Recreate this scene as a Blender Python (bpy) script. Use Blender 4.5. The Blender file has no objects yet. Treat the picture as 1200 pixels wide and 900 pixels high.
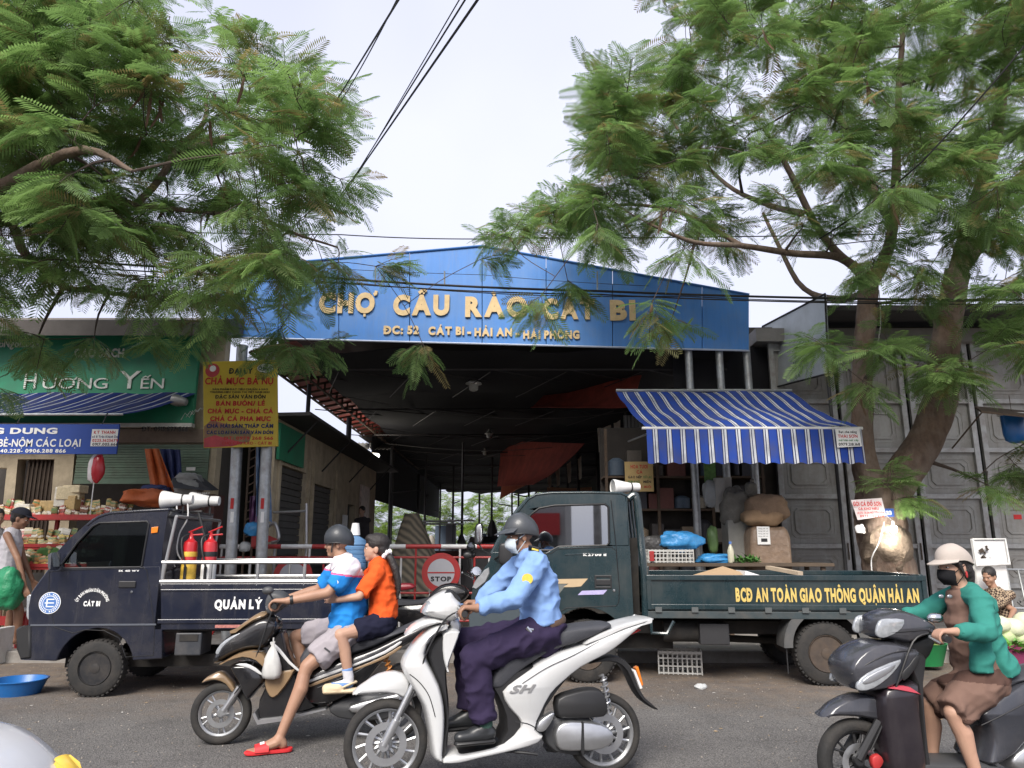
import bpy,bmesh,math,random
import numpy as np
from mathutils import Vector,Matrix,noise
from mathutils.geometry import tessellate_polygon
R=math.radians
random.seed(7)
SC=bpy.context.scene
COL=SC.collection

# ------------------------------------------------------------------ camera
CAM_H,PITCH,FPX=1.45,R(12.3),870.0
cam_data=bpy.data.cameras.new('camera')
cam=bpy.data.objects.new('camera',cam_data)
COL.objects.link(cam)
cam.location=(0,0,CAM_H)
cam.rotation_euler=(R(90)+PITCH,0,0)
cam_data.sensor_width=36
cam_data.lens=FPX/1200*36
cam_data.clip_start=0.05
cam_data.clip_end=2000
SC.camera=cam

# ------------------------------------------------------------------ sky, sun, exposure
SUN_ELEV,SUN_ROT=43,196  # high sun behind thin cloud, behind the viewer's left shoulder
world=bpy.data.worlds.new('World')
SC.world=world
world.use_nodes=True
wn,wl=world.node_tree.nodes,world.node_tree.links
wn.clear()
sky=wn.new('ShaderNodeTexSky')
sky.sky_type='NISHITA'
sky.sun_disc=False
sky.sun_elevation=R(SUN_ELEV)
sky.sun_rotation=R(SUN_ROT)
sky.air_density=1.0
sky.dust_density=6.0
sky.ozone_density=2.0
veil=wn.new('ShaderNodeMix')  # thin high cloud veiling the blue
veil.data_type='RGBA'
cn=wn.new('ShaderNodeTexNoise');cn.inputs['Scale'].default_value=1.6;cn.inputs['Detail'].default_value=4;cn.inputs['Roughness'].default_value=.45
ctc=wn.new('ShaderNodeTexCoord');wl.new(ctc.outputs['Generated'],cn.inputs['Vector'])
cmr=wn.new('ShaderNodeMapRange');cmr.inputs[1].default_value=.3;cmr.inputs[2].default_value=.7;cmr.inputs[3].default_value=.62;cmr.inputs[4].default_value=.92
wl.new(cn.outputs['Fac'],cmr.inputs[0]);wl.new(cmr.outputs[0],veil.inputs[0])
veil.inputs[7].default_value=(6.05,6.2,7.45,1)
wl.new(sky.outputs[0],veil.inputs[6])
bg=wn.new('ShaderNodeBackground')
bg.inputs[1].default_value=0.088
wo=wn.new('ShaderNodeOutputWorld')
wl.new(veil.outputs[2],bg.inputs[0])
wl.new(bg.outputs[0],wo.inputs[0])

sun_data=bpy.data.lights.new('sun','SUN')
sun_data.energy=2.6
sun_data.angle=R(30)
sun_data.color=(1.0,0.95,0.88)
sun=bpy.data.objects.new('sun',sun_data)
COL.objects.link(sun)
_d=Vector((math.sin(R(SUN_ROT))*math.cos(R(SUN_ELEV)),math.cos(R(SUN_ROT))*math.cos(R(SUN_ELEV)),math.sin(R(SUN_ELEV))))
sun.rotation_euler=_d.to_track_quat('Z','Y').to_euler()

SC.view_settings.view_transform='Standard'
SC.view_settings.look='None'
SC.view_settings.exposure=0.93
SC.view_settings.gamma=1.0
SC.view_settings.use_curve_mapping=False
SC.cycles.max_bounces=8
SC.cycles.transparent_max_bounces=12
SC.cycles.caustics_reflective=False
SC.cycles.caustics_refractive=False
try:
 SC.cycles.use_denoising=True
except Exception:
 pass

 # ------------------------------------------------------------------ photo pixel -> place
CT,ST=math.cos(PITCH),math.sin(PITCH)
EYE=Vector((0,0,CAM_H))
def ray(px,py):
 u,v=(px-600)/FPX,(450-py)/FPX
 return Vector((u,CT-v*ST,ST+v*CT))
def W(px,py,Y):
 d=ray(px,py)
 return EYE+d*(Y/d.y)
def G(px,py,z=0.0):
 d=ray(px,py)
 return EYE+d*((z-CAM_H)/d.z)
UP=Vector((0,0,1))
class Plane:
 """upright plane through two ground points; D runs to the right, N faces the street"""
 def __init__(s,a,b):
  s.O=Vector((a[0],a[1],0))
  s.D=Vector((b[0]-a[0],b[1]-a[1],0)).normalized()
  s.N=Vector((s.D.y,-s.D.x,0))
 def pt(s,px,py,off=0.0):
  d=ray(px,py)
  o=s.O+s.N*off
  return EYE+d*((o-EYE).dot(s.N)/d.dot(s.N))
 def uz(s,px,py,off=0.0):
  p=s.pt(px,py,off)
  return ((p-s.O).dot(s.D),p.z)
 def at(s,u,z,off=0.0):
  return s.O+s.D*u+s.N*off+UP*z
 def poly(s,pts,off=0.0):
  return [s.uz(x,y,off) for x,y in pts]
def YP(Y):
 return Plane((0,Y),(1,Y))

 # ------------------------------------------------------------------ materials
MATS={}
def srgb(r,g,b):
 f=lambda c:(c/255)/12.92 if c<=10 else (((c/255)+0.055)/1.055)**2.4
 return (f(r),f(g),f(b))
def mat(name,col,rough=0.6,metal=0.0,var=0.12,scale=6.0,bump=0.0,bscale=60.0,dirt=None,coat=0.0,
spec=0.5,trans=0.0,alpha=1.0,emit=None,streak=None,stretch=None):
 if name in MATS:
  return MATS[name]
 m=bpy.data.materials.new(name)
 m.use_nodes=True
 n,l=m.node_tree.nodes,m.node_tree.links
 b=n['Principled BSDF']
 tc=n.new('ShaderNodeTexCoord')
 vec=tc.outputs['Object']
 if stretch:
  mp=n.new('ShaderNodeMapping');mp.inputs['Scale'].default_value=stretch
  l.new(vec,mp.inputs[0]);vec=mp.outputs[0]
 nz=n.new('ShaderNodeTexNoise');nz.inputs['Scale'].default_value=scale
 nz.inputs['Detail'].default_value=6;nz.inputs['Roughness'].default_value=0.65
 l.new(vec,nz.inputs['Vector'])
 mx=n.new('ShaderNodeMix');mx.data_type='RGBA'
 mx.inputs[6].default_value=tuple(max(0,c*(1-var*1.6)) for c in col)+(1,)
 mx.inputs[7].default_value=tuple(min(1,c*(1+var*1.6)) for c in col)+(1,)
 l.new(nz.outputs['Fac'],mx.inputs[0])
 out=mx.outputs[2]
 if streak:  # dust run down by rain, plus fine scuffs
  scol,samt=streak
  for sc_,lo,hi,am in (((9,9,.9),.52,.72,samt),((3,3,26),.62,.70,samt*.6)):
   mp=n.new('ShaderNodeMapping');mp.inputs['Scale'].default_value=sc_
   n3=n.new('ShaderNodeTexNoise');n3.inputs['Scale'].default_value=1.6;n3.inputs['Detail'].default_value=9;n3.inputs['Roughness'].default_value=.75
   l.new(tc.outputs['Object'],mp.inputs[0]);l.new(mp.outputs[0],n3.inputs['Vector'])
   r3=n.new('ShaderNodeMapRange');r3.inputs[1].default_value=lo;r3.inputs[2].default_value=hi;r3.inputs[4].default_value=am
   l.new(n3.outputs['Fac'],r3.inputs[0])
   m3=n.new('ShaderNodeMix');m3.data_type='RGBA';m3.inputs[7].default_value=tuple(scol)+(1,)
   l.new(r3.outputs[0],m3.inputs[0]);l.new(out,m3.inputs[6]);out=m3.outputs[2]
 if dirt:
  dcol,amt,dsc=dirt
  n2=n.new('ShaderNodeTexNoise');n2.inputs['Scale'].default_value=dsc;n2.inputs['Detail'].default_value=8
  n2.inputs['Roughness'].default_value=0.7
  l.new(tc.outputs['Object'],n2.inputs['Vector'])
  rp=n.new('ShaderNodeMapRange');rp.inputs[1].default_value=0.42;rp.inputs[2].default_value=0.72
  rp.inputs[3].default_value=0;rp.inputs[4].default_value=amt
  l.new(n2.outputs['Fac'],rp.inputs[0])
  m2=n.new('ShaderNodeMix');m2.data_type='RGBA';m2.inputs[7].default_value=tuple(dcol)+(1,)
  l.new(rp.outputs[0],m2.inputs[0]);l.new(out,m2.inputs[6]);out=m2.outputs[2]
 l.new(out,b.inputs['Base Color'])
 b.inputs['Roughness'].default_value=rough
 b.inputs['Metallic'].default_value=metal
 b.inputs['Specular IOR Level'].default_value=spec
 if coat:
  b.inputs['Coat Weight'].default_value=coat;b.inputs['Coat Roughness'].default_value=0.08
 if trans:
  b.inputs['Transmission Weight'].default_value=trans
 if alpha<1:
  b.inputs['Alpha'].default_value=alpha
 if emit:
  b.inputs['Emission Color'].default_value=tuple(emit[0])+(1,);b.inputs['Emission Strength'].default_value=emit[1]
 if bump:
  nb=n.new('ShaderNodeTexNoise');nb.inputs['Scale'].default_value=bscale;nb.inputs['Detail'].default_value=5
  l.new(vec,nb.inputs['Vector'])
  bp=n.new('ShaderNodeBump');bp.inputs['Strength'].default_value=bump;bp.inputs['Distance'].default_value=0.02
  l.new(nb.outputs['Fac'],bp.inputs['Height']);l.new(bp.outputs[0],b.inputs['Normal'])
 MATS[name]=m
 return m
def glass_mat(name,tint,refl,rough=0.02):
 if name in MATS:
  return MATS[name]
 m=bpy.data.materials.new(name);m.use_nodes=True
 n,l=m.node_tree.nodes,m.node_tree.links
 n.clear()
 o=n.new('ShaderNodeOutputMaterial');t=n.new('ShaderNodeBsdfTransparent');t.inputs[0].default_value=tint+(1,)
 g=n.new('ShaderNodeBsdfGlossy');g.inputs[0].default_value=(.9,.93,.95,1);g.inputs['Roughness'].default_value=rough
 lw=n.new('ShaderNodeLayerWeight');lw.inputs[0].default_value=0.35
 mr=n.new('ShaderNodeMapRange');mr.inputs[3].default_value=refl;mr.inputs[4].default_value=0.9
 mx=n.new('ShaderNodeMixShader')
 l.new(lw.outputs['Fresnel'],mr.inputs[0]);l.new(mr.outputs[0],mx.inputs[0])
 l.new(t.outputs[0],mx.inputs[1]);l.new(g.outputs[0],mx.inputs[2]);l.new(mx.outputs[0],o.inputs[0])
 MATS[name]=m
 return m
def cloth(name,col,var=0.1,**k):
 k.setdefault('rough',0.9);k.setdefault('bump',0.25);k.setdefault('bscale',22);k.setdefault('spec',0.2)
 return mat(name,col,var=var,**k)

 # ------------------------------------------------------------------ objects
def thing(name,label,cat,loc=(0,0,0),group=None,rz=0.0):
 o=bpy.data.objects.new(name,None)
 o.empty_display_size=0.1
 COL.objects.link(o)
 o.location=loc
 o.rotation_euler=(0,0,rz)
 tag(o,label,cat,group)
 return o
def tag(o,label=None,cat=None,group=None,kind=None):
 if label:o['label']=label
 if cat:o['category']=cat
 if group:o['group']=group
 if kind:o['kind']=kind
 return o
def base_of(o):
 p=Vector((0,0,0))
 while o is not None:
  p+=Vector(o.location);o=o.parent
 return p
def link_mesh(name,me,parent=None,loc=None):
 o=bpy.data.objects.new(name,me)
 COL.objects.link(o)
 if parent is not None:o.parent=parent
 if loc is not None:o.location=loc
 return o
def dup(root,loc,rz=None,label=None,name=None):
 def cp(o,par):
  c=o.copy();COL.objects.link(c);c.parent=par
  for ch in list(o.children):cp(ch,c)
  return c
 kids=list(root.children)
 r=root.copy();COL.objects.link(r);r.location=loc
 if rz is not None:r.rotation_euler=(0,0,rz)
 if label:r['label']=label
 for ch in kids:cp(ch,r)
 return r

def frame(axis):
 a=Vector(axis).normalized()
 h=Vector((0,0,1)) if abs(a.z)<0.9 else Vector((1,0,0))
 x=a.cross(h).normalized()
 return x,a.cross(x).normalized(),a

class MB:
 def __init__(s):
  s.v,s.f,s.m=[],[],[]
 def add(s,vs,fs,mi=0):
  o=len(s.v)
  s.v+=[tuple(p) for p in vs]
  s.f+=[tuple(i+o for i in f) for f in fs]
  s.m+=[mi]*len(fs)
  return s
 def box(s,c,size,rot=None,mi=0,taper=1.0):
  hx,hy,hz=size[0]/2,size[1]/2,size[2]/2
  vs=[]
  for z in (-1,1):
   t=taper if z>0 else 1
   for x,y in ((-1,-1),(1,-1),(1,1),(-1,1)):
    vs.append(Vector((x*hx*t,y*hy*t,z*hz)))
  if rot is not None:
   M=rot if isinstance(rot,Matrix) else Matrix.Rotation(rot,3,'Z')
   vs=[M@p for p in vs]
  c=Vector(c)
  return s.add([p+c for p in vs],[(0,3,2,1),(4,5,6,7),(0,1,5,4),(1,2,6,5),(2,3,7,6),(3,0,4,7)],mi)
 def pbox(s,pl,u0,u1,z0,z1,o0,o1,mi=0):
  """box in plane coordinates, o = offset towards the street"""
  vs=[pl.at(u,z,o) for o in (o0,o1) for u,z in ((u0,z0),(u1,z0),(u1,z1),(u0,z1))]
  return s.add(vs,[(3,2,1,0),(4,5,6,7),(0,1,5,4),(1,2,6,5),(2,3,7,6),(3,0,4,7)],mi)
 def plate(s,pl,outer,holes=(),o0=0.0,o1=0.02,mi=0):
  loops=[list(outer)]+[list(h) for h in holes]
  flat=[p for lp in loops for p in lp]
  tri=tessellate_polygon([[Vector((p[0],p[1],0)) for p in lp] for lp in loops])
  n=len(flat)
  vs=[pl.at(p[0],p[1],o1) for p in flat]+[pl.at(p[0],p[1],o0) for p in flat]
  fs=[]
  for t in tri:
   a,b,c=[Vector(flat[i]) for i in t]
   if (b-a).cross(c-a)<0:t=t[::-1]
   fs.append(tuple(t));fs.append(tuple(i+n for i in t[::-1]))
  k=0
  for lp in loops:
   ln=len(lp)
   ar=sum(lp[i][0]*lp[(i+1)%ln][1]-lp[(i+1)%ln][0]*lp[i][1] for i in range(ln))
   outw=(ar>0)==(k==0)
   for i in range(ln):
    a,b=k+i,k+(i+1)%ln
    fs.append((a,a+n,b+n,b) if outw else (a,b,b+n,a+n))
   k+=ln
  return s.add(vs,fs,mi)
 def puff(s,pl,poly,h,off=0.0,inset=0.03,k=4,mi=0,flat=1.0,min_h=0.0):
  """rounded body: outline in the plane, swelling to +-h at its middle"""
  pts=[Vector(p) for p in poly]
  n=len(pts)
  ar=sum(pts[i].x*pts[(i+1)%n].y-pts[(i+1)%n].x*pts[i].y for i in range(n))
  if ar<0:pts=pts[::-1]
  nor=[]
  for i in range(n):
   e0=(pts[i]-pts[i-1]);e1=(pts[(i+1)%n]-pts[i])
   e0=e0.normalized() if e0.length else Vector((1,0));e1=e1.normalized() if e1.length else e0
   t=e0+e1
   t=t.normalized() if t.length>1e-4 else e0
   nor.append(Vector((-t.y,t.x)))
  rings=[]
  for j in range(k+1):
   a=j/k*math.pi/2
   d,o=inset*(1-math.cos(a)),min_h+(h-min_h)*math.sin(a)
   rings.append(([pts[i]+nor[i]*d for i in range(n)],o))
  seq=[(r,-o) for r,o in rings[::-1]]+[(r,o) for r,o in (rings if min_h else rings[1:])]
  vs=[pl.at(p.x,p.y,off+o) for r,o in seq for p in r]
  fs=[]
  for j in range(len(seq)-1):
   for i in range(n):
    a,b=j*n+i,j*n+(i+1)%n
    fs.append((a,b,b+n,a+n))
  tri=tessellate_polygon([[Vector((p.x,p.y,0)) for p in rings[-1][0]]])
  L=(len(seq)-1)*n
  for t in tri:
   a,b,c=[rings[-1][0][i] for i in t]
   if (b-a).cross(c-a)<0:t=t[::-1]
   fs.append(tuple(i+L for i in t));fs.append(tuple(t[::-1]))
  return s.add(vs,fs,mi)
 def tube(s,pts,r,n=8,mi=0,cap=True,closed=False,flat=None):
  pts=[Vector(p) for p in pts]
  m=len(pts)
  rs=r if isinstance(r,(list,tuple)) else [r]*m
  vs,fs=[],[]
  prev=None
  for i in range(m):
   if closed:t=pts[(i+1)%m]-pts[i-1]
   else:t=pts[min(i+1,m-1)]-pts[max(i-1,0)]
   t=t.normalized() if t.length>1e-9 else Vector((0,0,1))
   if prev is None:
    x,y,_=frame(t)
   else:
    x=(prev-t*prev.dot(t))
    x=x.normalized() if x.length>1e-6 else frame(t)[0]
    y=t.cross(x)
   prev=x
   for j in range(n):
    a=2*math.pi*j/n
    vs.append(pts[i]+(x*math.cos(a)+y*math.sin(a))*rs[i])
  for i in range(m if closed else m-1):
   for j in range(n):
    a,b=i*n+j,i*n+(j+1)%n
    c,d=((i+1)%m)*n+(j+1)%n,((i+1)%m)*n+j
    fs.append((a,b,c,d))
  if cap and not closed:
   fs.append(tuple(range(n))[::-1]);fs.append(tuple((m-1)*n+j for j in range(n)))
  return s.add(vs,fs,mi)
 def lathe(s,prof,c,axis,n=32,mi=0,closed=False):
  x,y,a=frame(axis)
  c=Vector(c)
  vs,fs=[],[]
  m=len(prof)
  for r,h in prof:
   for j in range(n):
    t=2*math.pi*j/n
    vs.append(c+a*h+(x*math.cos(t)+y*math.sin(t))*r)
  for i in range(m if closed else m-1):
   for j in range(n):
    i2=(i+1)%m
    fs.append((i*n+j,i*n+(j+1)%n,i2*n+(j+1)%n,i2*n+j))
  if not closed:
   fs.append(tuple(range(n))[::-1]);fs.append(tuple((m-1)*n+j for j in range(n)))
  return s.add(vs,fs,mi)
 def capsule(s,p0,p1,r0,r1,n=12,mi=0,wide=None,k=1.0,ends=(1,1)):
  p0,p1=Vector(p0),Vector(p1)
  ax=(p1-p0)
  L=ax.length
  a=ax.normalized() if L>1e-6 else Vector((0,0,1))
  if wide is not None:
   y=Vector(wide)-a*Vector(wide).dot(a)
   y=y.normalized() if y.length>1e-4 else frame(a)[1]
   x=y.cross(a)
  else:
   x,y,_=frame(a)
  rings=[]
  for q in ((-90,-60,-30) if ends[0] else (-0.01,)):
   if ends[0]:rings.append((-r0*math.cos(R(q+90)),max(r0*math.sin(R(q+90)),r0*0.02)))
   else:rings.append((0,r0*0.02))
  rings+=[(0,r0),(L,r1)]
  if ends[1]:
   for q in (30,60,90):rings.append((L+r1*math.sin(R(q)),max(r1*math.cos(R(q)),r1*0.02)))
  else:
   rings.append((L,r1*0.02))
  vs,fs=[],[]
  for h,r in rings:
   for j in range(n):
    t=2*math.pi*j/n
    vs.append(p0+a*h+x*(math.cos(t)*r)+y*(math.sin(t)*r*k))
  for i in range(len(rings)-1):
   for j in range(n):
    fs.append((i*n+j,i*n+(j+1)%n,(i+1)*n+(j+1)%n,(i+1)*n+j))
  fs.append(tuple(range(n))[::-1]);fs.append(tuple((len(rings)-1)*n+j for j in range(n)))
  return s.add(vs,fs,mi)
 def ell(s,c,rad,axes=None,n=14,mi=0,lo= -90,hi=90):
  ax=axes or (Vector((1,0,0)),Vector((0,1,0)),Vector((0,0,1)))
  c=Vector(c)
  m=max(4,n//2)
  vs,fs=[],[]
  for i in range(m+1):
   p=R(lo+(hi-lo)*i/m)
   for j in range(n):
    t=2*math.pi*j/n
    cp=max(math.cos(p),0.01)
    vs.append(c+ax[0]*(rad[0]*cp*math.cos(t))+ax[1]*(rad[1]*cp*math.sin(t))+ax[2]*(rad[2]*math.sin(p)))
  for i in range(m):
   for j in range(n):
    fs.append((i*n+j,i*n+(j+1)%n,(i+1)*n+(j+1)%n,(i+1)*n+j))
  fs.append(tuple(range(n))[::-1]);fs.append(tuple(m*n+j for j in range(n)))
  return s.add(vs,fs,mi)
 def grid(s,rows,mi=0,thick=0.0):
  """surface through rows of points; thick gives it a back"""
  m,n=len(rows),len(rows[0])
  vs=[Vector(p) for r in rows for p in r]
  fs=[(i*n+j,i*n+j+1,(i+1)*n+j+1,(i+1)*n+j) for i in range(m-1) for j in range(n-1)]
  if thick:
   nn=[Vector((0,0,0)) for _ in vs]
   for f in fs:
    q=(vs[f[1]]-vs[f[0]]).cross(vs[f[3]]-vs[f[0]])
    for i in f:nn[i]+=q
   nn=[q.normalized() if q.length else UP for q in nn]
   L=len(vs)
   vs=vs+[vs[i]-nn[i]*thick for i in range(L)]
   fs2=[tuple(i+L for i in f[::-1]) for f in fs]
   edge=[(0*n+j,0*n+j+1) for j in range(n-1)]+[((m-1)*n+j+1,(m-1)*n+j) for j in range(n-1)]
   edge+=[((i+1)*n,i*n) for i in range(m-1)]+[(i*n+n-1,(i+1)*n+n-1) for i in range(m-1)]
   fs=fs+fs2+[(b,a,a+L,b+L) for a,b in edge]
  return s.add(vs,fs,mi)
 def loft(s,rings,mi=0,cap=True):
  n=len(rings[0])
  vs=[Vector(p) for r in rings for p in r]
  fs=[]
  for i in range(len(rings)-1):
   for j in range(n):
    fs.append((i*n+j,i*n+(j+1)%n,(i+1)*n+(j+1)%n,(i+1)*n+j))
  if cap:
   fs.append(tuple(range(n))[::-1]);fs.append(tuple((len(rings)-1)*n+j for j in range(n)))
  return s.add(vs,fs,mi)
 def mesh(s,name,mats,base=Vector((0,0,0)),smooth=35,fix=True):
  me=bpy.data.meshes.new(name)
  me.from_pydata([(p[0]-base[0],p[1]-base[1],p[2]-base[2]) for p in s.v],[],s.f)
  for m in (mats if isinstance(mats,(list,tuple)) else [mats]):me.materials.append(m)
  if any(s.m):me.polygons.foreach_set('material_index',s.m)
  if fix:
   bm=bmesh.new();bm.from_mesh(me)
   bmesh.ops.recalc_face_normals(bm,faces=bm.faces)
   bm.to_mesh(me);bm.free()
  if smooth:
   me.polygons.foreach_set('use_smooth',[True]*len(me.polygons))
   me.set_sharp_from_angle(angle=R(smooth))
  me.update()
  return me
 def build(s,name,mats,parent=None,smooth=35,bevel=0.0,seg=2,sub=0,fix=True):
  base=base_of(parent)
  o=link_mesh(name,s.mesh(name,mats,base,smooth,fix),parent)
  if bevel:
   b=o.modifiers.new('bevel','BEVEL');b.width=bevel;b.segments=seg;b.limit_method='ANGLE';b.angle_limit=R(40)
   b.harden_normals=False
  if sub:
   q=o.modifiers.new('sub','SUBSURF');q.levels=sub;q.render_levels=sub
  return o
def cr(pts,k=4,closed=True):
 """Catmull-Rom through 2D/3D points"""
 P=[Vector(p) for p in pts]
 n=len(P)
 out=[]
 for i in range(n if closed else n-1):
  if closed:a,b,c,d=P[i-1],P[i],P[(i+1)%n],P[(i+2)%n]
  else:a,b,c,d=P[max(i-1,0)],P[i],P[i+1],P[min(i+2,n-1)]
  for j in range(k):
   t=j/k
   out.append(0.5*((2*b)+(c-a)*t+(2*a-5*b+4*c-d)*t*t+(3*b-a-3*c+d)*t**3))
 if not closed:out.append(P[-1])
 return out
_O1=' first second third fourth fifth sixth seventh eighth ninth tenth eleventh twelfth thirteenth fourteenth fifteenth sixteenth seventeenth eighteenth nineteenth'.split(' ')
def nth_word(n):
 if n<20:return _O1[n]
 t={2:'twent',3:'thirt',4:'fort',5:'fift'}[n//10]
 return t+'ieth' if n%10==0 else t+'y-'+_O1[n%10]
DEPS=[]
def solidify_blob(name,mb,material,parent,voxel=0.007,smooth=4,fold=0.0,fscale=9.0,extra=None):
 """fuse overlapping closed shapes into one continuous surface"""
 base=base_of(parent)
 me=mb.mesh(name,material,base,0)
 tmp=bpy.data.objects.new('tmp',me);COL.objects.link(tmp)
 r=tmp.modifiers.new('r','REMESH');r.mode='VOXEL';r.voxel_size=voxel
 sm=tmp.modifiers.new('s','SMOOTH');sm.factor=0.5;sm.iterations=smooth
 dg=bpy.context.evaluated_depsgraph_get()
 me2=bpy.data.meshes.new_from_object(tmp.evaluated_get(dg))
 bpy.data.objects.remove(tmp)
 if fold:
  co=np.empty(len(me2.vertices)*3,np.float32);me2.vertices.foreach_get('co',co);co=co.reshape(-1,3)
  no=np.empty(len(me2.vertices)*3,np.float32);me2.vertices.foreach_get('normal',no);no=no.reshape(-1,3)
  d=np.array([noise.noise(Vector((p[0]*fscale*.7+p[2]*fscale*.5,p[1]*fscale*.5,p[2]*fscale*1.1-p[0]*fscale*.6)))+0.35*noise.noise(Vector((p[0]*fscale*1.7+5,p[1]*fscale,p[2]*fscale*2.2))) for p in co],np.float32)
  d=1-np.abs(d)*2.2;d=np.maximum(d,-.4)*.8
  co=co+no*(d*fold)[:,None]
  me2.vertices.foreach_set('co',co.ravel())
 me2.materials.clear();me2.materials.append(material)
 if extra:  # extra = (function(world point) -> index, [materials])
  for m in extra[1]:me2.materials.append(m)
  idx=[extra[0](p.center+base) for p in me2.polygons]
  me2.polygons.foreach_set('material_index',idx)
 me2.polygons.foreach_set('use_smooth',[True]*len(me2.polygons))
 me2.update()
 me2.name=name
 return link_mesh(name,me2,parent)
import unicodedata
GLY={}
def glyph(ch,bold):
 """one letter as (points with z 0 or 1, faces), cap height about .73"""
 k=(ch,bold)
 if k in GLY:return GLY[k]
 cu=bpy.data.curves.new('t','FONT')
 cu.body=ch;cu.size=1.0;cu.extrude=0.01;cu.resolution_u=4;cu.offset=bold
 tmp=bpy.data.objects.new('t',cu);COL.objects.link(tmp)
 me=bpy.data.meshes.new_from_object(tmp.evaluated_get(bpy.context.evaluated_depsgraph_get()))
 bpy.data.objects.remove(tmp);bpy.data.curves.remove(cu)
 co=[(v.co.x,v.co.y,1.0 if v.co.z>0 else 0.0) for v in me.vertices]
 GLY[k]=(co,[tuple(p.vertices) for p in me.polygons]);bpy.data.meshes.remove(me)
 return GLY[k]
def ribbon(pts,w):
 """mitred flat stroke as a prism"""
 P_=[Vector(p) for p in pts];L,R_=[],[]
 for i,p in enumerate(P_):
  t=(P_[min(i+1,len(P_)-1)]-P_[max(i-1,0)]).normalized();n=Vector((-t.y,t.x))*w/2
  L.append(p+n);R_.append(p-n)
 m=len(P_);co=[(q.x,q.y,z) for z in (1.0,0.0) for q in L+R_];f=[]
 for i in range(m-1):
  f+=[(i,m+i,m+i+1,i+1),(2*m+i,2*m+i+1,3*m+i+1,3*m+i),(i,i+1,2*m+i+1,2*m+i),(m+i,3*m+i,3*m+i+1,m+i+1)]
 f+=[(0,2*m,3*m,m),(m-1,2*m-1,4*m-1,3*m-1)]
 return co,f
MARKS={'\u0301':[(-.03,.05),(.09,.17)],'\u0300':[(.03,.05),(-.09,.17)],'\u0302':[(-.13,.05),(0,.15),(.13,.05)],'\u0306':[(-.12,.15),(-.06,.06),(.06,.06),(.12,.15)],
'\u0303':[(-.13,.07),(-.05,.13),(.05,.08),(.13,.14)],'\u0309':[(-.06,.16),(.03,.18),(.05,.12),(0,.09),(0,.04)]}
def text(s,pl,u,z,off,height,material,parent,name='lettering',width=None,bold=0.0,ext=0.003,align='LEFT',slant=0.0):
 """raised or printed lettering in a plane: cap height in metres, optional total width; accents are built stroke by stroke"""
 vs,fs=[],[]
 def put(co,f,dx,dy,lift=1.0):
  k=len(vs);vs.extend((x+dx,y+dy,zz*lift) for x,y,zz in co);fs.extend(tuple(i+k for i in q) for q in f)
 x=0.0;w=.085+bold*1.4
 for ch in s:
  if ch==' ':x+=.32;continue
  d=unicodedata.normalize('NFD',ch);b,marks=d[0],d[1:]
  bar={'Đ':'D','đ':'d'}.get(b)
  co,f=glyph(bar or b,bold)
  if not co:continue
  x0,x1=min(c[0] for c in co),max(c[0] for c in co);top=max(c[1] for c in co)
  put(co,f,x-x0,0);cx=x+(x1-x0)/2;high=0
  if bar:put(*ribbon([(x-.05,.37),(x+(x1-x0)*.5,.37)] if b=='Đ' else [(cx,.62),(x+x1-x0+.08,.62)],w*.8),0,0,1.08)
  for m in marks:
   if m=='\u0323':put(*ribbon([(-.05,0),(.05,0)],.1),cx,-.14)
   elif m=='\u031b':put(*ribbon([(-.06,-.09),(.03,-.05),(.05,.06)],w*.8),x+x1-x0,top,1.08);x+=.03
   elif m in MARKS:
    put(*ribbon(MARKS[m],w*.8),cx+(.15 if high else 0),top+.01+(.05 if high else 0));high=1
  x+=x1-x0+.085
 xs=[v[0] for v in vs];x0,x1=min(xs),max(xs)
 sy=height/(.73+2*bold);sx=(width/(x1-x0)) if width else sy
 dx={'LEFT':-x0,'CENTER':-(x0+x1)/2,'RIGHT':-x1}[align]
 base=base_of(parent)
 me=bpy.data.meshes.new(name)
 me.from_pydata([tuple(pl.at(u+(a+dx+slant*b)*sx,z+(b+bold)*sy,off+ext*c)-base) for a,b,c in vs],[],fs)
 me.materials.append(material);me.update()
 return link_mesh(name,me,parent)

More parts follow.
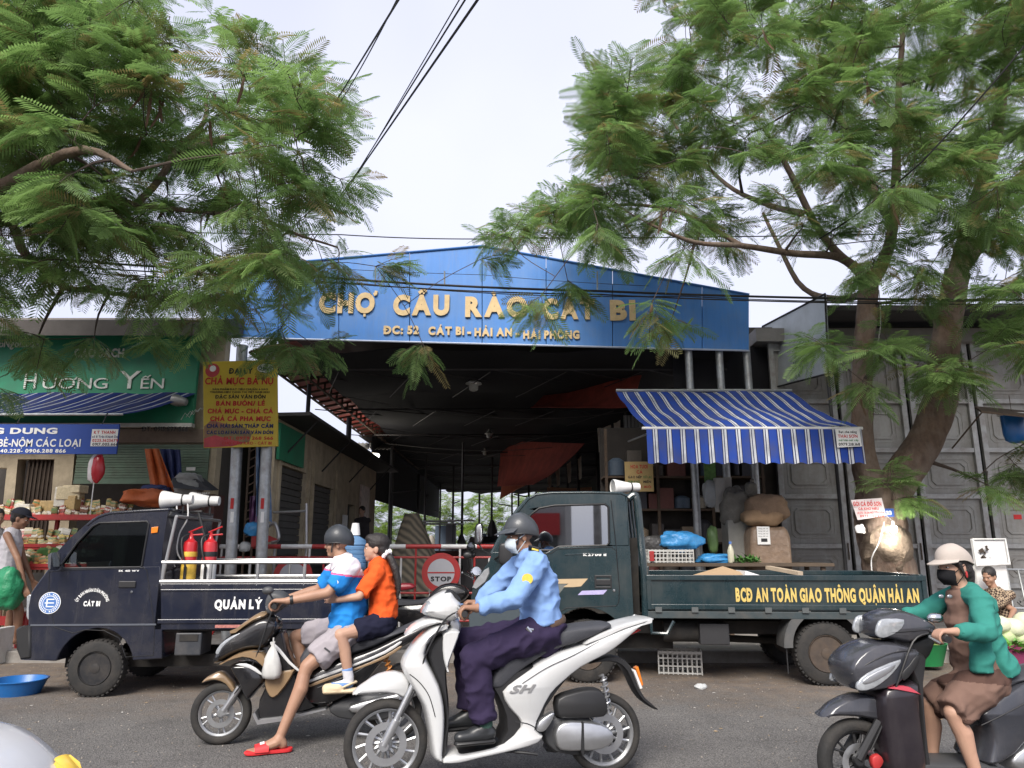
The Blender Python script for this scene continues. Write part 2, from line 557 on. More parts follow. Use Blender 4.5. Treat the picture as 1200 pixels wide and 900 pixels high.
 # ================================================================== THE SETTING
def asphalt_mat():
 m=bpy.data.materials.new('asphalt');m.use_nodes=True
 n,l=m.node_tree.nodes,m.node_tree.links
 b=n['Principled BSDF'];tc=n.new('ShaderNodeTexCoord')
 def nz(sc,det=6,ro=.65):
  q=n.new('ShaderNodeTexNoise');q.inputs['Scale'].default_value=sc;q.inputs['Detail'].default_value=det;q.inputs['Roughness'].default_value=ro
  l.new(tc.outputs['Object'],q.inputs['Vector']);return q
 def rng(src,a,b_,c,d):
  q=n.new('ShaderNodeMapRange');
  for i,v in enumerate((a,b_,c,d)):q.inputs[i+1].default_value=v
  l.new(src,q.inputs[0]);return q.outputs[0]
 def mixc(f,a,b_):
  q=n.new('ShaderNodeMix');q.data_type='RGBA'
  for i,v in ((6,a),(7,b_)):
   if isinstance(v,tuple):q.inputs[i].default_value=v+(1,)
   else:l.new(v,q.inputs[i])
  l.new(f,q.inputs[0]);return q.outputs[2]
 big,fine,grit=nz(0.8),nz(9),nz(75,4,.85)
 c=mixc(rng(big.outputs['Fac'],.35,.7,0,1),(.12,.114,.11),(.205,.195,.185))
 c=mixc(rng(grit.outputs['Fac'],.5,.66,0,1),c,(.34,.325,.305))
 c=mixc(rng(nz(1.9,9,.75).outputs['Fac'],.56,.7,0,.55),c,(.07,.065,.062))
 c=mixc(rng(nz(5.5,9,.8).outputs['Fac'],.6,.72,0,.6),c,(.27,.24,.205))
 vor=n.new('ShaderNodeTexVoronoi');vor.inputs['Scale'].default_value=95;l.new(tc.outputs['Object'],vor.inputs['Vector'])
 c=mixc(rng(vor.outputs['Distance'],.3,.75,0,.7),c,(.045,.043,.042))
 # earth and squashed leaves swept to the edge of the road
 sep=n.new('ShaderNodeSeparateXYZ');l.new(tc.outputs['Object'],sep.inputs[0])
 wob=n.new('ShaderNodeMath');wob.operation='MULTIPLY_ADD';wob.inputs[1].default_value=3.4
 l.new(nz(0.9,9,.7).outputs['Fac'],wob.inputs[0]);l.new(sep.outputs['Y'],wob.inputs[2])
 edge=rng(wob.outputs[0],8.5,10.4,0,.85)
 fl=rng(fine.outputs['Fac'],.3,.62,.25,1)
 mu=n.new('ShaderNodeMath');mu.operation='MULTIPLY';l.new(edge,mu.inputs[0]);l.new(fl,mu.inputs[1])
 mud=mixc(rng(nz(4).outputs['Fac'],.35,.65,0,1),(.135,.10,.075),(.235,.175,.125))
 c=mixc(mu.outputs[0],c,mud)
 # tar seams and cracks
 v2=n.new('ShaderNodeTexVoronoi');v2.feature='DISTANCE_TO_EDGE';v2.inputs['Scale'].default_value=.42
 wv=n.new('ShaderNodeVectorMath');wv.operation='MULTIPLY_ADD';wv.inputs[1].default_value=(.5,.5,.5)
 l.new(nz(2.2).outputs['Color'],wv.inputs[0]);l.new(tc.outputs['Object'],wv.inputs[2]);l.new(wv.outputs[0],v2.inputs['Vector'])
 c=mixc(rng(v2.outputs['Distance'],0,.003,.45,0),c,(.02,.019,.018))
 l.new(c,b.inputs['Base Color']);b.inputs['Roughness'].default_value=.85;b.inputs['Specular IOR Level'].default_value=.35
 bp=n.new('ShaderNodeBump');bp.inputs['Strength'].default_value=.7;bp.inputs['Distance'].default_value=.008
 ad=n.new('ShaderNodeMath');ad.operation='ADD';l.new(vor.outputs['Distance'],ad.inputs[0]);l.new(grit.outputs['Fac'],ad.inputs[1])
 l.new(ad.outputs[0],bp.inputs['Height']);l.new(bp.outputs[0],b.inputs['Normal'])
 return m
ASPH=asphalt_mat()
EARTH=mat('packed_earth',(.13,.105,.08),.95,var=.3,scale=2,bump=.4)
CONC=mat('concrete',(.30,.285,.265),.9,var=.2,scale=3,bump=.3,dirt=((.12,.10,.085),.7,2.2))
def sheet(name,x0,x1,y0,y1,z,m,nx=1,ny=1):
 mb=MB()
 mb.grid([[(x0+(x1-x0)*i/nx,y0+(y1-y0)*j/ny,z) for i in range(nx+1)] for j in range(ny+1)])
 o=mb.build(name,m,None,0,fix=False);o['kind']='structure';return o
sheet('ground',-500,500,-500,900,-0.02,EARTH)
sheet('road',-120,120,-7.5,9.95,0.0,ASPH)
mb=MB();mb.box((0,30.1,.05),(120,40.0,.14));o=mb.build('pavement',CONC,None,0);o['kind']='structure'
kerb=MB();kerb.box((0,10.02,.06),(120,.16,.17));o=kerb.build('kerb',CONC,None,0,bevel=.02);o['kind']='structure'
PZ=.12
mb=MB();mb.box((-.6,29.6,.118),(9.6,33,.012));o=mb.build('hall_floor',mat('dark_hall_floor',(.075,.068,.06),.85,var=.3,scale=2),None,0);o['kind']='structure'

# ------------------------------------------------------------------ common materials
GALV=mat('galvanised_steel',(.42,.44,.45),.45,.7,var=.25,scale=14,dirt=((.16,.12,.09),.5,5))
DSTEEL=mat('dark_steel',(.05,.05,.052),.6,.4,var=.3)
RUSTY=mat('rusty_steel',(.10,.07,.05),.8,.3,var=.4,scale=12)
WHITEP=mat('white_paint',(.74,.74,.73),.4,var=.05,dirt=((.35,.31,.27),.4,7))
REDP=mat('red_paint',(.42,.03,.03),.45,var=.12,dirt=((.2,.05,.04),.5,9))
BLUES=mat('sign_blue',(.045,.195,.54),.5,var=.14,scale=3,dirt=((.12,.23,.44),.6,1.3),stretch=(3,1,.25),bump=.06,bscale=2,streak=((.16,.20,.27),.4))
GOLD=mat('gold_letter',(.64,.48,.26),.75,var=.14,scale=9,dirt=((.42,.30,.16),.5,5))
GREENS=mat('sign_green',(.010,.21,.105),.5,var=.15,scale=2.5,dirt=((.03,.12,.07),.5,3))
SILVERL=mat('silver_letter',(.62,.64,.60),.4,var=.08)
CREAM=mat('cream_plaster',(.52,.44,.31),.9,var=.16,scale=3,dirt=((.22,.18,.13),.7,2.5),bump=.15,streak=((.2,.165,.125),.25))
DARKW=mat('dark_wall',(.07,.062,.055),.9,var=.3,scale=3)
ROOFD=mat('dark_roof',(.04,.037,.036),.85,var=.25,scale=4)
TARPD=mat('black_net',(.006,.006,.009),.95,var=.3,scale=5)
TARPR=mat('red_tarpaulin',(.34,.06,.04),.75,var=.3,scale=3,dirt=((.09,.025,.02),.7,2.5))
SHUT_G=mat('green_shutter',(.14,.21,.15),.55,.2,var=.15,dirt=((.10,.09,.07),.6,4))
SHUT_D=mat('grey_shutter',(.085,.085,.08),.6,.3,var=.2,dirt=((.05,.045,.04),.6,4))
BLACK=mat('black_plastic',(.018,.018,.019),.45,var=.2)
RUBBER=mat('tyre_rubber',(.02,.0195,.019),.85,var=.25,bump=.2,dirt=((.07,.06,.05),.45,8))
NAVYT=mat('navy_print',(.01,.02,.10),.6,var=.1)
REDT=mat('red_print',(.50,.02,.02),.6,var=.1)
BLACKT=mat('black_print',(.015,.015,.016),.6,var=.1)
WHITET=mat('white_print',(.80,.80,.78),.5,var=.04)

# ------------------------------------------------------------------ market hall
def V_(*a):return Vector(a)
BLACK_W=mat('wire_grey',(.10,.095,.09),.7)
FY=13.0
PF=YP(FY)
hall=thing('market_hall','open market hall with blue gabled fascia and gold raised letters above its dark entrance','market hall',(-.4,FY,PZ))
TOPL=[(255,315),(565,288),(878,345)]
def top_y(px):
 if px<=565:return 315+(288-315)*(px-255)/310
 return 288+(345-288)*(px-565)/313
def bot_y(px):return 395+16*(px-255)/623
cuts=[255,326,397,480,565,640,718,823,878]
for a,b in zip(cuts[:-1],cuts[1:]):
 g=.35
 pts=[(a+g,bot_y(a)),(b-g,bot_y(b)),(b-g,top_y(b)),(a+g,top_y(a))]
 mb=MB();mb.plate(PF,PF.poly(pts),(),-.05,0.0+random.uniform(-.003,.003))
 mb.build('fascia_panel',BLUES,hall,0,bevel=.006)
mb=MB()  # folded edge along the bottom and the roof line
mb.tube([PF.pt(255,bot_y(255),.004),PF.pt(878,bot_y(878),.004)],.018,6)
o=mb.build('fascia_bottom_trim',mat('pale_trim',(.45,.5,.6),.5,.3),hall)
mb=MB();mb.tube([PF.pt(255,top_y(255),.01),PF.pt(565,top_y(565),.01),PF.pt(878,top_y(878),.01)],.02,6)
mb.build('roof_edge_trim',mat('blue_trim',(.05,.16,.42),.5,.2),hall)
def px_text(s,pl,x0,x1,ybase,hpx,m,parent,off=.004,**k):
 u0,z0=pl.uz(x0,ybase,off);u1,_=pl.uz(x1,ybase,off);_,z1=pl.uz(x0,ybase-hpx,off)
 return text(s,pl,u0,z0,off,z1-z0,m,parent,width=u1-u0,**k)
GOLDD=mat('gold_letter_side',(.22,.13,.05),.6,var=.2)
for s,x0,x1,yb in (('CHỢ',373.5,442,367.5),('CẦU',460.5,526.5,370),('RÀO',545,618,372),('CÁT',636,697,374.5),('BI',715,745,376)):
 px_text(s,PF,x0,x1,yb,25.5,GOLD,hall,name='letters',bold=.058,ext=.028,off=.01)
for s,x0,x1,yb in (('ĐC: 52',449,491,392),('CÁT BI',502,544,393),('-',547.5,552,394),('HẢI AN',556,600,394.5),('-',604,609,395.5),('HẢI PHÒNG',613,679,397.5)):
 px_text(s,PF,x0,x1,yb,10.5 if s!='-' else 11,GOLD,hall,name='letters',bold=.055,ext=.025,off=.01)
RX0,RX1,RIDGE=W(258,400,FY).x,W(876,400,FY).x,W(565,292,FY)
ez0,ez1=W(258,325,FY).z,W(876,352,FY).z
LEN=47.0
mb=MB()
for (xa,za,xb,zb) in ((RX0,ez0-.3,RIDGE.x,RIDGE.z-.04),(RIDGE.x,RIDGE.z-.04,RX1,ez1-.3)):
 mb.grid([[(xa+(xb-xa)*i/6,y,za+(zb-za)*i/6) for i in range(7)] for y in (FY+.06,FY+15,FY+LEN-13)],thick=.03)
mb.build('roof',ROOFD,hall,0)
# dark shade net ceiling sagging between the trusses
mb=MB();rows=[]
for j in range(49):
 y=FY+.25+(LEN-13.4)*j/48
 rows.append([(-3.9+(RX1+3.75)*i/20,y,4.98-.1*abs(math.sin(j*math.pi/6))-.12*noise.noise(Vector((i*.3,j*.3,0)))-.25*(j/48)*(1+.6*noise.noise(Vector((i*.5,3,1))))) for i in range(21)])
mb.grid(rows,thick=.01)
mb.build('ceiling_net',TARPD,hall,60)
mb=MB();mb.grid([[V_(3.0,13.45,z),V_(4.0,13.7,z),V_(5.1,14.2,z)] for z in (4.05,4.6,5.25)],thick=.01);mb.build('dark_gap_panel',TARPD,hall,60)  # dark panel added to block bright sky showing above the awning
mb=MB();mb.grid([[V_(-5.0,y,4.96),V_(-4.4,y,4.88),V_(-3.7,y,4.94)] for y in (24.0,31,38,46.4)],thick=.01);mb.build('dark_gap_panel',TARPD,hall,60)  # dark panel added to close the bright gap along the left eave
for k in range(7):
 y=FY+2.5+3.1*k;mb=MB();mb.tube([V_(-3.9+8*t/12,y+1.2*math.sin(k+t*.2),4.62-.35*math.sin(math.pi*t/12)-.04*(k%3)) for t in range(13)],.008,4);mb.build('sagging_wire',BLACK_W,hall)
TRS=mat('truss_steel',(.05,.045,.047),.6,.4,var=.3)
for j in range(8):  # light trusses under the net
 y=FY+.7+j*4.1
 mb=MB()
 z=4.72-.02*j
 mb.tube([(-4.1,y,z),(RX1-.2,y,z)],.022,5)
 for k in range(6):
  xa=RX0+.5+(RX1-RX0-.8)*k/6;xb=RX0+.5+(RX1-RX0-.8)*(k+1)/6
  mb.tube([(xa,y,z),(xb,y+1.6,z+.12)],.012,4)
  mb.tube([(xb,y+.2,z),(xa+.5,y+3.2,z+.1)],.01,4)
 mb.build('truss',TRS,hall)
for X,Y,r,z1 in ((-4.3,15.4,.045,4.8),(-4.35,19.6,.07,4.8),(-4.35,27.0,.07,4.8),(-4.3,34.5,.07,4.7)):
 mb=MB();mb.tube([(X,Y,PZ),(X,Y,z1)],r,10);mb.box((X,Y,PZ+.02),(.25,.25,.04))
 mb.build('post',DSTEEL,hall)
for X in (3.22,3.78,4.28):
 mb=MB();mb.tube([(X,FY+.12,PZ),(X,FY+.12,5.15)],.068,14);mb.box((X,FY+.12,PZ+.015),(.26,.26,.03))
 mb.build('post',GALV,hall)
for X,Y in ((2.9,18.5),(2.6,22.5),(2.4,27),(2.3,31),(2.2,36),(2.2,41),(.4,46),(-2,46),(-3.6,46),(1.5,46.2)):
 mb=MB();mb.tube([(X,Y,PZ),(X,Y,4.75)],.06,8);mb.build('post',DSTEEL,hall)
 # red eave along the left side with its brackets
mb=MB();rows=[]
for j in range(60):
 y=FY+.3+j*.33
 w=.025*(j%2)
 rows.append([(-4.0,y,5.16+w),(-4.4,y,5.10+w),(-4.85,y,4.98+w)])
mb.grid(rows,thick=.008);mb.build('red_eave_sheet',mat('red_roof_sheet',(.46,.07,.05),.55,.1,var=.2,dirt=((.12,.04,.035),.6,3)),hall,20)
for j in range(34):
 y=FY+.4+j*.58
 mb=MB();mb.box((-4.45,y,4.98),(.70,.04,.05),Matrix.Rotation(-.2,3,'Y'));mb.box((-4.2,y,4.90),(.04,.04,.26))
 mb.build('eave_bracket',RUSTY,hall)
mb=MB();mb.tube([(-4.85,FY+.3,4.95),(-4.85,FY+20,4.95)],.03,6);mb.tube([(-4.15,FY+.3,4.78),(-4.15,FY+20,4.78)],.025,6)
mb.build('eave_beam',RUSTY,hall)
# sagging red tarpaulins on the right
def tarp(name,corners,label,m,sag=.12,nu=14,nv=10,seed=0,thick=.012,cat='tarpaulin',group=None,wr=.05):
 a,b,c,d=[Vector(p) for p in corners]
 rows=[]
 for j in range(nv+1):
  v=j/nv;r=[]
  for i in range(nu+1):
   u=i/nu
   p=a.lerp(b,u).lerp(d.lerp(c,u),v)
   p=p+UP*(-sag*math.sin(u*math.pi)*(0.4+.6*math.sin(v*math.pi)))
   p=p+Vector((0,1,.6))*wr*noise.noise(Vector((u*4+seed,v*3,seed)))
   r.append(p)
  rows.append(r)
 mb=MB();mb.grid(rows,thick=thick)
 o=mb.build(name,m,None,60)
 return tag(o,label,cat,group)
tarp('tarpaulin',[W(620,467,16.5),W(690,437,15),W(738,450,14.5),W(728,482,15)][:0] or [W(622,478,17),W(648,446,17.5),W(752,440,14.6),W(735,478,14.6)],'upper red tarpaulin sagging under the hall roof near the entrance',TARPR,.22,seed=2)
tarp('tarpaulin',[W(583,570,27),W(588,517,27),W(685,520,19),W(625,568,19.5)],'large dark red tarpaulin hanging deep inside the hall',TARPR,.3,seed=5)
tarp('tarpaulin',[W(586,585,30),W(590,552,30),W(650,547,21),W(612,570,22)],'bright orange lower edge of tarpaulin deep inside the hall',mat('orange_tarpaulin',(.42,.09,.035),.7,var=.2),.15,seed=9)
# pale sheets and clothes at the right side of the hall
PALE=cloth('pale_cloth',(.72,.66,.55))
for i,(x0,y0,x1,y1,Y,col) in enumerate(((700,498,716,530,18,0),(719,492,727,526,17.4,0),(651,547,656,570,23,0),(664,540,669,566,21.5,0),(677,534,681,562,20.5,1),(641,553,646,572,25,0))):
 tarp('hanging_sheet',[W(x0,y0+4,Y),W(x1,y0,Y),W(x1,y1-2,Y),W(x0+2,y1,Y)],'pale %s sheet hanging at right of hall, number %s from the street'%(('cream','buff')[col],('second','nearest','fifth','fourth','third','last')[i]),PALE,.03,5,5,seed=i,cat='cloth',group='pale sheets hung along the right stalls')
 # translucent corrugated wall at right, behind the awning
mb=MB();rows=[]
a,b=W(733,560,17.5),W(775,560,17.5)
for z in (3.0,4.5):
 rows.append([(a.x+(b.x-a.x)*i/40,17.5+.02*math.sin(i*1.6),z) for i in range(41)])
mb.grid(rows,thick=.004);o=mb.build('corrugated_screen',mat('pale_sheet_metal',(.50,.52,.52),.5,.3,var=.1),None,40)
tag(o,'pale corrugated metal screen inside the hall beside the striped awning','screen')
# hanging lamps
LAMPG=mat('lamp_glass',(.80,.80,.76),.15,var=.03,trans=.3)
def hang_lamp(px,py,Y,s,label):
 p=W(px,py,Y)
 t=thing('hanging_lamp',label,'lamp',p,'lamps hanging in the hall')
 mb=MB();mb.tube([p+UP*.32*s,p+UP*(4.85-p.z)],.006*s,5);mb.tube([p+UP*.34*s-Vector((.02,0,0)),p+UP*.36*s+Vector((.22*s,0,0))],.008*s,5);mb.build('cable',BLACK,t)
 mb=MB();mb.lathe([(.03*s,.33*s),(.04*s,.27*s),(.10*s,.2*s),(.17*s,.16*s),(.17*s,.145*s),(.06*s,.15*s)],p,UP,20);mb.build('shade',mat('lamp_shade',(.62,.62,.60),.4,var=.05),t)
 mb=MB();mb.lathe([(.085*s,.15*s),(.10*s,.1*s),(.095*s,.03*s),(.07*s,0),(.02*s,-.015*s)],p,UP,18);mb.build('globe',LAMPG,t)
hang_lamp(555,458,15.2,1.0,'largest bell lamp hanging at the mouth of the hall')
hang_lamp(573,513,21,.75,'small lamp hanging behind the bell lamp in the hall')
hang_lamp(568,533,26,.7,'farthest small lamp hanging deep in the hall')

# ------------------------------------------------------------------ left side row of lock-up shops inside the hall
PR=Plane((-4.2,13.1),(-4.2,23.0))
row=thing('lockup_row','row of lock-up shops with grey shutters along the left of the hall','shops',(-4.2,18,PZ))
def ry(Y):return Y-13.1
holes=[]
for y0,y1,zt in ((13.45,15.2,2.9),(15.75,17.6,2.75),(19.2,20.1,2.5)):
 holes.append([(ry(y0),PZ+.05),(ry(y1),PZ+.05),(ry(y1),zt),(ry(y0),zt)])
mb=MB();mb.plate(PR,[(0,PZ),(9.9,PZ),(9.9,3.75),(0,3.75)],holes,-.2,0)
mb.build('wall',CREAM,row,0)
for k,h in enumerate(holes):
 (u0,z0),(u1,z1)=h[0],h[2]
 mb=MB();nsl=22
 if k<2:
  for i in range(nsl):
   za=z0+(z1-z0)*i/nsl;zb=z0+(z1-z0)*(i+.86)/nsl
   mb.pbox(PR,u0,u1,za,zb,-.12,-.08+.01*(i%2))
  mb.pbox(PR,u0,u1,z0,z1,-.16,-.125)
  mb.build('roller_shutter',SHUT_D,row,0)
 else:
  mb.pbox(PR,u0,u1,z0,z1,-.19,-.15);mb.build('door',DARKW,row,0)
for y0 in (13.3,15.3,15.6,17.75):
 mb=MB();mb.pbox(PR,ry(y0),ry(y0)+.12,PZ,3.2,0,.05);mb.build('pilaster',CREAM,row,0,bevel=.005)
mb=MB();mb.add([(-5.4,12.9,3.66),(-3.55,12.9,3.70),(-3.55,23.3,3.70),(-5.4,23.3,3.66),(-5.4,12.9,3.72),(-3.55,12.9,3.76),(-3.55,23.3,3.76),(-5.4,23.3,3.72)],[(0,3,2,1),(4,5,6,7),(0,1,5,4),(1,2,6,5),(2,3,7,6),(3,0,4,7)])
mb.build('roof',ROOFD,row,0)
for y in (13.6,16.4,19.2,22):
 mb=MB();mb.tube([(-4.19,y,3.05),(-3.62,y,3.70)],.018,6);mb.build('roof_bracket',DSTEEL,row)
mb=MB();mb.pbox(PR,0.0,1.6,2.95,3.6,.03,.08);mb.build('green_signboard',GREENS,row,0)
mb=MB();mb.pbox(PR,ry(18.6),ry(19.0),1.5,2.2,.01,.06);mb.build('meter_box',WHITEP,row,0,bevel=.01)
mb=MB();mb.pbox(PR,ry(20.6),ry(21.8),2.2,3.1,.01,.06);o=mb.build('poster',mat('shop_poster',(.6,.45,.4),.5,var=.5,scale=7),row,0);o['label']='printed poster beside the lit lamp'
tl=thing('strip_lamp','lit white tube lamp under the eave at the end of the lock-up row','lamp',W(433,533,21.5))
p=W(433,533,21.5)
mb=MB();mb.tube([p+Vector((-.28,-.3,0)),p+Vector((.22,.3,0))],.035,8);mb.build('tube',mat('lit_tube',(.9,.9,.9),.4,emit=((1,.98,.92),7)),tl)
mb=MB();mb.tube([p+Vector((-.28,-.3,.06)),p+Vector((.22,.3,.06))],.03,6);mb.tube([p+UP*.06,p+UP*.35],.01,5);mb.build('fitting',WHITEP,tl)
ld=bpy.data.lights.new('strip_lamp_light','POINT');ld.energy=22;ld.color=(1,.93,.8);ld.shadow_soft_size=.15
lo=bpy.data.objects.new('strip_lamp_light',ld);COL.objects.link(lo);lo.location=p+Vector((.1,0,-.12))
# sheet-metal shelter roof beyond the row
mb=MB();a,b=W(398,522,24),W(458,535,24)
mb.grid([[(a.x+(b.x-a.x)*i/26,24.0+1.5*j,(4.9 if j else 4.5)+.05*(i%2)) for i in range(27)] for j in range(2)],thick=.01)
o=mb.build('shelter_roof',mat('weathered_sheet',(.45,.43,.40),.6,.2,var=.2),None,20)
tag(o,'small corrugated grey shelter roof left of the hall behind the lit lamp','roof')

# ------------------------------------------------------------------ left shop with green signboard
LY=12.5
PL=YP(LY)
shop=thing('rice_shop','shop with green signboard, rolled green shutter and cream columns at far left','shop',(-8,LY,PZ))
def prect(pl,x0,y0,x1,y1,off=0.0):
 a,b=pl.uz(x0,y1,off),pl.uz(x1,y0,off)
 return [(a[0],a[1]),(b[0],a[1]),(b[0],b[1]),(a[0],b[1])]
ul=PL.uz(-220,600)[0];ur=PL.uz(248,600)[0]
op1=[(PL.uz(88,600)[0],PZ+.02),(PL.uz(236,600)[0],PZ+.02),(PL.uz(236,522)[0],PL.uz(236,522)[1]),(PL.uz(88,522)[0],PL.uz(88,522)[1])]
op2=[(PL.uz(21,600)[0],PZ+.02),(PL.uz(64,600)[0],PZ+.02),(PL.uz(64,538)[0],PL.uz(64,538)[1]),(PL.uz(21,538)[0],PL.uz(21,538)[1])]
op3=[(PL.uz(-180,600)[0],PZ+.02),(PL.uz(8,600)[0],PZ+.02),(PL.uz(8,548)[0],PL.uz(8,548)[1]),(PL.uz(-180,548)[0],PL.uz(-180,548)[1])]
mb=MB();mb.plate(PL,[(ul,PZ),(ur,PZ),(ur,5.35),(ul,5.35)],[op1,op2,op3],-.22,0);mb.build('front_wall',CREAM,shop,0)
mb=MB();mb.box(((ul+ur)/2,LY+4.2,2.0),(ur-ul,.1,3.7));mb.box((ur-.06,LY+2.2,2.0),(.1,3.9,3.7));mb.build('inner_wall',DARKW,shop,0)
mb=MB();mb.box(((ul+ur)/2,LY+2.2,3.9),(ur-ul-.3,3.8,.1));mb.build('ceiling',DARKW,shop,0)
# rolled-down part of the green shutter
(u0,z0),(u1,z1)=PL.uz(88,563),PL.uz(247,521)
mb=MB()
for i in range(14):
 za=z0+(z1-z0)*i/14;mb.pbox(PL,u0,u1,za,za+(z1-z0)/14*.8,.01,.035+.008*(i%2))
mb.pbox(PL,u0,u1,z0,z1,.004,.012);mb.pbox(PL,u0,u1,z0-.06,z0,.0,.05)
mb.build('rolled_shutter',SHUT_G,shop,0)
mb=MB();mb.plate(PL,prect(PL,218,547.5,229,551.5,.05),(),.045,.05);mb.build('shutter_sticker',WHITET,shop,0)
(u0,z0),(u1,z1)=PL.uz(-60,498),PL.uz(241,393)
sg=MB();sg.pbox(PL,u0,u1,z0,z1,.12,.2);sg=sg.build('signboard',GREENS,shop,0,bevel=.008)
mb=MB();mb.pbox(PL,u0,u1,z0-.07,z0-.004,.1,.23);mb.build('signboard_rail',mat('worn_rail',(.5,.5,.45),.5,.3,var=.3),shop,0)
mb=MB();mb.pbox(PL,PL.uz(88,520)[0],PL.uz(247,520)[0],PL.uz(88,519.5)[1],PL.uz(88,504)[1],.02,.1);mb.build('shutter_housing',mat('brown_fascia',(.16,.12,.09),.8,var=.3),shop,0)
O=.204
px_text('GẠO SẠCH',PL,87,145,419,11,SILVERL,sg,off=O,bold=.03,ext=.02)
px_text('aoNgon.com',PL,-6,47,407,9,SILVERL,sg,off=O,bold=.02,ext=.012)
px_text('H',PL,28,42,455.5,20,SILVERL,sg,off=O,ext=.02)
px_text('ƯƠNG',PL,50,126,455.5,13,SILVERL,sg,off=O,ext=.02)
px_text('Y',PL,139,164,455.5,22,SILVERL,sg,off=O,ext=.02)
px_text('ẾN',PL,165,192,455.5,12.5,SILVERL,sg,off=O,ext=.02)
mb=MB()  # thin line drawing printed on the board's corner
for k in range(4):
 mb.tube([PL.pt(212+6*k,492-3*k,O),PL.pt(217+6*k,484-2*k,O),PL.pt(222+5*k,489-3*k,O),PL.pt(226+4*k,481-k,O)],.006,4)
mb.build('line_drawing',SILVERL,sg)
px_text('ĐT: 0915.897.866',PL,166,220,505.5,6,BLACKT,shop,off=.235,bold=.02,ext=.004)
# roof eave above the board
mb=MB();ra,rb=W(100,393,LY-.75).z,W(100,375,LY-.75).z
mb.add([(ul-1,LY-.75,ra),(ur+.1,LY-.75,ra),(ur+.1,LY+1.2,5.4),(ul-1,LY+1.2,5.4),(ul-1,LY-.75,rb),(ur+.1,LY-.75,rb),(ur+.1,LY+1.2,5.74),(ul-1,LY+1.2,5.74)],[(0,3,2,1),(4,5,6,7),(0,1,5,4),(1,2,6,5),(2,3,7,6),(3,0,4,7)])
mb.build('roof',mat('roof_grey',(.10,.09,.085),.85,var=.3,scale=3),shop,0)
# window lattice panel and door in the dark opening
mb=MB()
for i in range(9):mb.pbox(PL,op2[0][0]+.07*i,op2[0][0]+.07*i+.03,PZ+.9,op2[2][1],-.12,-.09)
mb.pbox(PL,op2[0][0],op2[1][0],PZ+.9,op2[2][1],-.2,-.17);mb.build('wooden_screen',mat('dark_brown_wood',(.06,.042,.03),.8,var=.3),shop,0)
# striped awning of the shop, half folded
STR=None
def stripe_mat(name,period,phase=0.0,axis='X',bands=None,dirty=.6):
 """blue cloth with woven white and navy stripes"""
 m=bpy.data.materials.new(name);m.use_nodes=True
 n,l=m.node_tree.nodes,m.node_tree.links
 b=n['Principled BSDF']
 uv=n.new('ShaderNodeAttribute');uv.attribute_name='across'
 mu=n.new('ShaderNodeMath');mu.operation='MULTIPLY_ADD';mu.inputs[1].default_value=1/period;mu.inputs[2].default_value=phase
 l.new(uv.outputs['Fac'],mu.inputs[0])
 fr=n.new('ShaderNodeMath');fr.operation='FRACT';l.new(mu.outputs[0],fr.inputs[0])
 rp=n.new('ShaderNodeValToRGB');rp.color_ramp.interpolation='CONSTANT'
 e=rp.color_ramp.elements
 B,Wh,Nv=(.03,.085,.43,1),(.74,.77,.82,1),(.008,.014,.09,1)
 bands=bands or [(0,B),(.50,Nv),(.56,Wh),(.66,Nv),(.72,Wh),(.88,Nv),(.94,B)]
 e[0].position,e[0].color=bands[0];e[1].position,e[1].color=bands[1]
 for p_,c_ in bands[2:]:
  q=e.new(p_);q.color=c_
 l.new(fr.outputs[0],rp.inputs[0])
 tc=n.new('ShaderNodeTexCoord');nz=n.new('ShaderNodeTexNoise');nz.inputs['Scale'].default_value=4;nz.inputs['Detail'].default_value=7
 l.new(tc.outputs['Object'],nz.inputs['Vector'])
 mr=n.new('ShaderNodeMapRange');mr.inputs[1].default_value=.4;mr.inputs[2].default_value=.8;mr.inputs[4].default_value=dirty
 l.new(nz.outputs['Fac'],mr.inputs[0])
 mx=n.new('ShaderNodeMix');mx.data_type='RGBA';mx.inputs[7].default_value=(.10,.10,.13,1)
 l.new(mr.outputs[0],mx.inputs[0]);l.new(rp.outputs[0],mx.inputs[6]);l.new(mx.outputs[2],b.inputs['Base Color'])
 b.inputs['Roughness'].default_value=.75;b.inputs['Specular IOR Level'].default_value=.25
 # thin cloth lets some daylight through
 tr=n.new('ShaderNodeBsdfTranslucent');l.new(mx.outputs[2],tr.inputs[0])
 ms=n.new('ShaderNodeMixShader');ms.inputs[0].default_value=.25
 l.new(b.outputs[0],ms.inputs[1]);l.new(tr.outputs[0],ms.inputs[2]);l.new(ms.outputs[0],n['Material Output'].inputs[0])
 return m
def striped(name,rows,m,parent,acrosses,thick=.003):
 mb=MB();mb.grid(rows,thick=thick)
 o=mb.build(name,m,parent,60,fix=False)
 at=o.data.attributes.new('across','FLOAT','POINT')
 flat=[a for _ in rows for a in acrosses]
 if thick:flat=flat+flat
 at.data.foreach_set('value',flat)
 return o
aw=thing('folding_awning','dark blue striped awning half folded under the green signboard','awning',W(100,480,12.0))
B,Wh,Nv=(.012,.03,.16,1),(.42,.45,.52,1),(.008,.012,.05,1)
SM2=stripe_mat('dark_striped_cloth',.42,0,bands=[(0,B),(.42,Nv),(.5,Wh),(.58,B),(.9,Wh)],dirty=.6)
xs=[PL.uz(-90,470)[0]+4.75*i/40 for i in range(41)]
rows=[]
for j in range(7):
 v=j/6
 rows.append([(x-.9*v+.02*math.sin(i),12.28-.55*v,3.97-.46*v-.05*math.sin(v*3.1)+.03*noise.noise(Vector((x*2,v*3,0)))) for i,x in enumerate(xs)])
striped('cloth',rows,SM2,aw,xs)
mb=MB();mb.tube([Vector(rows[-1][0]),Vector(rows[-1][-1])],.02,8);mb.build('front_bar',GALV,aw)
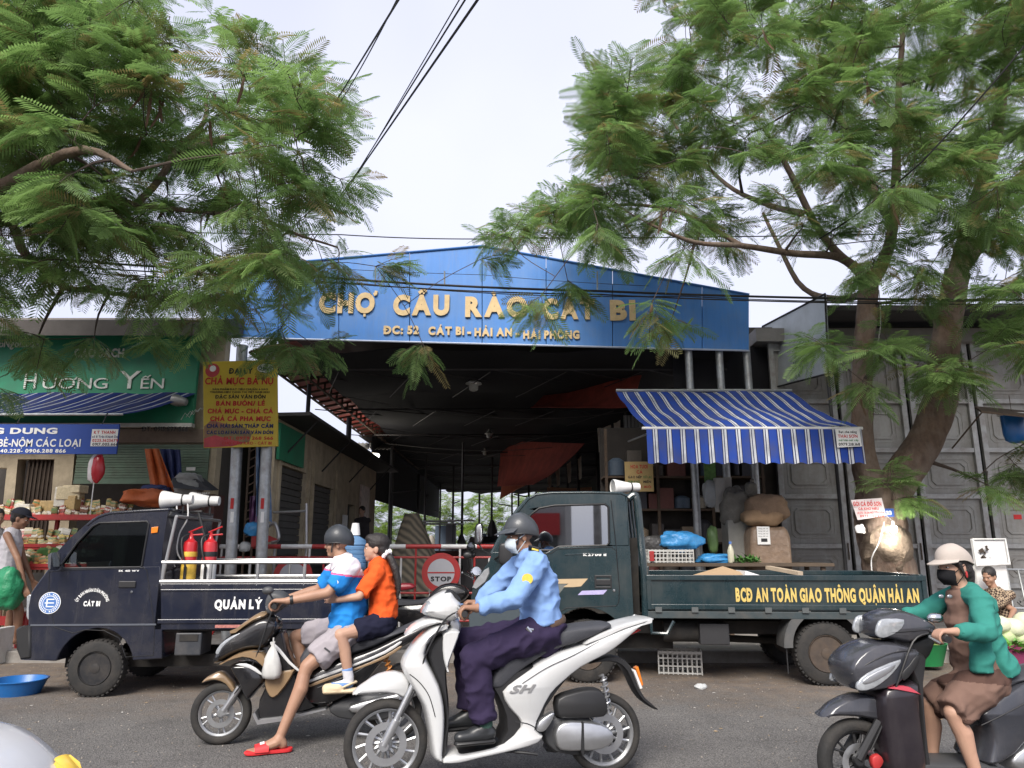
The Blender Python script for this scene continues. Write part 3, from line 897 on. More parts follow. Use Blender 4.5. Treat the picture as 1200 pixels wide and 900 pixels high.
mb=MB();mb.lathe([(.03,0),(.09,.02),(.10,.1),(.06,.26),(.02,.28)],W(201,468,12.2),(1,0,-.2),14);mb.build('winder',mat('grey_motor',(.3,.3,.3),.4,.5,var=.3),aw)
# lower blue board hung from the awning
BY=11.3
PB=YP(BY)
bs=thing('hanging_signboard','blue banner board with white lettering hung low at far left','signboard',W(70,533,BY))
(u0,z0),(u1,z1)=PB.uz(-110,532),PB.uz(140,497)
mb=MB();mb.pbox(PB,u0,u1,z0,z1,-.03,0);mb.build('board',mat('banner_blue',(.012,.06,.33),.5,var=.12),bs,0)
px_text('HÙNG DUNG',PB,-50,67,508.5,7.5,WHITET,bs,off=.003,bold=.045,ext=.004)
px_text('CÁC LOẠI THÍNH-TÁP BÈ-NỘM CÁC LOẠI',PB,-120,94,523.5,9.5,WHITET,bs,off=.003,bold=.02,ext=.004)
px_text('ĐT: 0225 640.228- 0906.288 866',PB,-40,77,530.5,4.5,WHITET,bs,off=.003,bold=.03,ext=.004)
mb=MB();mb.plate(PB,prect(PB,106,503,139,523),(),.002,.006);tg=mb.build('label_plate',WHITET,bs,0)
for s,x0,x1,yb,h,m_ in (('KỲ THANH',110,135,508.5,4,REDT),('số 8 Trần Khánh Dư',108,138,513,2.8,NAVYT),('0225.3625679',108,138,517.8,3.6,REDT),('0917.005.666',108,138,522.3,3.6,BLACKT)):
 px_text(s,PB,x0,x1,yb,h,m_,tg,off=.0065,bold=.03,ext=.001)
mb=MB()
for px in (-60,20,120):mb.tube([PB.pt(px,497,-.01),W(px+6,484,11.72)],.008,5)
mb.build('hanger',DSTEEL,bs)

# ------------------------------------------------------------------ yellow signboard on two poles
SY=11.2
PS=YP(SY)
ys=thing('advertising_sign','yellow advertising sign for fish cakes on galvanised poles','sign',(W(282,640,SY).x,SY+.1,PZ))
mb=MB();mb.plate(PS,PS.poly([(238,424),(324.5,421.5),(325.5,523),(238.5,525)]),(),-.04,0)
board=mb.build('board',mat('yellow_board',(.58,.42,.035),.45,var=.1,scale=3,dirt=((.4,.3,.06),.3,4)),ys,0,bevel=.004)
BR=mat('food_photo_brown',(.30,.13,.07),.5,var=.7,scale=9,dirt=((.10,.2,.06),.8,5))
RB=mat('food_photo_red',(.45,.05,.06),.5,var=.4,scale=6)
mb=MB();mb.plate(PS,PS.poly([(239,500),(248,492),(262,496),(285,500),(296,506),(292,518),(262,522),(239,524)]),(),.001,.0025);mb.build('printed_food_photo',BR,board,0)
mb=MB();mb.plate(PS,PS.poly([(239,514),(252,510),(270,515),(286,519),(272,523),(239,524.5)]),(),.003,.0042);mb.build('printed_red_patch',RB,board,0)
mb=MB();mb.lathe([(.11,0),(.11,.003)],PS.pt(249,434,.001),PS.N,24);mb.build('printed_red_emblem',RB,board,0)
mb=MB();mb.lathe([(.05,0),(.05,.003)],PS.pt(249.5,432,.0045),PS.N,18);mb.build('printed_emblem_centre',WHITET,board,0)
mb=MB();mb.plate(PS,[(PS.uz(311,431.5)[0]+.125*math.cos(t*.3142),PS.uz(311,431.5)[1]+.075*math.sin(t*.3142)) for t in range(20)],(),.001,.003);lg=mb.build('printed_oval',WHITET,board,0)
for s,x0,x1,yb,h,m_,bo in (('ĐẠI LÝ',268,296,438,7,BLACKT,.04),('CHẢ MỰC BÀ NỤ',240,320,450.5,8.5,REDT,.03),('SẢN PHẨM ĐẠT TIÊU CHUẨN 4 SAO',249,314,457.2,2.3,BLACKT,.02),('THƯƠNG HIỆU VÀNG TẠI VIỆT NAM 2022',246,316,460.5,2.3,BLACKT,.02),
('ĐẶC SẢN VÂN ĐỒN',252,311,467,4.5,BLACKT,.03),('BÁN BUÔN/ LẺ',253,310,475.5,6,REDT,.045),('CHẢ MỰC - CHẢ CÁ',243,320,484.5,6,REDT,.045),('CHẢ CÁ PHA MỰC',246,317,493.5,6,REDT,.045),
('CHẢ HẢI SẢN THẬP CẨM',242,320,501.5,5,NAVYT,.045),('CÁC LOẠI HẢI SẢN VÂN ĐỒN',242,320,508.8,4.5,NAVYT,.045),('ĐT: 0979 268 566',262,320,515.3,4,REDT,.02),('CHỢ CẦU RÀO - CÁT BI',260,318,521,3.6,REDT,.02)):
 px_text(s,PS,x0,x1,yb,h,m_,board,off=.005,bold=bo,ext=.0015)
px_text('OCOP',PS,302.5,319.5,433.6,4.5,NAVYT,board,off=.004,bold=.03,ext=.0015)
for pxt,pxb in ((284,271.5),(318,307)):
 a=W(pxb,640,SY+.2);b=W(pxt,405,SY+.2)
 mb=MB();d=(b-a);a0=a-d*((a.z-PZ)/d.z);mb.tube([a0,a0.lerp(b,.5),b],.085,16)
 for z in (.35,.8):mb.lathe([(.09,-.008),(.09,.008)],a0+d*z*.3,d,16)
 mb.build('pole',GALV,ys)
 for zz,c in ((590,REDT),(606,WHITET)):
  q=W(pxb+.5,zz,SY+.2-.09);mb=MB();mb.box(q,(.05,.004,.16));mb.build('sticker',c,ys,0)
mb=MB();mb.pbox(PS,PS.uz(240,440)[0],PS.uz(323,440)[0],PS.uz(240,440)[1],PS.uz(240,437)[1],-.08,-.042);mb.pbox(PS,PS.uz(240,500)[0],PS.uz(323,500)[0],PS.uz(240,503)[1],PS.uz(240,500)[1],-.08,-.042);mb.build('back_rail',DSTEEL,ys,0)

# ------------------------------------------------------------------ right warehouse with metal gates
GY=14.0
PG=YP(GY)
wh=thing('warehouse','grey warehouse front with dark eave above tall panelled gates','warehouse',(8,GY,PZ))
xl,xr=W(893,560,GY).x,16.0
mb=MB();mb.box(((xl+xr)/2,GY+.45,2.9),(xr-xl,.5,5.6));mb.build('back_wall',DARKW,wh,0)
mb=MB();mb.box(((xl+xr)/2,GY+.05,5.42),(xr-xl,.6,.26));mb.build('lintel',mat('grey_beam',(.22,.21,.2),.8,var=.2),wh,0)
mb=MB();zt=5.6
mb.add([(xl+.9,GY-1.2,zt),(xr,GY-1.2,zt),(xr,GY+9,zt+1.0),(xl+.9,GY+9,zt+1.0),(xl+.9,GY-1.2,zt+.1),(xr,GY-1.2,zt+.1),(xr,GY+9,zt+1.1),(xl+.9,GY+9,zt+1.1)],[(0,3,2,1),(4,5,6,7),(0,1,5,4),(1,2,6,5),(2,3,7,6),(3,0,4,7)])
mb.build('roof',ROOFD,wh,0)
GATE=mat('gate_grey',(.30,.30,.288),.65,.05,var=.2,scale=2.5,dirt=((.17,.145,.12),.7,2),streak=((.14,.12,.10),.45))
GATEF=mat('gate_frame',(.37,.375,.37),.5,.3,var=.2,dirt=((.12,.08,.05),.6,4))
gx=[W(p_,560,GY).x for p_ in (908,989,1072,1152,1233)]
gx+=[gx[-1]+1.35,gx[-1]+2.7]
rails=[W(1000,p_,GY).z for p_ in (640,582,528,471,410)]
rails=[PZ+.06,PZ+.62]+rails[0:]
names=['behind the stacked sacks','just left of the leaning tree trunk','behind the right fork of the tree','right of the tree fork','behind the seated vendor','farthest right']
for k in range(6):
 x0,x1=gx[k]+.035,gx[k+1]-.035
 t=thing('gate_leaf','tall grey panelled metal gate leaf '+names[k],'gate',((x0+x1)/2,GY,PZ),'grey metal gate leaves')
 for x in (x0+.05,x1-.05):
  mb=MB();mb.box((x,GY-.04,(rails[0]+5.3)/2),(.1,.08,5.3-rails[0]));mb.build('stile',GATEF,t,0,bevel=.006)
 zz=rails+[5.27]
 for i,z in enumerate(zz):
  mb=MB();mb.box(((x0+x1)/2,GY-.035,z),(x1-x0-.2,.07,.085));mb.build('rail',GATEF,t,0,bevel=.005)
 for z0,z1 in zip(zz[:-1],zz[1:]):
  a,b,c,d=x0+.1,x1-.1,z0+.043,z1-.043
  mb=MB();mb.box(((a+b)/2,GY,(c+d)/2),(b-a,.02,d-c))
  q=MB()
  for ins,dep in ((.10,.018),(.17,.03)):
   if d-c<2.6*ins:continue
   ch=.07
   def octo(i):return [(a+i+ch,c+i),(b-i-ch,c+i),(b-i,c+i+ch),(b-i,d-i-ch),(b-i-ch,d-i),(a+i+ch,d-i),(a+i,d-i-ch),(a+i,c+i+ch)]
   mb.plate(PG,octo(ins),[octo(ins+.035)],.008,dep)
  mb.build('panel',GATE,t,0,bevel=.006)
 mb=MB();mb.tube([(x1-.05,GY-.1,1.2),(x1-.05,GY-.1,1.5)],.012,6);mb.build('bolt',RUSTY,t)
mb=MB();mb.plate(PG,prect(PG,1189,603,1197.5,608.5,.03),(),.012,.016);o=mb.build('sticker',REDT,None,0);tag(o,'small red sticker on the gate above the vendor','sticker')
# pale slanting side panel next to the hall
mb=MB();q=[W(893,383,14.6),W(966,345,12.4),W(970,438,12.4),W(893,458,14.6)]
mb.add(q+[p+Vector((.05,.02,0)) for p in q],[(0,1,2,3),(7,6,5,4),(0,4,5,1),(1,5,6,2),(2,6,7,3),(3,7,4,0)])
sp=thing('side_billboard','blank pale grey billboard set at a slant right of the hall','billboard',q[2])
mb.build('board',mat('pale_billboard',(.46,.50,.52),.5,.1,var=.12,scale=2,dirt=((.25,.26,.25),.5,1.6)),sp,0)
mb=MB();mb.tube([q[0]+Vector((0,-.03,0)),q[1]+Vector((0,-.03,0)),q[2]+Vector((0,-.03,0)),q[3]+Vector((0,-.03,0))],.02,6,closed=True)
mb.tube([q[2],Vector((q[2].x,q[2].y,PZ))],.03,8);mb.build('frame',DSTEEL,sp)

# ------------------------------------------------------------------ blue striped awning over the right stall
aw=thing('striped_awning','blue awning with white stripes and straight valance over the right stall','awning',(3.6,12.6,2.7))
aL,aR=2.02,5.32
Yb,Yf=13.05,10.95
zb,zf=W(800,459,Yb).z,W(880,501,Yf).z
# straighten the pixel ends into real X positions
bx0,bx1=W(722,459,Yb).x,W(928,460,Yb).x
fx0,fx1=W(757,503,Yf).x,W(1008,499,Yf).x
nu,nv=90,12
acr=[3.35*i/nu for i in range(nu+1)]
rows=[]
for j in range(nv+1):
 v=j/nv;r=[]
 for i in range(nu+1):
  u=i/nu
  x=(bx0+(bx1-bx0)*u)*(1-v)+(fx0+(fx1-fx0)*u)*v
  r.append((x,Yb+(Yf-Yb)*v,zb+(zf-zb)*v-.10*math.sin(v*math.pi)*(.6+.4*math.sin(u*9))+.05*noise.noise(Vector((u*5,v*4,2)))))
 rows.append(r)
SM1=stripe_mat('striped_cloth',.215)
striped('cloth_top',rows,SM1,aw,acr)
zv=W(880,541,Yf).z
rows=[]
for j in range(7):
 v=j/6
 rows.append([(fx0+(fx1-fx0)*i/120,Yf-.03-.02*v*math.sin(i*.55)-.03*v,zf-.03+(zv-zf)*v*(1+.025*math.sin(i*.8))) for i in range(121)])
SMV=stripe_mat('striped_valance',.215,.1)
striped('valance',rows,SMV,aw,[3.35*i/120 for i in range(121)])
mb=MB();mb.tube([(fx0-.06,Yf,zf-.01),(fx1+.03,Yf,zf-.01)],.022,8);mb.build('front_bar',WHITEP,aw)
mb=MB();mb.tube([(bx0,Yb,zb+.02),(bx1,Yb,zb+.02)],.03,8);mb.build('roller',GALV,aw)
for u in (.06,.5,.95):
 mb=MB();mb.tube([(bx0+(bx1-bx0)*u,Yb,zb-.9),(fx0+(fx1-fx0)*u,Yf,zf-.03)],.016,6);mb.build('arm',GALV,aw)
PA=YP(Yf-.09)
mb=MB();mb.plate(PA,PA.poly([(979,503),(1007,501),(1010,523),(981,524.5)]),(),0,.004);tg=mb.build('awning_label',WHITET,aw,0)
for s,x0,x1,yb,h,m_ in (('Bạt che nắng',983,1004,507.5,3,BLACKT),('THÁI SƠN',982,1005,513,4,REDT),('mái hiên mái xếp',983,1006,517,2.6,mat('green_print',(.03,.2,.06),.6)),('0979.218.168',983,1008,522.3,3.6,BLACKT)):
 px_text(s,PA,x0,x1,yb,h,m_,tg,off=.0045,bold=.03,ext=.001)

 # ================================================================== VEHICLES
def paint(name,col,rough=.3,dirtc=(.12,.10,.08),amt=.35,coat=.6,ds=3.0):
 return mat(name,col,rough,var=.12,scale=3,coat=coat,dirt=(dirtc,amt,ds),streak=(tuple(min(1,.35*c+.6*d+.02) for c,d in zip(col,dirtc)),amt*.9),bump=.03,bscale=5)
NAVY=paint('navy_truck_paint',(.007,.010,.024),.26,(.06,.055,.05),.4)
DGREEN=paint('dark_green_truck_paint',(.009,.026,.032),.26,(.07,.068,.06),.4)
CHROME=mat('chrome',(.62,.63,.64),.18,1.0,var=.06,scale=10)
ALU=mat('aluminium',(.55,.56,.57),.35,.9,var=.12,scale=12)
STAINL=mat('stainless_rail',(.40,.40,.40),.38,.7,var=.15,scale=9)
UNDER=mat('underbody',(.022,.021,.02),.9,var=.4,dirt=((.06,.05,.04),.6,5))
SEATM=mat('seat_vinyl',(.05,.048,.045),.6,var=.2)
AMBER=mat('amber_lens',(.7,.2,.02),.2,var=.05)
REDL=mat('red_lens',(.55,.015,.015),.2,var=.05)
LENS=mat('clear_lens',(.40,.42,.44),.08,.35,var=.35,scale=30)
WGLASS=glass_mat('truck_glass',(.28,.34,.33),.42)
WGLASS2=glass_mat('small_truck_glass',(.5,.56,.54),.07)
def wheel(c,axis,r,w,root,rim_m,style='steel',n=40,name='wheel',tread=True,spokes=5):
 """wheel > tyre, rim; axis points at the viewer"""
 ax=Vector(axis).normalized();c=Vector(c)
 h=w/2
 ri=r*(.58 if style=='steel' else .74)
 if style=='slim':ri=r*.80
 prof=[(ri,-h*.75),(ri*1.04,-h*.95),(r*.90,-h),(r*.965,-h*.82),(r,-h*.45),(r*1.003,0),(r,h*.45),(r*.965,h*.82),(r*.90,h),(ri*1.04,h*.95),(ri,h*.75)]
 mb=MB();mb.lathe(prof,c,ax,n+8,closed=True)
 if tread:
  x,y,a=frame(ax)
  for k in range(n):
   t=2*math.pi*k/n
   for sgn in (-1,1):
    d=x*math.cos(t+sgn*.05)+y*math.sin(t+sgn*.05)
    tt= -x*math.sin(t)+y*math.cos(t)
    M=Matrix((d,tt,a)).transposed()
    mb.box(c+d*(r*.985)+a*(sgn*h*.55),(r*.05,2*math.pi*r/n*.52,h*.7),M)
 root_o=mb.build(name,RUBBER,root,50)
 x,y,a=frame(ax)
 mb=MB()
 if style=='steel':
  mb.lathe([(ri*1.02,h*.8),(ri*.98,h*.95),(ri*.90,h*.7),(ri*.85,-h*.15),(ri*.74,-h*.3),(ri*.52,h*.35),(ri*.30,h*.42),(ri*.29,h*.85),(ri*.12,h*.9),(0.001,h*.9)],c,ax,30)
  for k in range(5):
   t=2*math.pi*k/5
   mb.lathe([(.010,0),(.010,.02)],c+(x*math.cos(t)+y*math.sin(t))*ri*.42+a*h*.52,ax,6)
  mb.lathe([(ri*.98,-h*.8),(ri*.5,-h*.3),(.001,-h*.3)],c,ax,24)
  o=mb.build('rim',rim_m,root_o,30)
  mb=MB()
  for k in range(8):
   t=2*math.pi*(k+.5)/8
   mb.lathe([(ri*.12,-.01),(ri*.12,.012)],c+(x*math.cos(t)+y*math.sin(t))*ri*.63+a*h*.03,ax,10)
  mb.build('rim_hole',BLACK,root_o)
 else:
  mb.lathe([(ri*1.02,h*.5),(ri*1.02,h*.62),(ri*.97,h*.62),(ri*.90,h*.35),(ri*.90,-h*.35),(ri*.97,-h*.62),(ri*1.02,-h*.62),(ri*1.02,-h*.5)],c,ax,40,closed=True)
  mb.lathe([(ri*.16,-h*.8),(ri*.20,-h*.6),(ri*.20,h*.6),(ri*.14,h*.85),(.004,h*.86)],c,ax,18)
  for k in range(spokes):
   t=2*math.pi*k/spokes+.35
   d0=x*math.cos(t)+y*math.sin(t);d1=x*math.cos(t+.22)+y*math.sin(t+.22);d2=x*math.cos(t-.10)+y*math.sin(t-.10)
   mb.tube([c+d0*ri*.15,c+d0.lerp(d1,.5)*ri*.55,c+d1*ri*.93],[ri*.07,ri*.045,ri*.05],6)
   if spokes<8:mb.tube([c+d0*ri*.15,c+d2*ri*.93],[ri*.06,ri*.04],6)
  mb.build('rim',rim_m,root_o,40)
  mb=MB();mb.lathe([(ri*.62,h*.75),(ri*.62,h*.82),(ri*.40,h*.82),(ri*.40,h*.75)],c,ax,30,closed=True)
  mb.build('brake_disc',ALU,root_o,40)
 return root_o
def speaker_horn(p,ax,L,r,parent,name='loudspeaker'):
 ax=Vector(ax).normalized()
 mb=MB();mb.lathe([(r*.86,0.012),(r*.97,0),(r,.015),(r*.96,L*.12),(r*.74,L*.4),(r*.60,L*.62),(r*.56,L*.64),(r*.56,L*.9),(r*.5,L),(.002,L)],p,ax,24)
 o=mb.build(name,mat('horn_white',(.72,.72,.70),.4,var=.06,dirt=((.4,.38,.34),.4,8)),parent)
 mb=MB();mb.lathe([(r*.85,.004),(r*.4,L*.3),(.002,L*.35)],p+ax*.008,ax,24);mb.build('horn_mouth',mat('horn_inside',(.35,.35,.34),.5),o)
 x,y,a=frame(ax)
 mb=MB();mb.tube([p+ax*L*.7+UP* -.02+y*r*.5,p+ax*L*.7-UP*r*1.5],.012,6);mb.lathe([(r*.6,0),(r*.6,.015)],p+ax*L*.66,ax,20);mb.build('bracket',BLACK,o)
 return o
def arch(c,r,a0,a1,n=14):
 return [(c[0]+r*math.cos(R(a0+(a1-a0)*i/n)),c[1]+r*math.sin(R(a0+(a1-a0)*i/n))) for i in range(n+1)]
def inset_px(poly,k):
 cx=sum(p[0] for p in poly)/len(poly);cy=sum(p[1] for p in poly)/len(poly)
 return [(cx+(x-cx)*k,cy+(y-cy)*k) for x,y in poly]

 # ------------------------------------------------------------------ small navy pickup on the left
PT=Plane(G(110,818),G(340,815.5))
P=PT
tk=thing('small_pickup_truck','small dark navy pickup truck with railed bed and white horn speakers on the left','truck',P.at(1.5,0,-.7))
WD=1.38
wc=P.uz(109.5,780);wr=wc[1]
wu,wz=P.uz(110,781)
fr_c=(wu,wr*.99)
# lower cab body with the wheel arch cut into its outline
ARC=arch((wu,.28),.37,10,170)[::-1]
low=P.poly([(23.5,772),(22,750),(33,733),(33,712),(36,695),(40,689),(56,667),(188,664),(190,690),(190,772)])
bz=low[-1][1]
body=[low[9],]+[(low[9][0]-.02,bz)]+[p for p in ARC[::-1]]+[low[0]]+low[1:9]
body=[(low[9][0],bz)]+ARC[::-1]+[(low[0][0]+.0,bz)]+low[1:9]
mb=MB();mb.plate(P,body,(),-WD,0)
cab=mb.build('cab_body',NAVY,tk,30,bevel=.03,seg=3)
# greenhouse: side panels with window openings, roof, pillars
side=[(56,669),(64,649),(84,628),(101,614),(114,604.5),(130,600),(165,597.5),(197,596),(190,640),(188,668)]
win=[(72,661),(90,636),(108,617),(116,612.8),(172,611),(174,614),(166,663),(164,664.5),(73,666)]
for o0,o1,nm in ((-.045,0.0,'side_panel'),(-WD,-WD+.045,'side_panel')):
 mb=MB();mb.plate(P,P.poly(side),[P.poly(win)],o0-.012,o1-.012);mb.build(nm,NAVY,tk,30)
 mb=MB();mb.plate(P,P.poly(win),(),o0+.012,o0+.017);mb.build('side_window',WGLASS2,tk,0)
gum=MB();gum.tube([P.at(*q,-.006) for q in P.poly(win)],.009,6,closed=True);gum.build('window_seal',BLACK,tk)
def bridge(pts,o0,o1,th=.03):
 mb=MB()
 a=[P.at(u,z,o0) for u,z in pts];b=[P.at(u,z,o1) for u,z in pts]
 mb.grid([a,b],thick=th);return mb
bridge(P.poly([(100,614.5),(108,608),(114,604.2),(122,601.3),(130,599.4),(165,597),(198,595.4)]),-.004,-WD+.004,.03).build('roof',NAVY,tk,40,bevel=.01)
bridge(P.poly([(60,660),(84,629),(106,610)]),-.07,-WD+.07,.006).build('windscreen',WGLASS2,tk,40)
bridge(P.poly([(197,597),(190,640),(189,668)]),-.02,-WD+.02,.02).build('cab_back',NAVY,tk,40)
mb=MB()
for o in (-.05,-WD+.05):mb.tube([P.at(*P.uz(x,y),o) for x,y in ((56,667),(64,650),(85,628.5),(108,609))],.022,8)
mb.build('windscreen_pillar',NAVY,tk)
# door with its shut lines, handle, lettering
door=[(58,670),(75,668.3),(168,665.5),(172,668),(181,735),(180,768),(147,770),(140,748),(122,739),(100,738),(86,742),(64,735),(57,700)]
mb=MB();mb.tube([P.at(*q,.001) for q in P.poly(door)],.004,4,closed=True);mb.build('door_gap',BLACK,tk)
mb=MB();mb.pbox(P,*[f for f in (P.uz(139,688)[0],P.uz(159,688)[0],P.uz(150,688.5)[1],P.uz(150,681)[1])],.0,.012);dh=mb.build('door_handle',BLACK,tk,0,bevel=.005)
mb=MB();mb.lathe([(.012,0),(.012,.006),(.001,.007)],P.pt(154.5,693.5,.002),P.N,12);mb.build('lock',CHROME,dh)
mb=MB();mb.pbox(P,P.uz(36,733)[0],P.uz(183,733)[0],P.uz(100,733.2)[1],P.uz(100,731.2)[1],0,.008);mb.build('side_moulding',mat('moulding_grey',(.09,.10,.12),.4,var=.1),tk,0)
mb=MB();mb.plate(P,P.poly([(178,618),(186,617),(185,624),(177.5,625)],-.01),(),-.012,.004);mb.build('side_marker',AMBER,tk,0,bevel=.003)
# bumper, headlamps, mirror
mb=MB();mb.plate(P,P.poly([(19,737),(24,734),(37,734),(37,771),(25,773),(19.5,760)]),(),-WD-.02,.015);mb.build('front_bumper',BLACK,tk,30,bevel=.02)
for o in (-.02,-WD+.22):
 mb=MB();mb.plate(P,P.poly([(30.5,699),(35,696),(37,700),(36.5,724),(32,727),(30,722)]),(),o-.2,o+.012);mb.build('headlamp',LENS,tk,30,bevel=.008)
mb=MB();mb.puff(P,P.poly([(63,649),(68.5,647),(68.5,664),(65,668),(62.5,664)],.1),.09,.13,.012,3);mr_=mb.build('mirror',CHROME,tk)
mb=MB();mb.tube([P.at(*P.uz(67,660),.1),P.at(*P.uz(72,662),-.02)],.01,6);mb.build('mirror_arm',BLACK,mr_)
# emblem and door lettering
EMB=mat('emblem_blue',(.06,.16,.42),.5,var=.05)
c=P.pt(58.5,706.5,.004)
mb=MB();mb.lathe([(.105,0),(.105,.003)],c,P.N,36);em=mb.build('emblem',WHITET,tk)
mb=MB();mb.lathe([(.098,.003),(.098,.004)],c,P.N,36);mb.build('emblem_ring',EMB,em)
mb=MB();mb.lathe([(.070,.0042),(.070,.005)],c,P.N,30);mb.build('emblem_ring',WHITET,em)
mb=MB();mb.lathe([(.064,.0052),(.064,.006)],c,P.N,30);mb.build('emblem_field',EMB,em)
cu=P.uz(58.5,706.5)
for k in range(26):
 if k in (6,19):continue
 t=2*math.pi*k/26
 mb=MB();mb.pbox(P,cu[0]+.084*math.cos(t)-.006,cu[0]+.084*math.cos(t)+.006,cu[1]+.084*math.sin(t)-.006,cu[1]+.084*math.sin(t)+.006,.0081,.0088);mb.build('emblem_lettering',WHITET,em,0)
mb=MB()
for dz,a,b in ((.035,-.025,.045),(.0,-.045,.045),(-.035,-.025,.045)):mb.pbox(P,cu[0]+a,cu[0]+b,cu[1]+dz-.005,cu[1]+dz+.005,.0102,.011)
mb.pbox(P,cu[0]-.03,cu[0]-.018,cu[1]-.04,cu[1]+.04,.0102,.0112);mb.build('emblem_bars',WHITET,em,0)
class Arc:  # lettering bent along an arc on the door
 def __init__(s,pl,c,r):s.pl,s.c,s.r=pl,c,r
 def at(s,u,z,off=0.0):
  t=math.pi/2-u/s.r
  return s.pl.at(s.c[0]+(s.r+z)*math.cos(t),s.c[1]+(s.r+z)*math.sin(t),off)
ac=P.uz(107.5,711)
text('ỦY BAN NHÂN DÂN PHƯỜNG',Arc(P,ac,.145),0,0,.004,.034,WHITET,tk,width=.36,bold=.03,ext=.001,align='CENTER')
px_text('CÁT BI',P,97.5,117,710.5,6.5,WHITET,tk,off=.004,bold=.06,ext=.001)
px_text('SK 410 WV',P,139,163,670,2.2,WHITET,tk,off=.004,bold=.03,ext=.001)
# cab interior
mb=MB();su,sz=P.uz(150,668,-.4)
mb.box(P.at(su+.02,sz+.18,-.38),(.14,.5,.62));mb.box(P.at(su+.02,sz+.18,-1.0),(.14,.5,.62));mb.build('seat',SEATM,tk,30,bevel=.04)
mb=MB();q=P.at(*P.uz(88,668,-.4),-.35);mb.lathe([(.19,-.012),(.2,0),(.19,.012),(.18,0)],q,(.75,0,.66),24,closed=True);mb.tube([q,q+Vector((-.25,0,-.3))],.02,6);mb.build('steering_wheel',BLACK,tk)
# driver-side glimpse: bags on the seat
# bed
bu0,bu1=P.uz(184,700)[0],P.uz(184,700)[0]+1.95
zt,zb_=P.uz(190,684)[1],P.uz(190,738)[1]
P2=P
for o0,o1,nm in ((-.03,0,'bed_side'),(-WD,-WD+.03,'bed_side')):
 mb=MB();mb.pbox(P,bu0,bu1,zb_,zt,o0,o1);mb.pbox(P,bu0+.03,bu1-.03,zb_+.06,zb_+.10,o1,o1+.012);mb.pbox(P,bu0+.03,bu1-.03,zt-.075,zt-.055,o1,o1+.008)
 mb.build(nm,NAVY,tk,0,bevel=.008)
mb=MB();mb.pbox(P,bu0,bu1,zb_-.02,zb_+.03,-WD+.04,-.04);mb.build('bed_floor',UNDER,tk,0)
mb=MB();mb.pbox(P,bu1-.03,bu1+.0,zb_,zt,-WD+.035,-.035);mb.build('tailgate',NAVY,tk,0,bevel=.008)
mb=MB();mb.pbox(P,bu0,bu0+.03,zb_,zt,-WD+.035,-.035);mb.build('bed_front',NAVY,tk,0,bevel=.008)
for o in (.0,-WD):
 mb=MB()
 zr=P.uz(190,659)[1];oo= -.015+o
 mb.tube([P.at(bu0+.01,zt+.02,oo),P.at(bu1,zt+.02,oo)],.022,8)
 mb.tube([P.at(bu0+.01,zr,oo),P.at(bu1-.02,zr,oo)],.02,8)
 for k in range(5):
  u=bu0+.03+(bu1-bu0-.06)*k/4
  mb.tube([P.at(u,zt-.02,oo),P.at(u,zr,oo)],.017,8)
 mb.tube([P.at(bu0+.02,zt,oo),P.at(bu0+.11,zr+.46,oo)],.017,8)
 mb.build('rail',STAINL,tk)
mb=MB();zr2=zr+.46
mb.tube([P.at(bu0+.11,zr2,-.015),P.at(bu0+.11,zr2,-WD)],.017,8);mb.build('rail',STAINL,tk)
# chassis, box, mud flaps, wheels
mb=MB();mb.pbox(P,P.uz(60,760)[0],bu1-.1,.24,.36,-WD+.3,-.3);mb.build('chassis',UNDER,tk,0)
mb=MB();mb.pbox(P,P.uz(203,760)[0],P.uz(234,760)[0],P.uz(203,769)[1],P.uz(203,742)[1],-.35,-.03);bx_=mb.build('battery_box',mat('box_black',(.03,.034,.042),.5,var=.2,dirt=((.1,.09,.08),.5,6)),tk,0,bevel=.012)
mb=MB();mb.pbox(P,P.uz(208,760)[0],P.uz(230,760)[0],P.uz(208,752)[1],P.uz(208,744)[1],-.029,-.022);mb.build('box_lid',UNDER,bx_,0,bevel=.004)
mb=MB();mb.pbox(P,P.uz(250,760)[0],P.uz(282,760)[0],P.uz(250,735.8)[1],P.uz(250,732.3)[1],.001,.004);mb.build('reflector_tape',mat('reflector',(.35,.14,.12),.4,var=.8,scale=40),tk,0)
for u in (wu,wu+1.84):
 for o in (-.09,-WD+.09):
  wheel(P.at(u,.268,o),P.N if o> -.5 else -P.N,.27,.155,tk,mat('painted_rim',(.02,.021,.024),.5,.3,var=.2,dirt=((.1,.085,.07),.5,9)),'steel',36)
px_text('QUẢN LÝ',P,251,307,714,12,WHITET,tk,off=.006,bold=.06,ext=.002)
# horns on the rack behind the cab
hp=P.at(*P.uz(190,586,-.35),-.35)
speaker_horn(hp,(1,.1,.02),.32,.10,tk)
speaker_horn(hp+Vector((.16,.34,.01)),(1,.05,.0),.32,.10,tk)
mb=MB()
for (dx,dz) in ((.16,-.12),(.28,-.1)):
 mb.tube(cr([hp+Vector((dx,0,-.04)),hp+Vector((dx+.02,-.02,-.2)),hp+Vector((dx-.06,.0,-.36)),hp+Vector((dx-.05,-.03,-.55)),hp+Vector((dx+.05,0,-.7))],5,False),.008,5)
mb.build('speaker_wire',WHITEP,tk)
mb=MB();mb.tube([hp+Vector((-.05,.1,-.12)),hp+Vector((.4,.1,-.12))],.016,6);mb.tube([hp+Vector((.05,.1,-.12)),P.at(bu0+.1,zt,-.45)],.016,6);mb.tube([hp+Vector((.36,.1,-.12)),P.at(bu0+.42,zt,-.45)],.014,6);mb.build('speaker_rack',DSTEEL,tk)

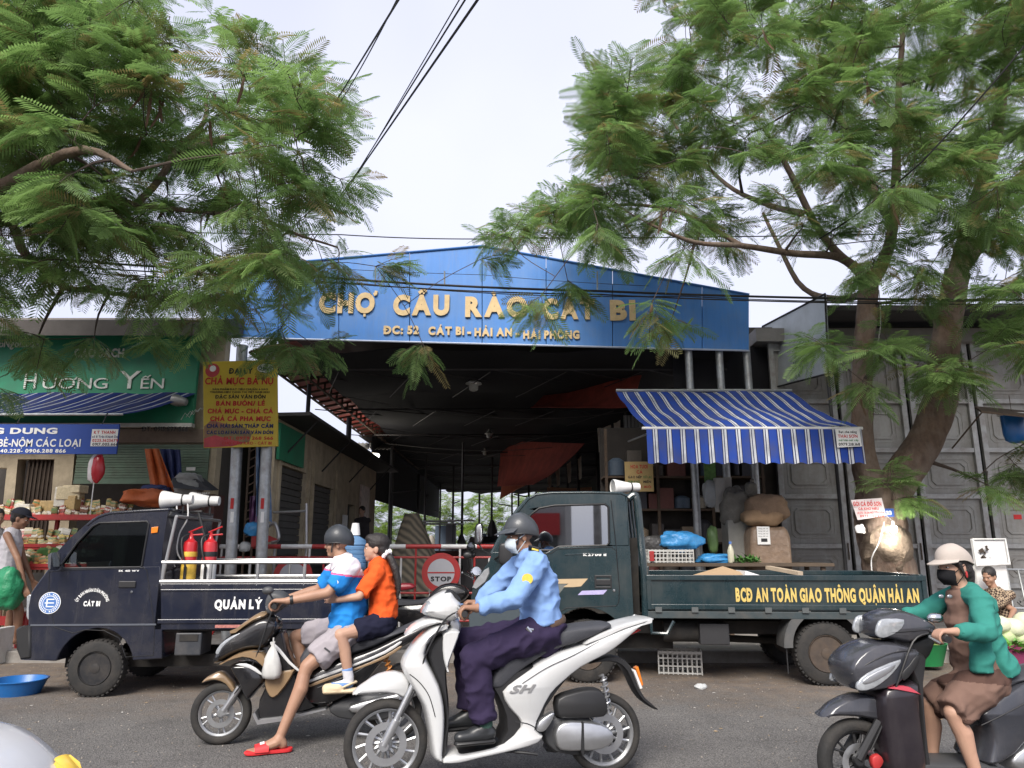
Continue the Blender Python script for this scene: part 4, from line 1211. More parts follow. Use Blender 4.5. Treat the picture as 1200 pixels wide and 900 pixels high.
# fire extinguishers standing on the bed
EXR=mat('extinguisher_red',(.45,.015,.02),.3,var=.06,coat=.4)
YEL=mat('yellow_label',(.65,.42,.06),.5,var=.35,scale=25)
def extinguisher(px,label,yellow):
 p=P.at(*P.uz(px,683,-.2),-.2);p.z=zb_+.035
 s=1.0
 t=thing('fire_extinguisher',label,'fire extinguisher',p,'fire extinguishers on the navy truck')
 H_=P.uz(px,633,-.2)[1]-p.z
 mb=MB();mb.lathe([(.06,0),(.072,.012),(.074,.03),(.074,H_-.06),(.065,H_-.02),(.035,H_+.005),(.022,H_+.03),(.02,H_+.05)],p,UP,24);mb.build('cylinder',EXR,t)
 mb=MB();mb.lathe([(.0752,H_*.42),(.0758,H_*.44),(.0758,H_*.72),(.0752,H_*.74)],p,UP,24);mb.build('label_band',YEL if yellow else WHITET,t)
 mb=MB();mb.lathe([(.0754,H_*.80),(.076,H_*.81),(.076,H_*.85),(.0754,H_*.86)],p,UP,24);mb.build('band',YEL if yellow else BLACK,t)
 q=p+UP*(H_+.05)
 mb=MB();mb.tube([q-UP*.02,q+UP*.03],.016,8);mb.tube([q+Vector((-.03,0,.03)),q+Vector((.11,0,.09))],.009,6);mb.tube([q+Vector((-.02,0,.0)),q+Vector((.12,0,.01))],.009,6);mb.build('handle',EXR,t)
 mb=MB();mb.tube(cr([q+Vector((-.02,0,.01)),q+Vector((-.07,-.05,-.03)),q+Vector((-.05,-.085,-.15)),q+Vector((-.0,-.085,-.32))],5,False),.010,7);mb.tube([q+Vector((0,-.085,-.32)),q+Vector((.0,-.085,-.45))],.015,8);mb.build('hose',BLACK,t)
extinguisher(219.5,'red fire extinguisher with yellow label nearest the navy cab',True)
extinguisher(243,'red fire extinguisher with white label and black hose on navy truck',False)

# ------------------------------------------------------------------ dark green flatbed truck on the right
P=Plane(G(688,801.5),G(972,805))
tk=thing('flatbed_truck','dark green flatbed truck with yellow lettering along its drop side','truck',P.at(1.2,0,-.8))
WD=1.66
fw,rw=P.uz(688,765)[0],P.uz(971,770)[0]
outl=[(553,737),(552,700),(555,686),(566,668),(573,658),(577,647)]
ARC=arch((fw,.33),.46,12,168)[::-1]
zb2=P.uz(745,727)[1]
belt=P.poly([(577,647),(640,648),(652,641),(738,640)])
low=[(P.uz(743,727)[0],zb2)]+[p for p in ARC[::-1] if p[1]>zb2]+[(P.uz(553,735)[0],zb2)]+P.poly([(552,700),(555,686),(566,668),(573,658),(577,647)])+belt[1:]+[P.uz(741,690)]
mb=MB();mb.plate(P,low,(),-WD,0);mb.build('cab_body',DGREEN,tk,30,bevel=.03,seg=3)
side=[(577,648),(590,620),(606,598),(618,584),(628,578.5),(645,576.5),(728,577),(734,580),(738,640),(652,643),(640,650)]
win=[(614,612),(626,600),(634,595),(650,592.2),(709,590.8),(713,594),(714,637),(711,640),(655,642),(645,646),(630,640),(600,640),(596,636)]
win=[(600,632),(622,603),(632,595.5),(650,592.2),(709,590.8),(713,594),(714,636),(711,639),(655,640.5),(646,645),(600,644),(594,641)]
side[-2:]=[(652,646),(644,650.5)]
for o0,o1 in ((-.05,0.0),(-WD,-WD+.05)):
 mb=MB();mb.plate(P,P.poly(side),[P.poly(win)],o0-.015,o1-.015);mb.build('side_panel',DGREEN,tk,30,bevel=.014)
 mb=MB();mb.plate(P,P.poly(win),(),o0+.006,o0+.012);mb.build('side_window',WGLASS,tk,0)
mb=MB();mb.tube([P.at(*q,-.008) for q in P.poly(win)],.011,6,closed=True);mb.build('window_seal',BLACK,tk)
bridge(P.poly([(605,599),(618,583.6),(628,578),(645,576),(690,575.4),(728,576.4),(736,580)]),-.006,-WD+.006,.03).build('roof',DGREEN,tk,40,bevel=.012)
bridge(P.poly([(578,646),(592,619),(608,597)]),-.07,-WD+.07,.006).build('windscreen',WGLASS,tk,40)
bridge(P.poly([(735,579),(738,640),(739,650)]),-.02,-WD+.02,.02).build('cab_back',DGREEN,tk,40)
mb=MB()
for o in (-.05,-WD+.05):mb.tube([P.at(*P.uz(x,y),o) for x,y in ((576,649),(591,619.5),(607,597),(620,583))],.026,8)
mb.build('windscreen_pillar',DGREEN,tk)
mb=MB();mb.tube([P.at(*P.uz(x,y),-WD*.3) for x,y in ((580,641),(596,612))],.008,5);mb.tube([P.at(*P.uz(x,y),-WD*.7) for x,y in ((580,641),(596,612))],.008,5);mb.build('wiper',BLACK,tk)
door=[(593,650),(646,648.5),(653,643.5),(716,641),(722,645),(726,690),(725,706),(722,710),(664,712.5),(654,718),(600,722),(592,700)]
mb=MB();mb.tube([P.at(*q,.001) for q in P.poly(door)],.0045,4,closed=True);mb.build('door_gap',BLACK,tk)
mb=MB();mb.tube([P.at(*P.uz(x,y),.0) for x,y in ((716,586),(722,640),(726,690))],.004,4);mb.build('door_gap',BLACK,tk)
mb=MB();mb.tube([P.at(*P.uz(x,y),.002) for x,y in ((662,650),(710,648.5))],.006,5);mb.build('door_crease',DGREEN,tk)
u0,u1,z0,z1=P.uz(697,689)[0],P.uz(717,689)[0],P.uz(697,689.5)[1],P.uz(697,674)[1]
mb=MB();mb.plate(P,[(u0,z0),(u1,z0),(u1,z1),(u0,z1)],[[(u0+.02,z0+.02),(u1-.02,z0+.02),(u1-.02,z1-.02),(u0+.02,z1-.02)]],0,.008);dh=mb.build('door_handle',BLACK,tk,0,bevel=.004)
mb=MB();mb.pbox(P,u0+.015,u1-.015,z0+.035,z1-.045,.0,.014);mb.build('handle_lever',BLACK,dh,0,bevel=.006)
mb=MB();mb.lathe([(.014,0),(.014,.006),(.001,.007)],P.pt(719.5,692,.002),P.N,12);mb.build('lock',CHROME,tk)
TAN=mat('tan_decal',(.48,.36,.22),.4,var=.1);LIL=mat('lilac_decal',(.42,.38,.62),.4,var=.25,scale=14)
mb=MB();mb.plate(P,P.poly([(600,679.5),(689,678),(681,687),(672,688),(660,688),(666,684),(600,684)]),(),.001,.004);mb.build('decal',TAN,tk,0)
mb=MB();mb.plate(P,P.poly([(682,692.3),(711.5,691.3),(707,696.5),(677,697.3)]),(),.001,.004);mb.build('decal',LIL,tk,0)
mb=MB();mb.plate(P,P.poly([(610,685),(664,684.5),(656,695),(650,697),(646,690),(610,690)]),(),.001,.003);mb.build('decal',mat('grey_decal',(.14,.15,.14),.4),tk,0)
px_text('K2700 II',P,683.5,710.5,651.6,3.4,WHITET,tk,off=.004,bold=.05,ext=.001)
# front corner: headlamp, bumper, mirrors
mb=MB();mb.puff(P,P.poly([(552.5,689),(556,681),(567,667),(573.5,664),(575,672),(570,683),(558,692)],.01),.09,-.075,.02,3);mb.build('headlamp',mat('dull_lens',(.30,.31,.32),.3,.2,var=.2,scale=25),tk)
mb=MB();mb.puff(P,P.poly([(552.5,689),(556,681),(567,667),(573.5,664),(575,672),(570,683),(558,692)],.01),.09,-WD+.075,.02,3);mb.build('headlamp',LENS,tk)
mb=MB();mb.plate(P,P.poly([(549,708),(551,703),(566,703),(640,706),(640,722),(560,736),(550,736)]),(),-WD-.015,.014);mb.build('front_bumper',mat('bumper_grey',(.045,.06,.07),.5,var=.15),tk,30,bevel=.02)
mb=MB();mb.plate(P,P.poly([(551,697),(557,690),(566,690),(566,697)]),(),-WD+.3,-.3);mb.build('grille',BLACK,tk,0)
mi=MB();mi.puff(P,P.poly(cr([(585,640),(589,636),(598,636),(602,640),(602,658),(597,663),(588,662),(584.5,656)],3),.18),.05,.2,.02,3);mr_=mi.build('mirror',BLACK,tk)
mb=MB();mb.tube([P.at(*P.uz(590,650),.17),P.at(*P.uz(580,655),.0)],.012,6);mb.build('mirror_arm',BLACK,mr_)
fo= -WD-.16
mi=MB();mi.puff(P,P.poly(cr([(557,617),(560,613),(564,613),(566,617),(565.5,634),(563,638),(558,638),(556,634)],3),fo),.04,fo,.015,3);mr_=mi.build('mirror',BLACK,tk)
mb=MB();mb.puff(P,P.poly(cr([(558.5,618),(561,615),(564,616),(564.5,633),(562,636),(559,635.5)],3),fo+.045),.004,fo+.042,.004,2);mb.build('mirror_glass',CHROME,mr_)
mb=MB();mb.lathe([(.001,.03),(.05,.02),(.065,0),(.06,-.02),(.001,-.03)],P.pt(552,641.5,fo+.1),(-.3,-1,0),18);mb.build('mirror_round',mat('dark_mirror',(.12,.13,.14),.1,.9),mr_)
mb=MB();mb.tube([P.pt(561,637,fo),P.pt(566,645,fo),P.pt(578,652,-WD)],.011,6);mb.tube([P.pt(552,642,fo+.07),P.pt(566,645,fo)],.009,6);mb.build('mirror_arm',BLACK,mr_)
# interior
mb=MB();su=P.uz(715,640)[0]
for o in (-.42,-1.2):mb.box(P.at(su-.05,1.25,o),(.16,.5,.75));mb.box(P.at(su-.1,1.66,o),(.1,.3,.2))
mb.build('seat',SEATM,tk,30,bevel=.04)
mb=MB();q=P.at(P.uz(625,640)[0],1.32,-.42);mb.lathe([(.2,-.012),(.21,0),(.2,.012),(.19,0)],q,(.6,0,.8),24,closed=True);mb.build('steering_wheel',BLACK,tk)
# rack posts behind the cab
rackpx=[(738,590),(741.5,581),(746.5,580),(750,590),(754,640),(757,672),(757,722)]
for o in (-.03,-WD+.05):
 mb=MB();mb.tube(cr([P.at(*P.uz(x,y),o) for x,y in ((737,584),(743,580),(747,588),(752,640),(756,680),(757,722))],4,False),.042,10);mb.build('rack_post',DGREEN,tk)
mb=MB();mb.tube([P.at(*P.uz(743,580),-.03),P.at(*P.uz(743,580),-WD+.05)],.035,10);mb.tube([P.at(*P.uz(752,640),-.03),P.at(*P.uz(752,640),-WD+.05)],.025,8)
for o in (-.4,-.8,-1.2):mb.tube([P.at(*P.uz(743,582),o),P.at(*P.uz(756,700),o)],.02,8)
mb.build('rack_bar',DGREEN,tk)
mb=MB();mb.pbox(P,P.uz(742,700)[0],P.uz(752,700)[0],P.uz(745,722)[1],P.uz(745,630)[1],-WD+.2,-.25);mb.build('air_intake',UNDER,tk,0)
# drop-side bed
u0,u1=P.uz(758,700)[0],P.uz(1087,700)[0]
zt,zb_=P.uz(800,675)[1],P.uz(800,722.5)[1]
for o1,o0 in ((.0,-.035),(-WD-.02+.035,-WD-.02)):
 mb=MB();mb.pbox(P,u0,u1,zb_+.06,zt,o0,o1)
 mb.pbox(P,u0,u1,zt-.045,zt+.012,o1,o1+.022);mb.pbox(P,u0,u1,zb_+.075,zb_+.13,o1,o1+.016)
 mb.pbox(P,u0,u0+.05,zb_+.07,zt,o1,o1+.018);mb.pbox(P,u1-.05,u1,zb_+.07,zt,o1,o1+.018)
 mb.build('drop_side',DGREEN,tk,0,bevel=.006)
 for k in range(8):
  u=u0+.12+(u1-u0-.24)*k/7
  mb=MB();mb.pbox(P,u-.035,u+.035,zb_+.045,zb_+.10,o1-.01,o1+.024);mb.build('hinge',mat('hinge_grey',(.10,.11,.11),.6,.3,var=.2),tk,0)
  mb=MB();mb.pbox(P,u-.012,u+.012,zt-.2,zt-.01,o0-.02,o0);mb.build('stake',DGREEN,tk,0)
mb=MB();mb.pbox(P,u0,u1,zb_-.02,zb_+.055,-WD,.005);mb.build('bed_floor',mat('bed_frame',(.03,.045,.05),.6,var=.3,dirt=((.09,.08,.07),.6,5)),tk,0,bevel=.006)
mb=MB();mb.pbox(P,u1-.04,u1-.002,zb_+.06,zt+.02,-WD+.02,-.04);mb.build('tailgate',DGREEN,tk,0,bevel=.006)
mb=MB();mb.pbox(P,u0+.002,u0+.04,zb_+.06,zt+.1,-WD+.02,-.04);mb.build('headboard',DGREEN,tk,0,bevel=.006)
YT=mat('yellow_letter',(.62,.46,.13),.5,var=.2,scale=30,dirt=((.35,.24,.08),.5,10))
px_text('BCĐ AN TOÀN GIAO THÔNG QUẬN HẢI AN',P,862.5,1077.5,705.3,17.5,YT,tk,off=.006,bold=.05,ext=.002)
# chassis, boxes, guards
mb=MB();mb.pbox(P,P.uz(600,740)[0],u1-.1,.48,.62,-.55,-.42);mb.pbox(P,P.uz(600,740)[0],u1-.1,.48,.62,-WD+.42,-WD+.55)
for u in (u0+.3,u0+1.2,u0+2.4):mb.pbox(P,u,u+.08,.5,.6,-WD+.5,-.5)
mb.pbox(P,fw-.3,fw+1.0,.3,.5,-1.1,-.55);mb.tube([P.at(fw+.6,.42,-.8),P.at(rw,.36,-.8)],.04,8);mb.box(P.at(rw,.35,-.83),(.25,.3,.25));mb.tube([P.at(rw,.35,-.1),P.at(rw,.35,-WD+.1)],.06,10)
mb.build('chassis',UNDER,tk,0)
mb=MB();mb.pbox(P,P.uz(822,740)[0],P.uz(857,740)[0],P.uz(822,757)[1],P.uz(822,732)[1],-.4,-.1);mb.build('battery_box',mat('battery_case',(.02,.02,.022),.6,var=.2),tk,0,bevel=.01)
mb=MB();mb.lathe([(.11,-.3),(.115,-.28),(.115,.28),(.11,.3)],P.at(u0+.5,.52,-.3),P.D,18);mb.build('air_tank',UNDER,tk)
mb=MB();mb.tube([P.at(*P.uz(x,y),-.02) for x,y in ((763,727),(764,742),(782,743),(790,728))],.02,6);mb.build('step',DGREEN,tk)
for a0,a1 in ((112,182),(-2,66)):
 mb=MB();pts=arch((rw,.40),.44,a0,a1,8)
 mb.grid([[P.at(u,z,.0) for u,z in pts],[P.at(u,z,-.3) for u,z in pts]],thick=.012)
 pin=arch((rw,.40),.36,a0,a1,8)
 mb.plate(P,pts+pin[::-1],(),-.012,.003)
 mb.build('mudguard',mat('mudguard_grey',(.075,.078,.078),.6,var=.2,dirt=((.14,.12,.10),.4,6)),tk,30)
for u in (fw,rw):
 for o in (-.12,-WD+.12):
  wheel(P.at(u,.325,o),P.N if o> -.5 else -P.N,.328,.19,tk,mat('rusty_rim',(.07,.055,.045),.75,.3,var=.35,scale=20,dirt=((.13,.09,.06),.6,9)),'steel',44)
mb=MB();mb.tube([P.at(rw-.42,.12,-.04),P.at(rw-.42,.5,-.04)],.008,5);mb.pbox(P,rw+.42,rw+.44,.2,.55,-.3,-.02);mb.build('mud_flap',BLACK,tk,0)
sp_=P.at(*P.uz(718,571,-.5),-.5)
speaker_horn(sp_,(1,.25,.02),.34,.095,tk)
mb=MB();mb.pbox(P,P.uz(722,578)[0],P.uz(748,578)[0],P.uz(735,579.5)[1],P.uz(735,577)[1],-.8,-.2);mb.build('roof_rack',BLACK,tk,0)
# load: cardboard, boards, bags
CARD=mat('cardboard',(.42,.29,.17),.85,var=.12,scale=4)
zl=zt-.02
mb=MB();mb.add([P.at(*P.uz(811,674,-.35),-.35),P.at(*P.uz(880,674,-.35),-.35),P.at(*P.uz(847,663.5,-.75),-.75),P.at(*P.uz(811,674,-.35),-.35)-UP*.3,P.at(*P.uz(880,674,-.35),-.35)-UP*.3,P.at(*P.uz(847,663.5,-.75),-.75)-UP*.3],[(0,1,2),(5,4,3),(0,3,4,1),(1,4,5,2),(2,5,3,0)])
tag(mb.build('cardboard_sheet',CARD,None,0),'tan cardboard sheet lying on the load of the green truck','cardboard')
mb=MB();mb.box(P.at(P.uz(893,675)[0],zl-.03,-.5),(.28,.4,.12),Matrix.Rotation(.3,3,'Y'));tag(mb.build('foam_board',WHITEP,None,0,bevel=.01),'white foam board lying on the green truck bed','board')
mb=MB();a,b=P.pt(900,665,-.9),P.pt(938,672,-.35);mb.box((a+b)/2,((b-a).length,.07,.04),(b-a).to_track_quat('X','Z').to_matrix());tag(mb.build('wooden_plank',mat('pale_wood',(.45,.36,.26),.8,var=.2),None,0),'pale wooden plank laid across the green truck bed','plank')
mb=MB();mb.pbox(P,u0+.1,u1-.1,zb_+.06,zb_+.2,-WD+.2,-.2);tag(mb.build('load_heap',mat('load_dark',(.06,.055,.05),.9,var=.4),None,0),'low dark load filling the bottom of the green truck bed','load')

# ================================================================== MOTOR SCOOTERS
WPAINT=paint('white_scooter_paint',(.60,.61,.61),.28,(.40,.38,.35),.35)
GPLAST=mat('grey_plastic',(.06,.062,.066),.5,var=.15)
SEATF=mat('scooter_seat',(.045,.047,.055),.65,var=.15,bump=.1)
BPAINT=paint('black_scooter_paint',(.012,.012,.014),.22,(.05,.045,.04),.35)
GOLDP=paint('bronze_scooter_paint',(.27,.18,.10),.32,(.16,.12,.08),.4)
GREYP=paint('dark_grey_scooter_paint',(.034,.037,.047),.26,(.10,.09,.085),.3)
PLUMP=paint('plum_scooter_paint',(.013,.009,.013),.35,(.06,.05,.05),.3)
RIMG=mat('scooter_rim',(.48,.49,.50),.35,.8,var=.1)
RIMB=mat('scooter_rim_dark',(.05,.05,.052),.4,.5,var=.15)
def panel(name,P,pts,h,m,root,off=0.0,inset=.025,k=4,smooth=2,minh=0.0,pxoff=None):
 q=P.poly(pts,(off+h*.8) if pxoff is None else pxoff)
 if smooth:q=[tuple(v) for v in cr(q,smooth)]
 mb=MB();mb.puff(P,q,h,off,inset,k,min_h=minh)
 return mb.build(name,m,root,50)
def pair(name,P,pts,h,m,root,off,**kw):
 """same panel on both flanks"""
 panel(name,P,pts,h,m,root,off,pxoff=off+h,**kw)
 q=P.poly(pts,off+h);q=[tuple(v) for v in cr(q,kw.get('smooth',2))]
 mb=MB();mb.puff(P,q,h,-off,kw.get('inset',.025),3);mb.build(name,m,root,50)
def bars(name,P,pts,r,m,root,n=8,smooth=4):
 q=[P.pt(x,y,o) for x,y,o in pts]
 if smooth and len(q)>2:q=cr(q,smooth,False)
 mb=MB();mb.tube(q,r,n);return mb.build(name,m,root)
def spring(name,a,b,r,turns,w,m,root):
 a,b=Vector(a),Vector(b);x,y,d=frame(b-a)
 pts=[a.lerp(b,i/(turns*10))+(x*math.cos(i*.628)+y*math.sin(i*.628))*r for i in range(turns*10+1)]
 mb=MB();mb.tube(pts,w,5);mb.tube([a,b],r*.45,8);return mb.build(name,m,root)
def grips(P,root,near,far,stem,m=BLACK):
 """handlebar with two rubber grips"""
 a,b,s=P.pt(*near),P.pt(*far),P.pt(*stem)
 mb=MB();mb.tube(cr([a,a.lerp(s,.55)+UP*.02,s,b.lerp(s,.55)+UP*.02,b],4,False),.012,8);hb=mb.build('handlebar',CHROME,root)
 for q,sg in ((a,1),(b,-1)):
  d=(a-b).normalized()*sg
  mb=MB();mb.tube([q-d*.05,q+d*.075],.019,12);mb.build('grip',m,hb)
  mb=MB();mb.tube(cr([q-d*.05,q-d*.03-P.D*.055,q+d*.07-P.D*.05-UP*.015],4,False),.0065,6);mb.build('brake_lever',ALU,hb)
 return a,b

 # ------------------------------------------------------------------ white scooter of the guard
PWS=P=Plane(G(453,923),G(708,906))
sw=thing('white_scooter','large white scooter ridden by guard in blue shirt','scooter',P.at(.7,0,0))
fc,rc=P.uz(452,870),P.uz(707,858)
rf=fc[1]*.995;rr=rc[1]*.995
wheel(P.at(fc[0],rf,0),P.N,rf,.095,sw,RIMG,'slim',40,tread=False,spokes=14)
wheel(P.at(rc[0],rr,0),P.N,rr,.11,sw,RIMG,'slim',40,tread=False,spokes=14)
for s in (1,-1):
 o=.075*s
 a,b=P.at(*P.uz(449.5,874,.075),o),P.at(*P.uz(484,803,.075),o)
 mb=MB();mb.tube([a,a.lerp(b,.42)],[.026,.029],12);mb.tube([a.lerp(b,.4),b],.02,12);mb.lathe([(.03,-.02),(.034,0),(.03,.02)],a,P.N,14);mb.build('fork_leg',ALU,sw)
panel('front_mudguard',P,[(413,815.5),(418,808),(429,800),(443.6,791),(463,787.6),(478,794),(481,807),(474,819),(466,816),(452,813.5),(434,814.5)],.068,WPAINT,sw,inset=.022)
panel('leg_shield',P,[(528,733),(518,732),(505,737),(490,750),(478,766),(471,780),(474,791),(483,808),(495,828),(501,851),(505,876),(507,889),(513,895),(520,894),(521,883),(523,851),(522,827),(516,802),(504,778),(500,765),(507,750),(519,740)],.15,WPAINT,sw,inset=.032,k=5)
panel('inner_shield',P,[(507,752),(520,741),(536,742),(530,760),(524,785),(527,820),(527,850),(524,884),(515,886),(521,850),(520,827),(514,803),(501,770)],.135,BLACK,sw,inset=.02)
panel('glovebox_edge',P,[(519,740),(531,737),(540,740),(535,757),(528,776),(525,790),(521,785),(517,772),(516,752)],.145,WPAINT,sw,inset=.02)
panel('nose_cowl',P,[(475,745.5),(483,734),(497,726),(510,724),(522,728),(517,731),(500,736),(487,741)],.11,WPAINT,sw,inset=.02)
panel('headset_cowl',P,[(496,719),(499,710),(505,703),(517,695),(529,692),(535,699),(542,708),(541,722),(532,729),(520,728),(507,725)],.13,WPAINT,sw,inset=.045,k=5)
panel('headlamp',P,[(494.5,719),(497,711),(503,704.5),(508,706),(505,714),(502,722)],.105,LENS,sw,inset=.02)
panel('instrument_panel',P,[(519,695),(529,691),(536,696),(541,704),(534,704),(526,699)],.09,BLACK,sw,inset=.012)
panel('steering_column',P,[(526,725),(538,725),(541,738),(536,745),(528,744)],.055,ALU,sw,inset=.02)
panel('body_panel',P,[(587,810),(606,793),(637,772),(658,762.5),(684,755),(701,747),(733,734),(761,725.5),(764,727),(748,738),(728,755),(709,768.5),(681,783),(660,800),(646,814),(635,835),(628,853),(637,861),(630,872),(602,881),(560,890.5),(537,896),(518,895.5),(521,885),(540,882),(562,878),(590,869),(608,851),(605,841),(595,830)],.155,WPAINT,sw,inset=.022,k=5)
panel('body_core',P,[(575,800),(600,785),(640,775),(690,765),(670,790),(640,830),(630,865),(600,875),(545,885),(540,878),(585,868),(590,840),(580,815)],.13,BLACK,sw,inset=.02)
panel('seat',P,[(572,806),(578,786),(592,768),(615,752),(640,744),(656,736.5),(690,731),(712,729.5),(718,733.5),(702,744.5),(684,752),(657,761),(636,770.5),(606,791.5),(588,808)],.14,SEATF,sw,inset=.03,k=5)
panel('grab_rail',P,[(684,756),(690,748),(712,737),(735,729),(761,723.5),(765,726),(752,731),(730,738),(708,748)],.15,WPAINT,sw,inset=.012,off=.0)
panel('tail_lamp',P,[(731,741),(739,737.5),(749,736.5),(751,739),(742,744),(733,746)],.10,REDL,sw,inset=.012)
panel('rear_mudguard',P,[(690,778),(709,769),(727,770),(739,780),(748,803),(757,818),(771,830),(768,832),(752,821),(742,805),(733,786),(722,777),(707,776)],.07,BLACK,sw,inset=.01)
panel('reflector',P,[(744.5,783),(748,781),(754,802),(751.5,805)],.03,AMBER,sw,inset=.004,smooth=0)
panel('air_filter',P,[(653,818),(672,810),(691,806.5),(705,809),(713,823),(711,838),(700,842),(660,843),(652,836)],.06,BLACK,sw,off=.07,inset=.02)
panel('engine_case',P,[(651,855),(660,846),(680,845),(705,848.5),(718,857),(719.5,869),(705,879),(680,881),(658,880),(651,870)],.05,ALU,sw,off=.09,inset=.018)
panel('engine_strap',P,[(681,846),(684,846),(685,880),(683,888),(680,880)],.052,BLACK,sw,off=.092,inset=.003,smooth=0)
panel('engine_block',P,[(636,862),(640,845),(655,838),(690,840),(700,860),(690,885),(650,882)],.08,GPLAST,sw,off=.0,inset=.02)
panel('footpeg_cover',P,[(629,855),(632,845),(646,835),(650,836),(648,843),(640,856),(633,858)],.03,ALU,sw,off=.13,inset=.008)
spring('rear_shock',P.pt(706,790,.1),P.pt(713,836,.1),.024,7,.006,ALU,sw)
panel('exhaust',P,[(640,872),(660,868),(720,858),(735,852),(738,860),(725,870),(665,882),(642,882)],.05,GPLAST,sw,off= -.14,inset=.02)
bars('side_stand',P,[(590,880,.1),(614,882,.13),(630,884,.14)],.009,BLACK,sw)
for q_ in ([(612,801,.157),(640,783,.158),(672,768,.157),(702,752,.152)],[(480,790,.15),(492,800,.152),(503,816,.152),(510,840,.152)],[(604,846,.157),(618,848,.157),(628,853,.157)],[(524,737,.15),(512,744,.152),(500,756,.152)]):
 bars('panel_gap',P,q_,.0028,BLACK,sw,5)
bars('brake_hose',P,[(538,716,.2),(520,728,.17),(498,770,.155),(488,806,.1),(470,840,.09)],.006,BLACK,sw,6)
panel('number_plate',P,[(741,786),(744,785),(752,806),(749,807)],.09,WHITEP,sw,inset=.002,smooth=0)
PWS_G=grips(P,sw,(545,719,.30),(549,712,-.30),(532,712,0))
for x,y,o,in ((533,700,.1),(533,700,-.1)):pass
px_text('SH',P,596.5,622,812.5,10,mat('badge_grey',(.36,.36,.36),.3,.5),sw,off=.158,bold=.03,ext=.004,slant=.4,name='badge')

# ------------------------------------------------------------------ black and bronze scooter
PAB=P=Plane(G(259,872),G(462,866))
sb=thing('black_scooter','black and bronze scooter carrying a man and a girl','scooter',P.at(.6,0,0))
fc,rc=P.uz(259.5,835),P.uz(462,831)
rf,rr=fc[1]*.995,rc[1]*.995
wheel(P.at(fc[0],rf,0),P.N,rf,.08,sb,RIMG,'alloy',36,tread=False,spokes=5)
wheel(P.at(rc[0],rr,0),P.N,rr,.09,sb,RIMG,'alloy',36,tread=False,spokes=5)
for s in (1,-1):
 a,b=P.at(*P.uz(262,833,.07),.07*s),P.at(*P.uz(281,805,.07),.07*s)
 mb=MB();mb.tube([a,b],[.024,.022],10);mb.lathe([(.03,-.015),(.03,.015)],a,P.N,14);mb.build('fork_leg',ALU,sb)
panel('front_mudguard',P,[(235.5,800.5),(240,795),(247,791),(257,787),(266,792),(276,806),(272,812),(264,802),(252,797.5),(243,799)],.06,GOLDP,sb,inset=.012)
panel('front_cowl',P,[(248,779),(249.5,768),(256,755),(268,743.5),(287,732),(303,723),(316,722),(326,728),(327,737),(320,750),(311,760),(300,762),(288,763),(270,770),(256,778)],.15,BPAINT,sb,inset=.05,k=5)
panel('bronze_strip',P,[(267,744),(285,729),(303,718),(313,719),(311,725),(297,731),(280,740)],.145,GOLDP,sb,inset=.03)
pair('headlamp',P,[(252,765),(258,755),(272,745),(293,737.5),(301,738),(287,747),(270,756),(257,767)],.02,LENS,sb,.125,inset=.006)
panel('bronze_wing',P,[(256,779),(266,772),(279,765),(296,761),(308,764),(314,772),(314,787),(309,784),(300,775),(285,771),(268,776)],.155,GOLDP,sb,inset=.014)
panel('lower_fairing',P,[(268,781),(286,776),(300,780),(311,791),(309,801),(300,811),(290,822),(284,815),(278,800)],.14,BPAINT,sb,inset=.03)
pair('white_flash',P,[(276,779),(288,777.5),(300,783),(309,792),(303,790),(292,783.5)],.008,WPAINT,sb,.14,inset=.004)
panel('leg_shield',P,[(309,801),(313,789),(331,785),(346,784),(343,795),(328,815),(318,819),(312,812)],.15,GOLDP,sb,inset=.02)
panel('inner_shield',P,[(312,765),(322,745),(332,740),(336,760),(346,785),(360,815),(372,828),(345,838),(318,842),(303,842),(303,820),(312,800)],.12,BPAINT,sb,inset=.02)
panel('floor_trim',P,[(296,836),(300,833),(304,842),(330,839),(382,828.5),(384,831),(330,845),(302,849)],.16,ALU,sb,inset=.005,smooth=0)
panel('headset_cowl',P,[(309,708),(312,698),(321,692),(330,694),(337,700),(338,708),(330,714),(318,722),(311,719)],.12,GPLAST,sb,inset=.03)
panel('body_panel',P,[(345,790),(366,784),(386,776),(410,768),(440,757),(470,742),(500,728),(522,720),(525,724),(506,740),(480,755),(455,770),(437,790),(424,806),(404,818),(384,826),(362,826),(352,812)],.15,BPAINT,sb,inset=.03)
for y0,m in ((0,WPAINT),(5.5,GOLDP)):
 pair('side_stripe',P,[(362,797+y0),(385,788+y0),(420,776+y0),(450,763+y0),(468,752+y0),(470,754+y0),(452,766+y0),(420,779+y0),(386,791.5+y0),(363,800+y0)],.008,m,sb,.147,inset=.003)
pair('front_stripe',P,[(318,752),(328,760),(340,775),(352,786),(352,789),(338,778),(326,764),(317,756)],.008,WPAINT,sb,.12,inset=.003)
panel('seat',P,[(350,772),(362,756),(385,748),(405,750),(430,746),(470,736),(508,719),(520,717),(523,721),(500,731),(470,744),(440,759),(410,769),(386,777),(366,784),(354,783)],.14,SEATF,sb,inset=.03)
panel('engine_block',P,[(384,830),(400,818),(430,812),(455,815),(468,828),(462,842),(430,846),(395,842)],.11,GPLAST,sb,inset=.025)
panel('exhaust',P,[(410,826),(440,818),(480,808),(500,800),(502,808),(480,820),(440,834),(412,836)],.05,ALU,sb,off=.12,inset=.02)
panel('rear_mudguard',P,[(455,785),(480,775),(500,790),(512,815),(508,817),(492,797),(476,786)],.06,BLACK,sb,inset=.008)
panel('tail_lamp',P,[(508,727),(523,719),(527,722),(515,733)],.1,REDL,sb,inset=.006)
spring('rear_shock',P.pt(451,767,.09),P.pt(461,800,.09),.022,6,.006,mat('orange_spring',(.5,.2,.05),.4),sb)
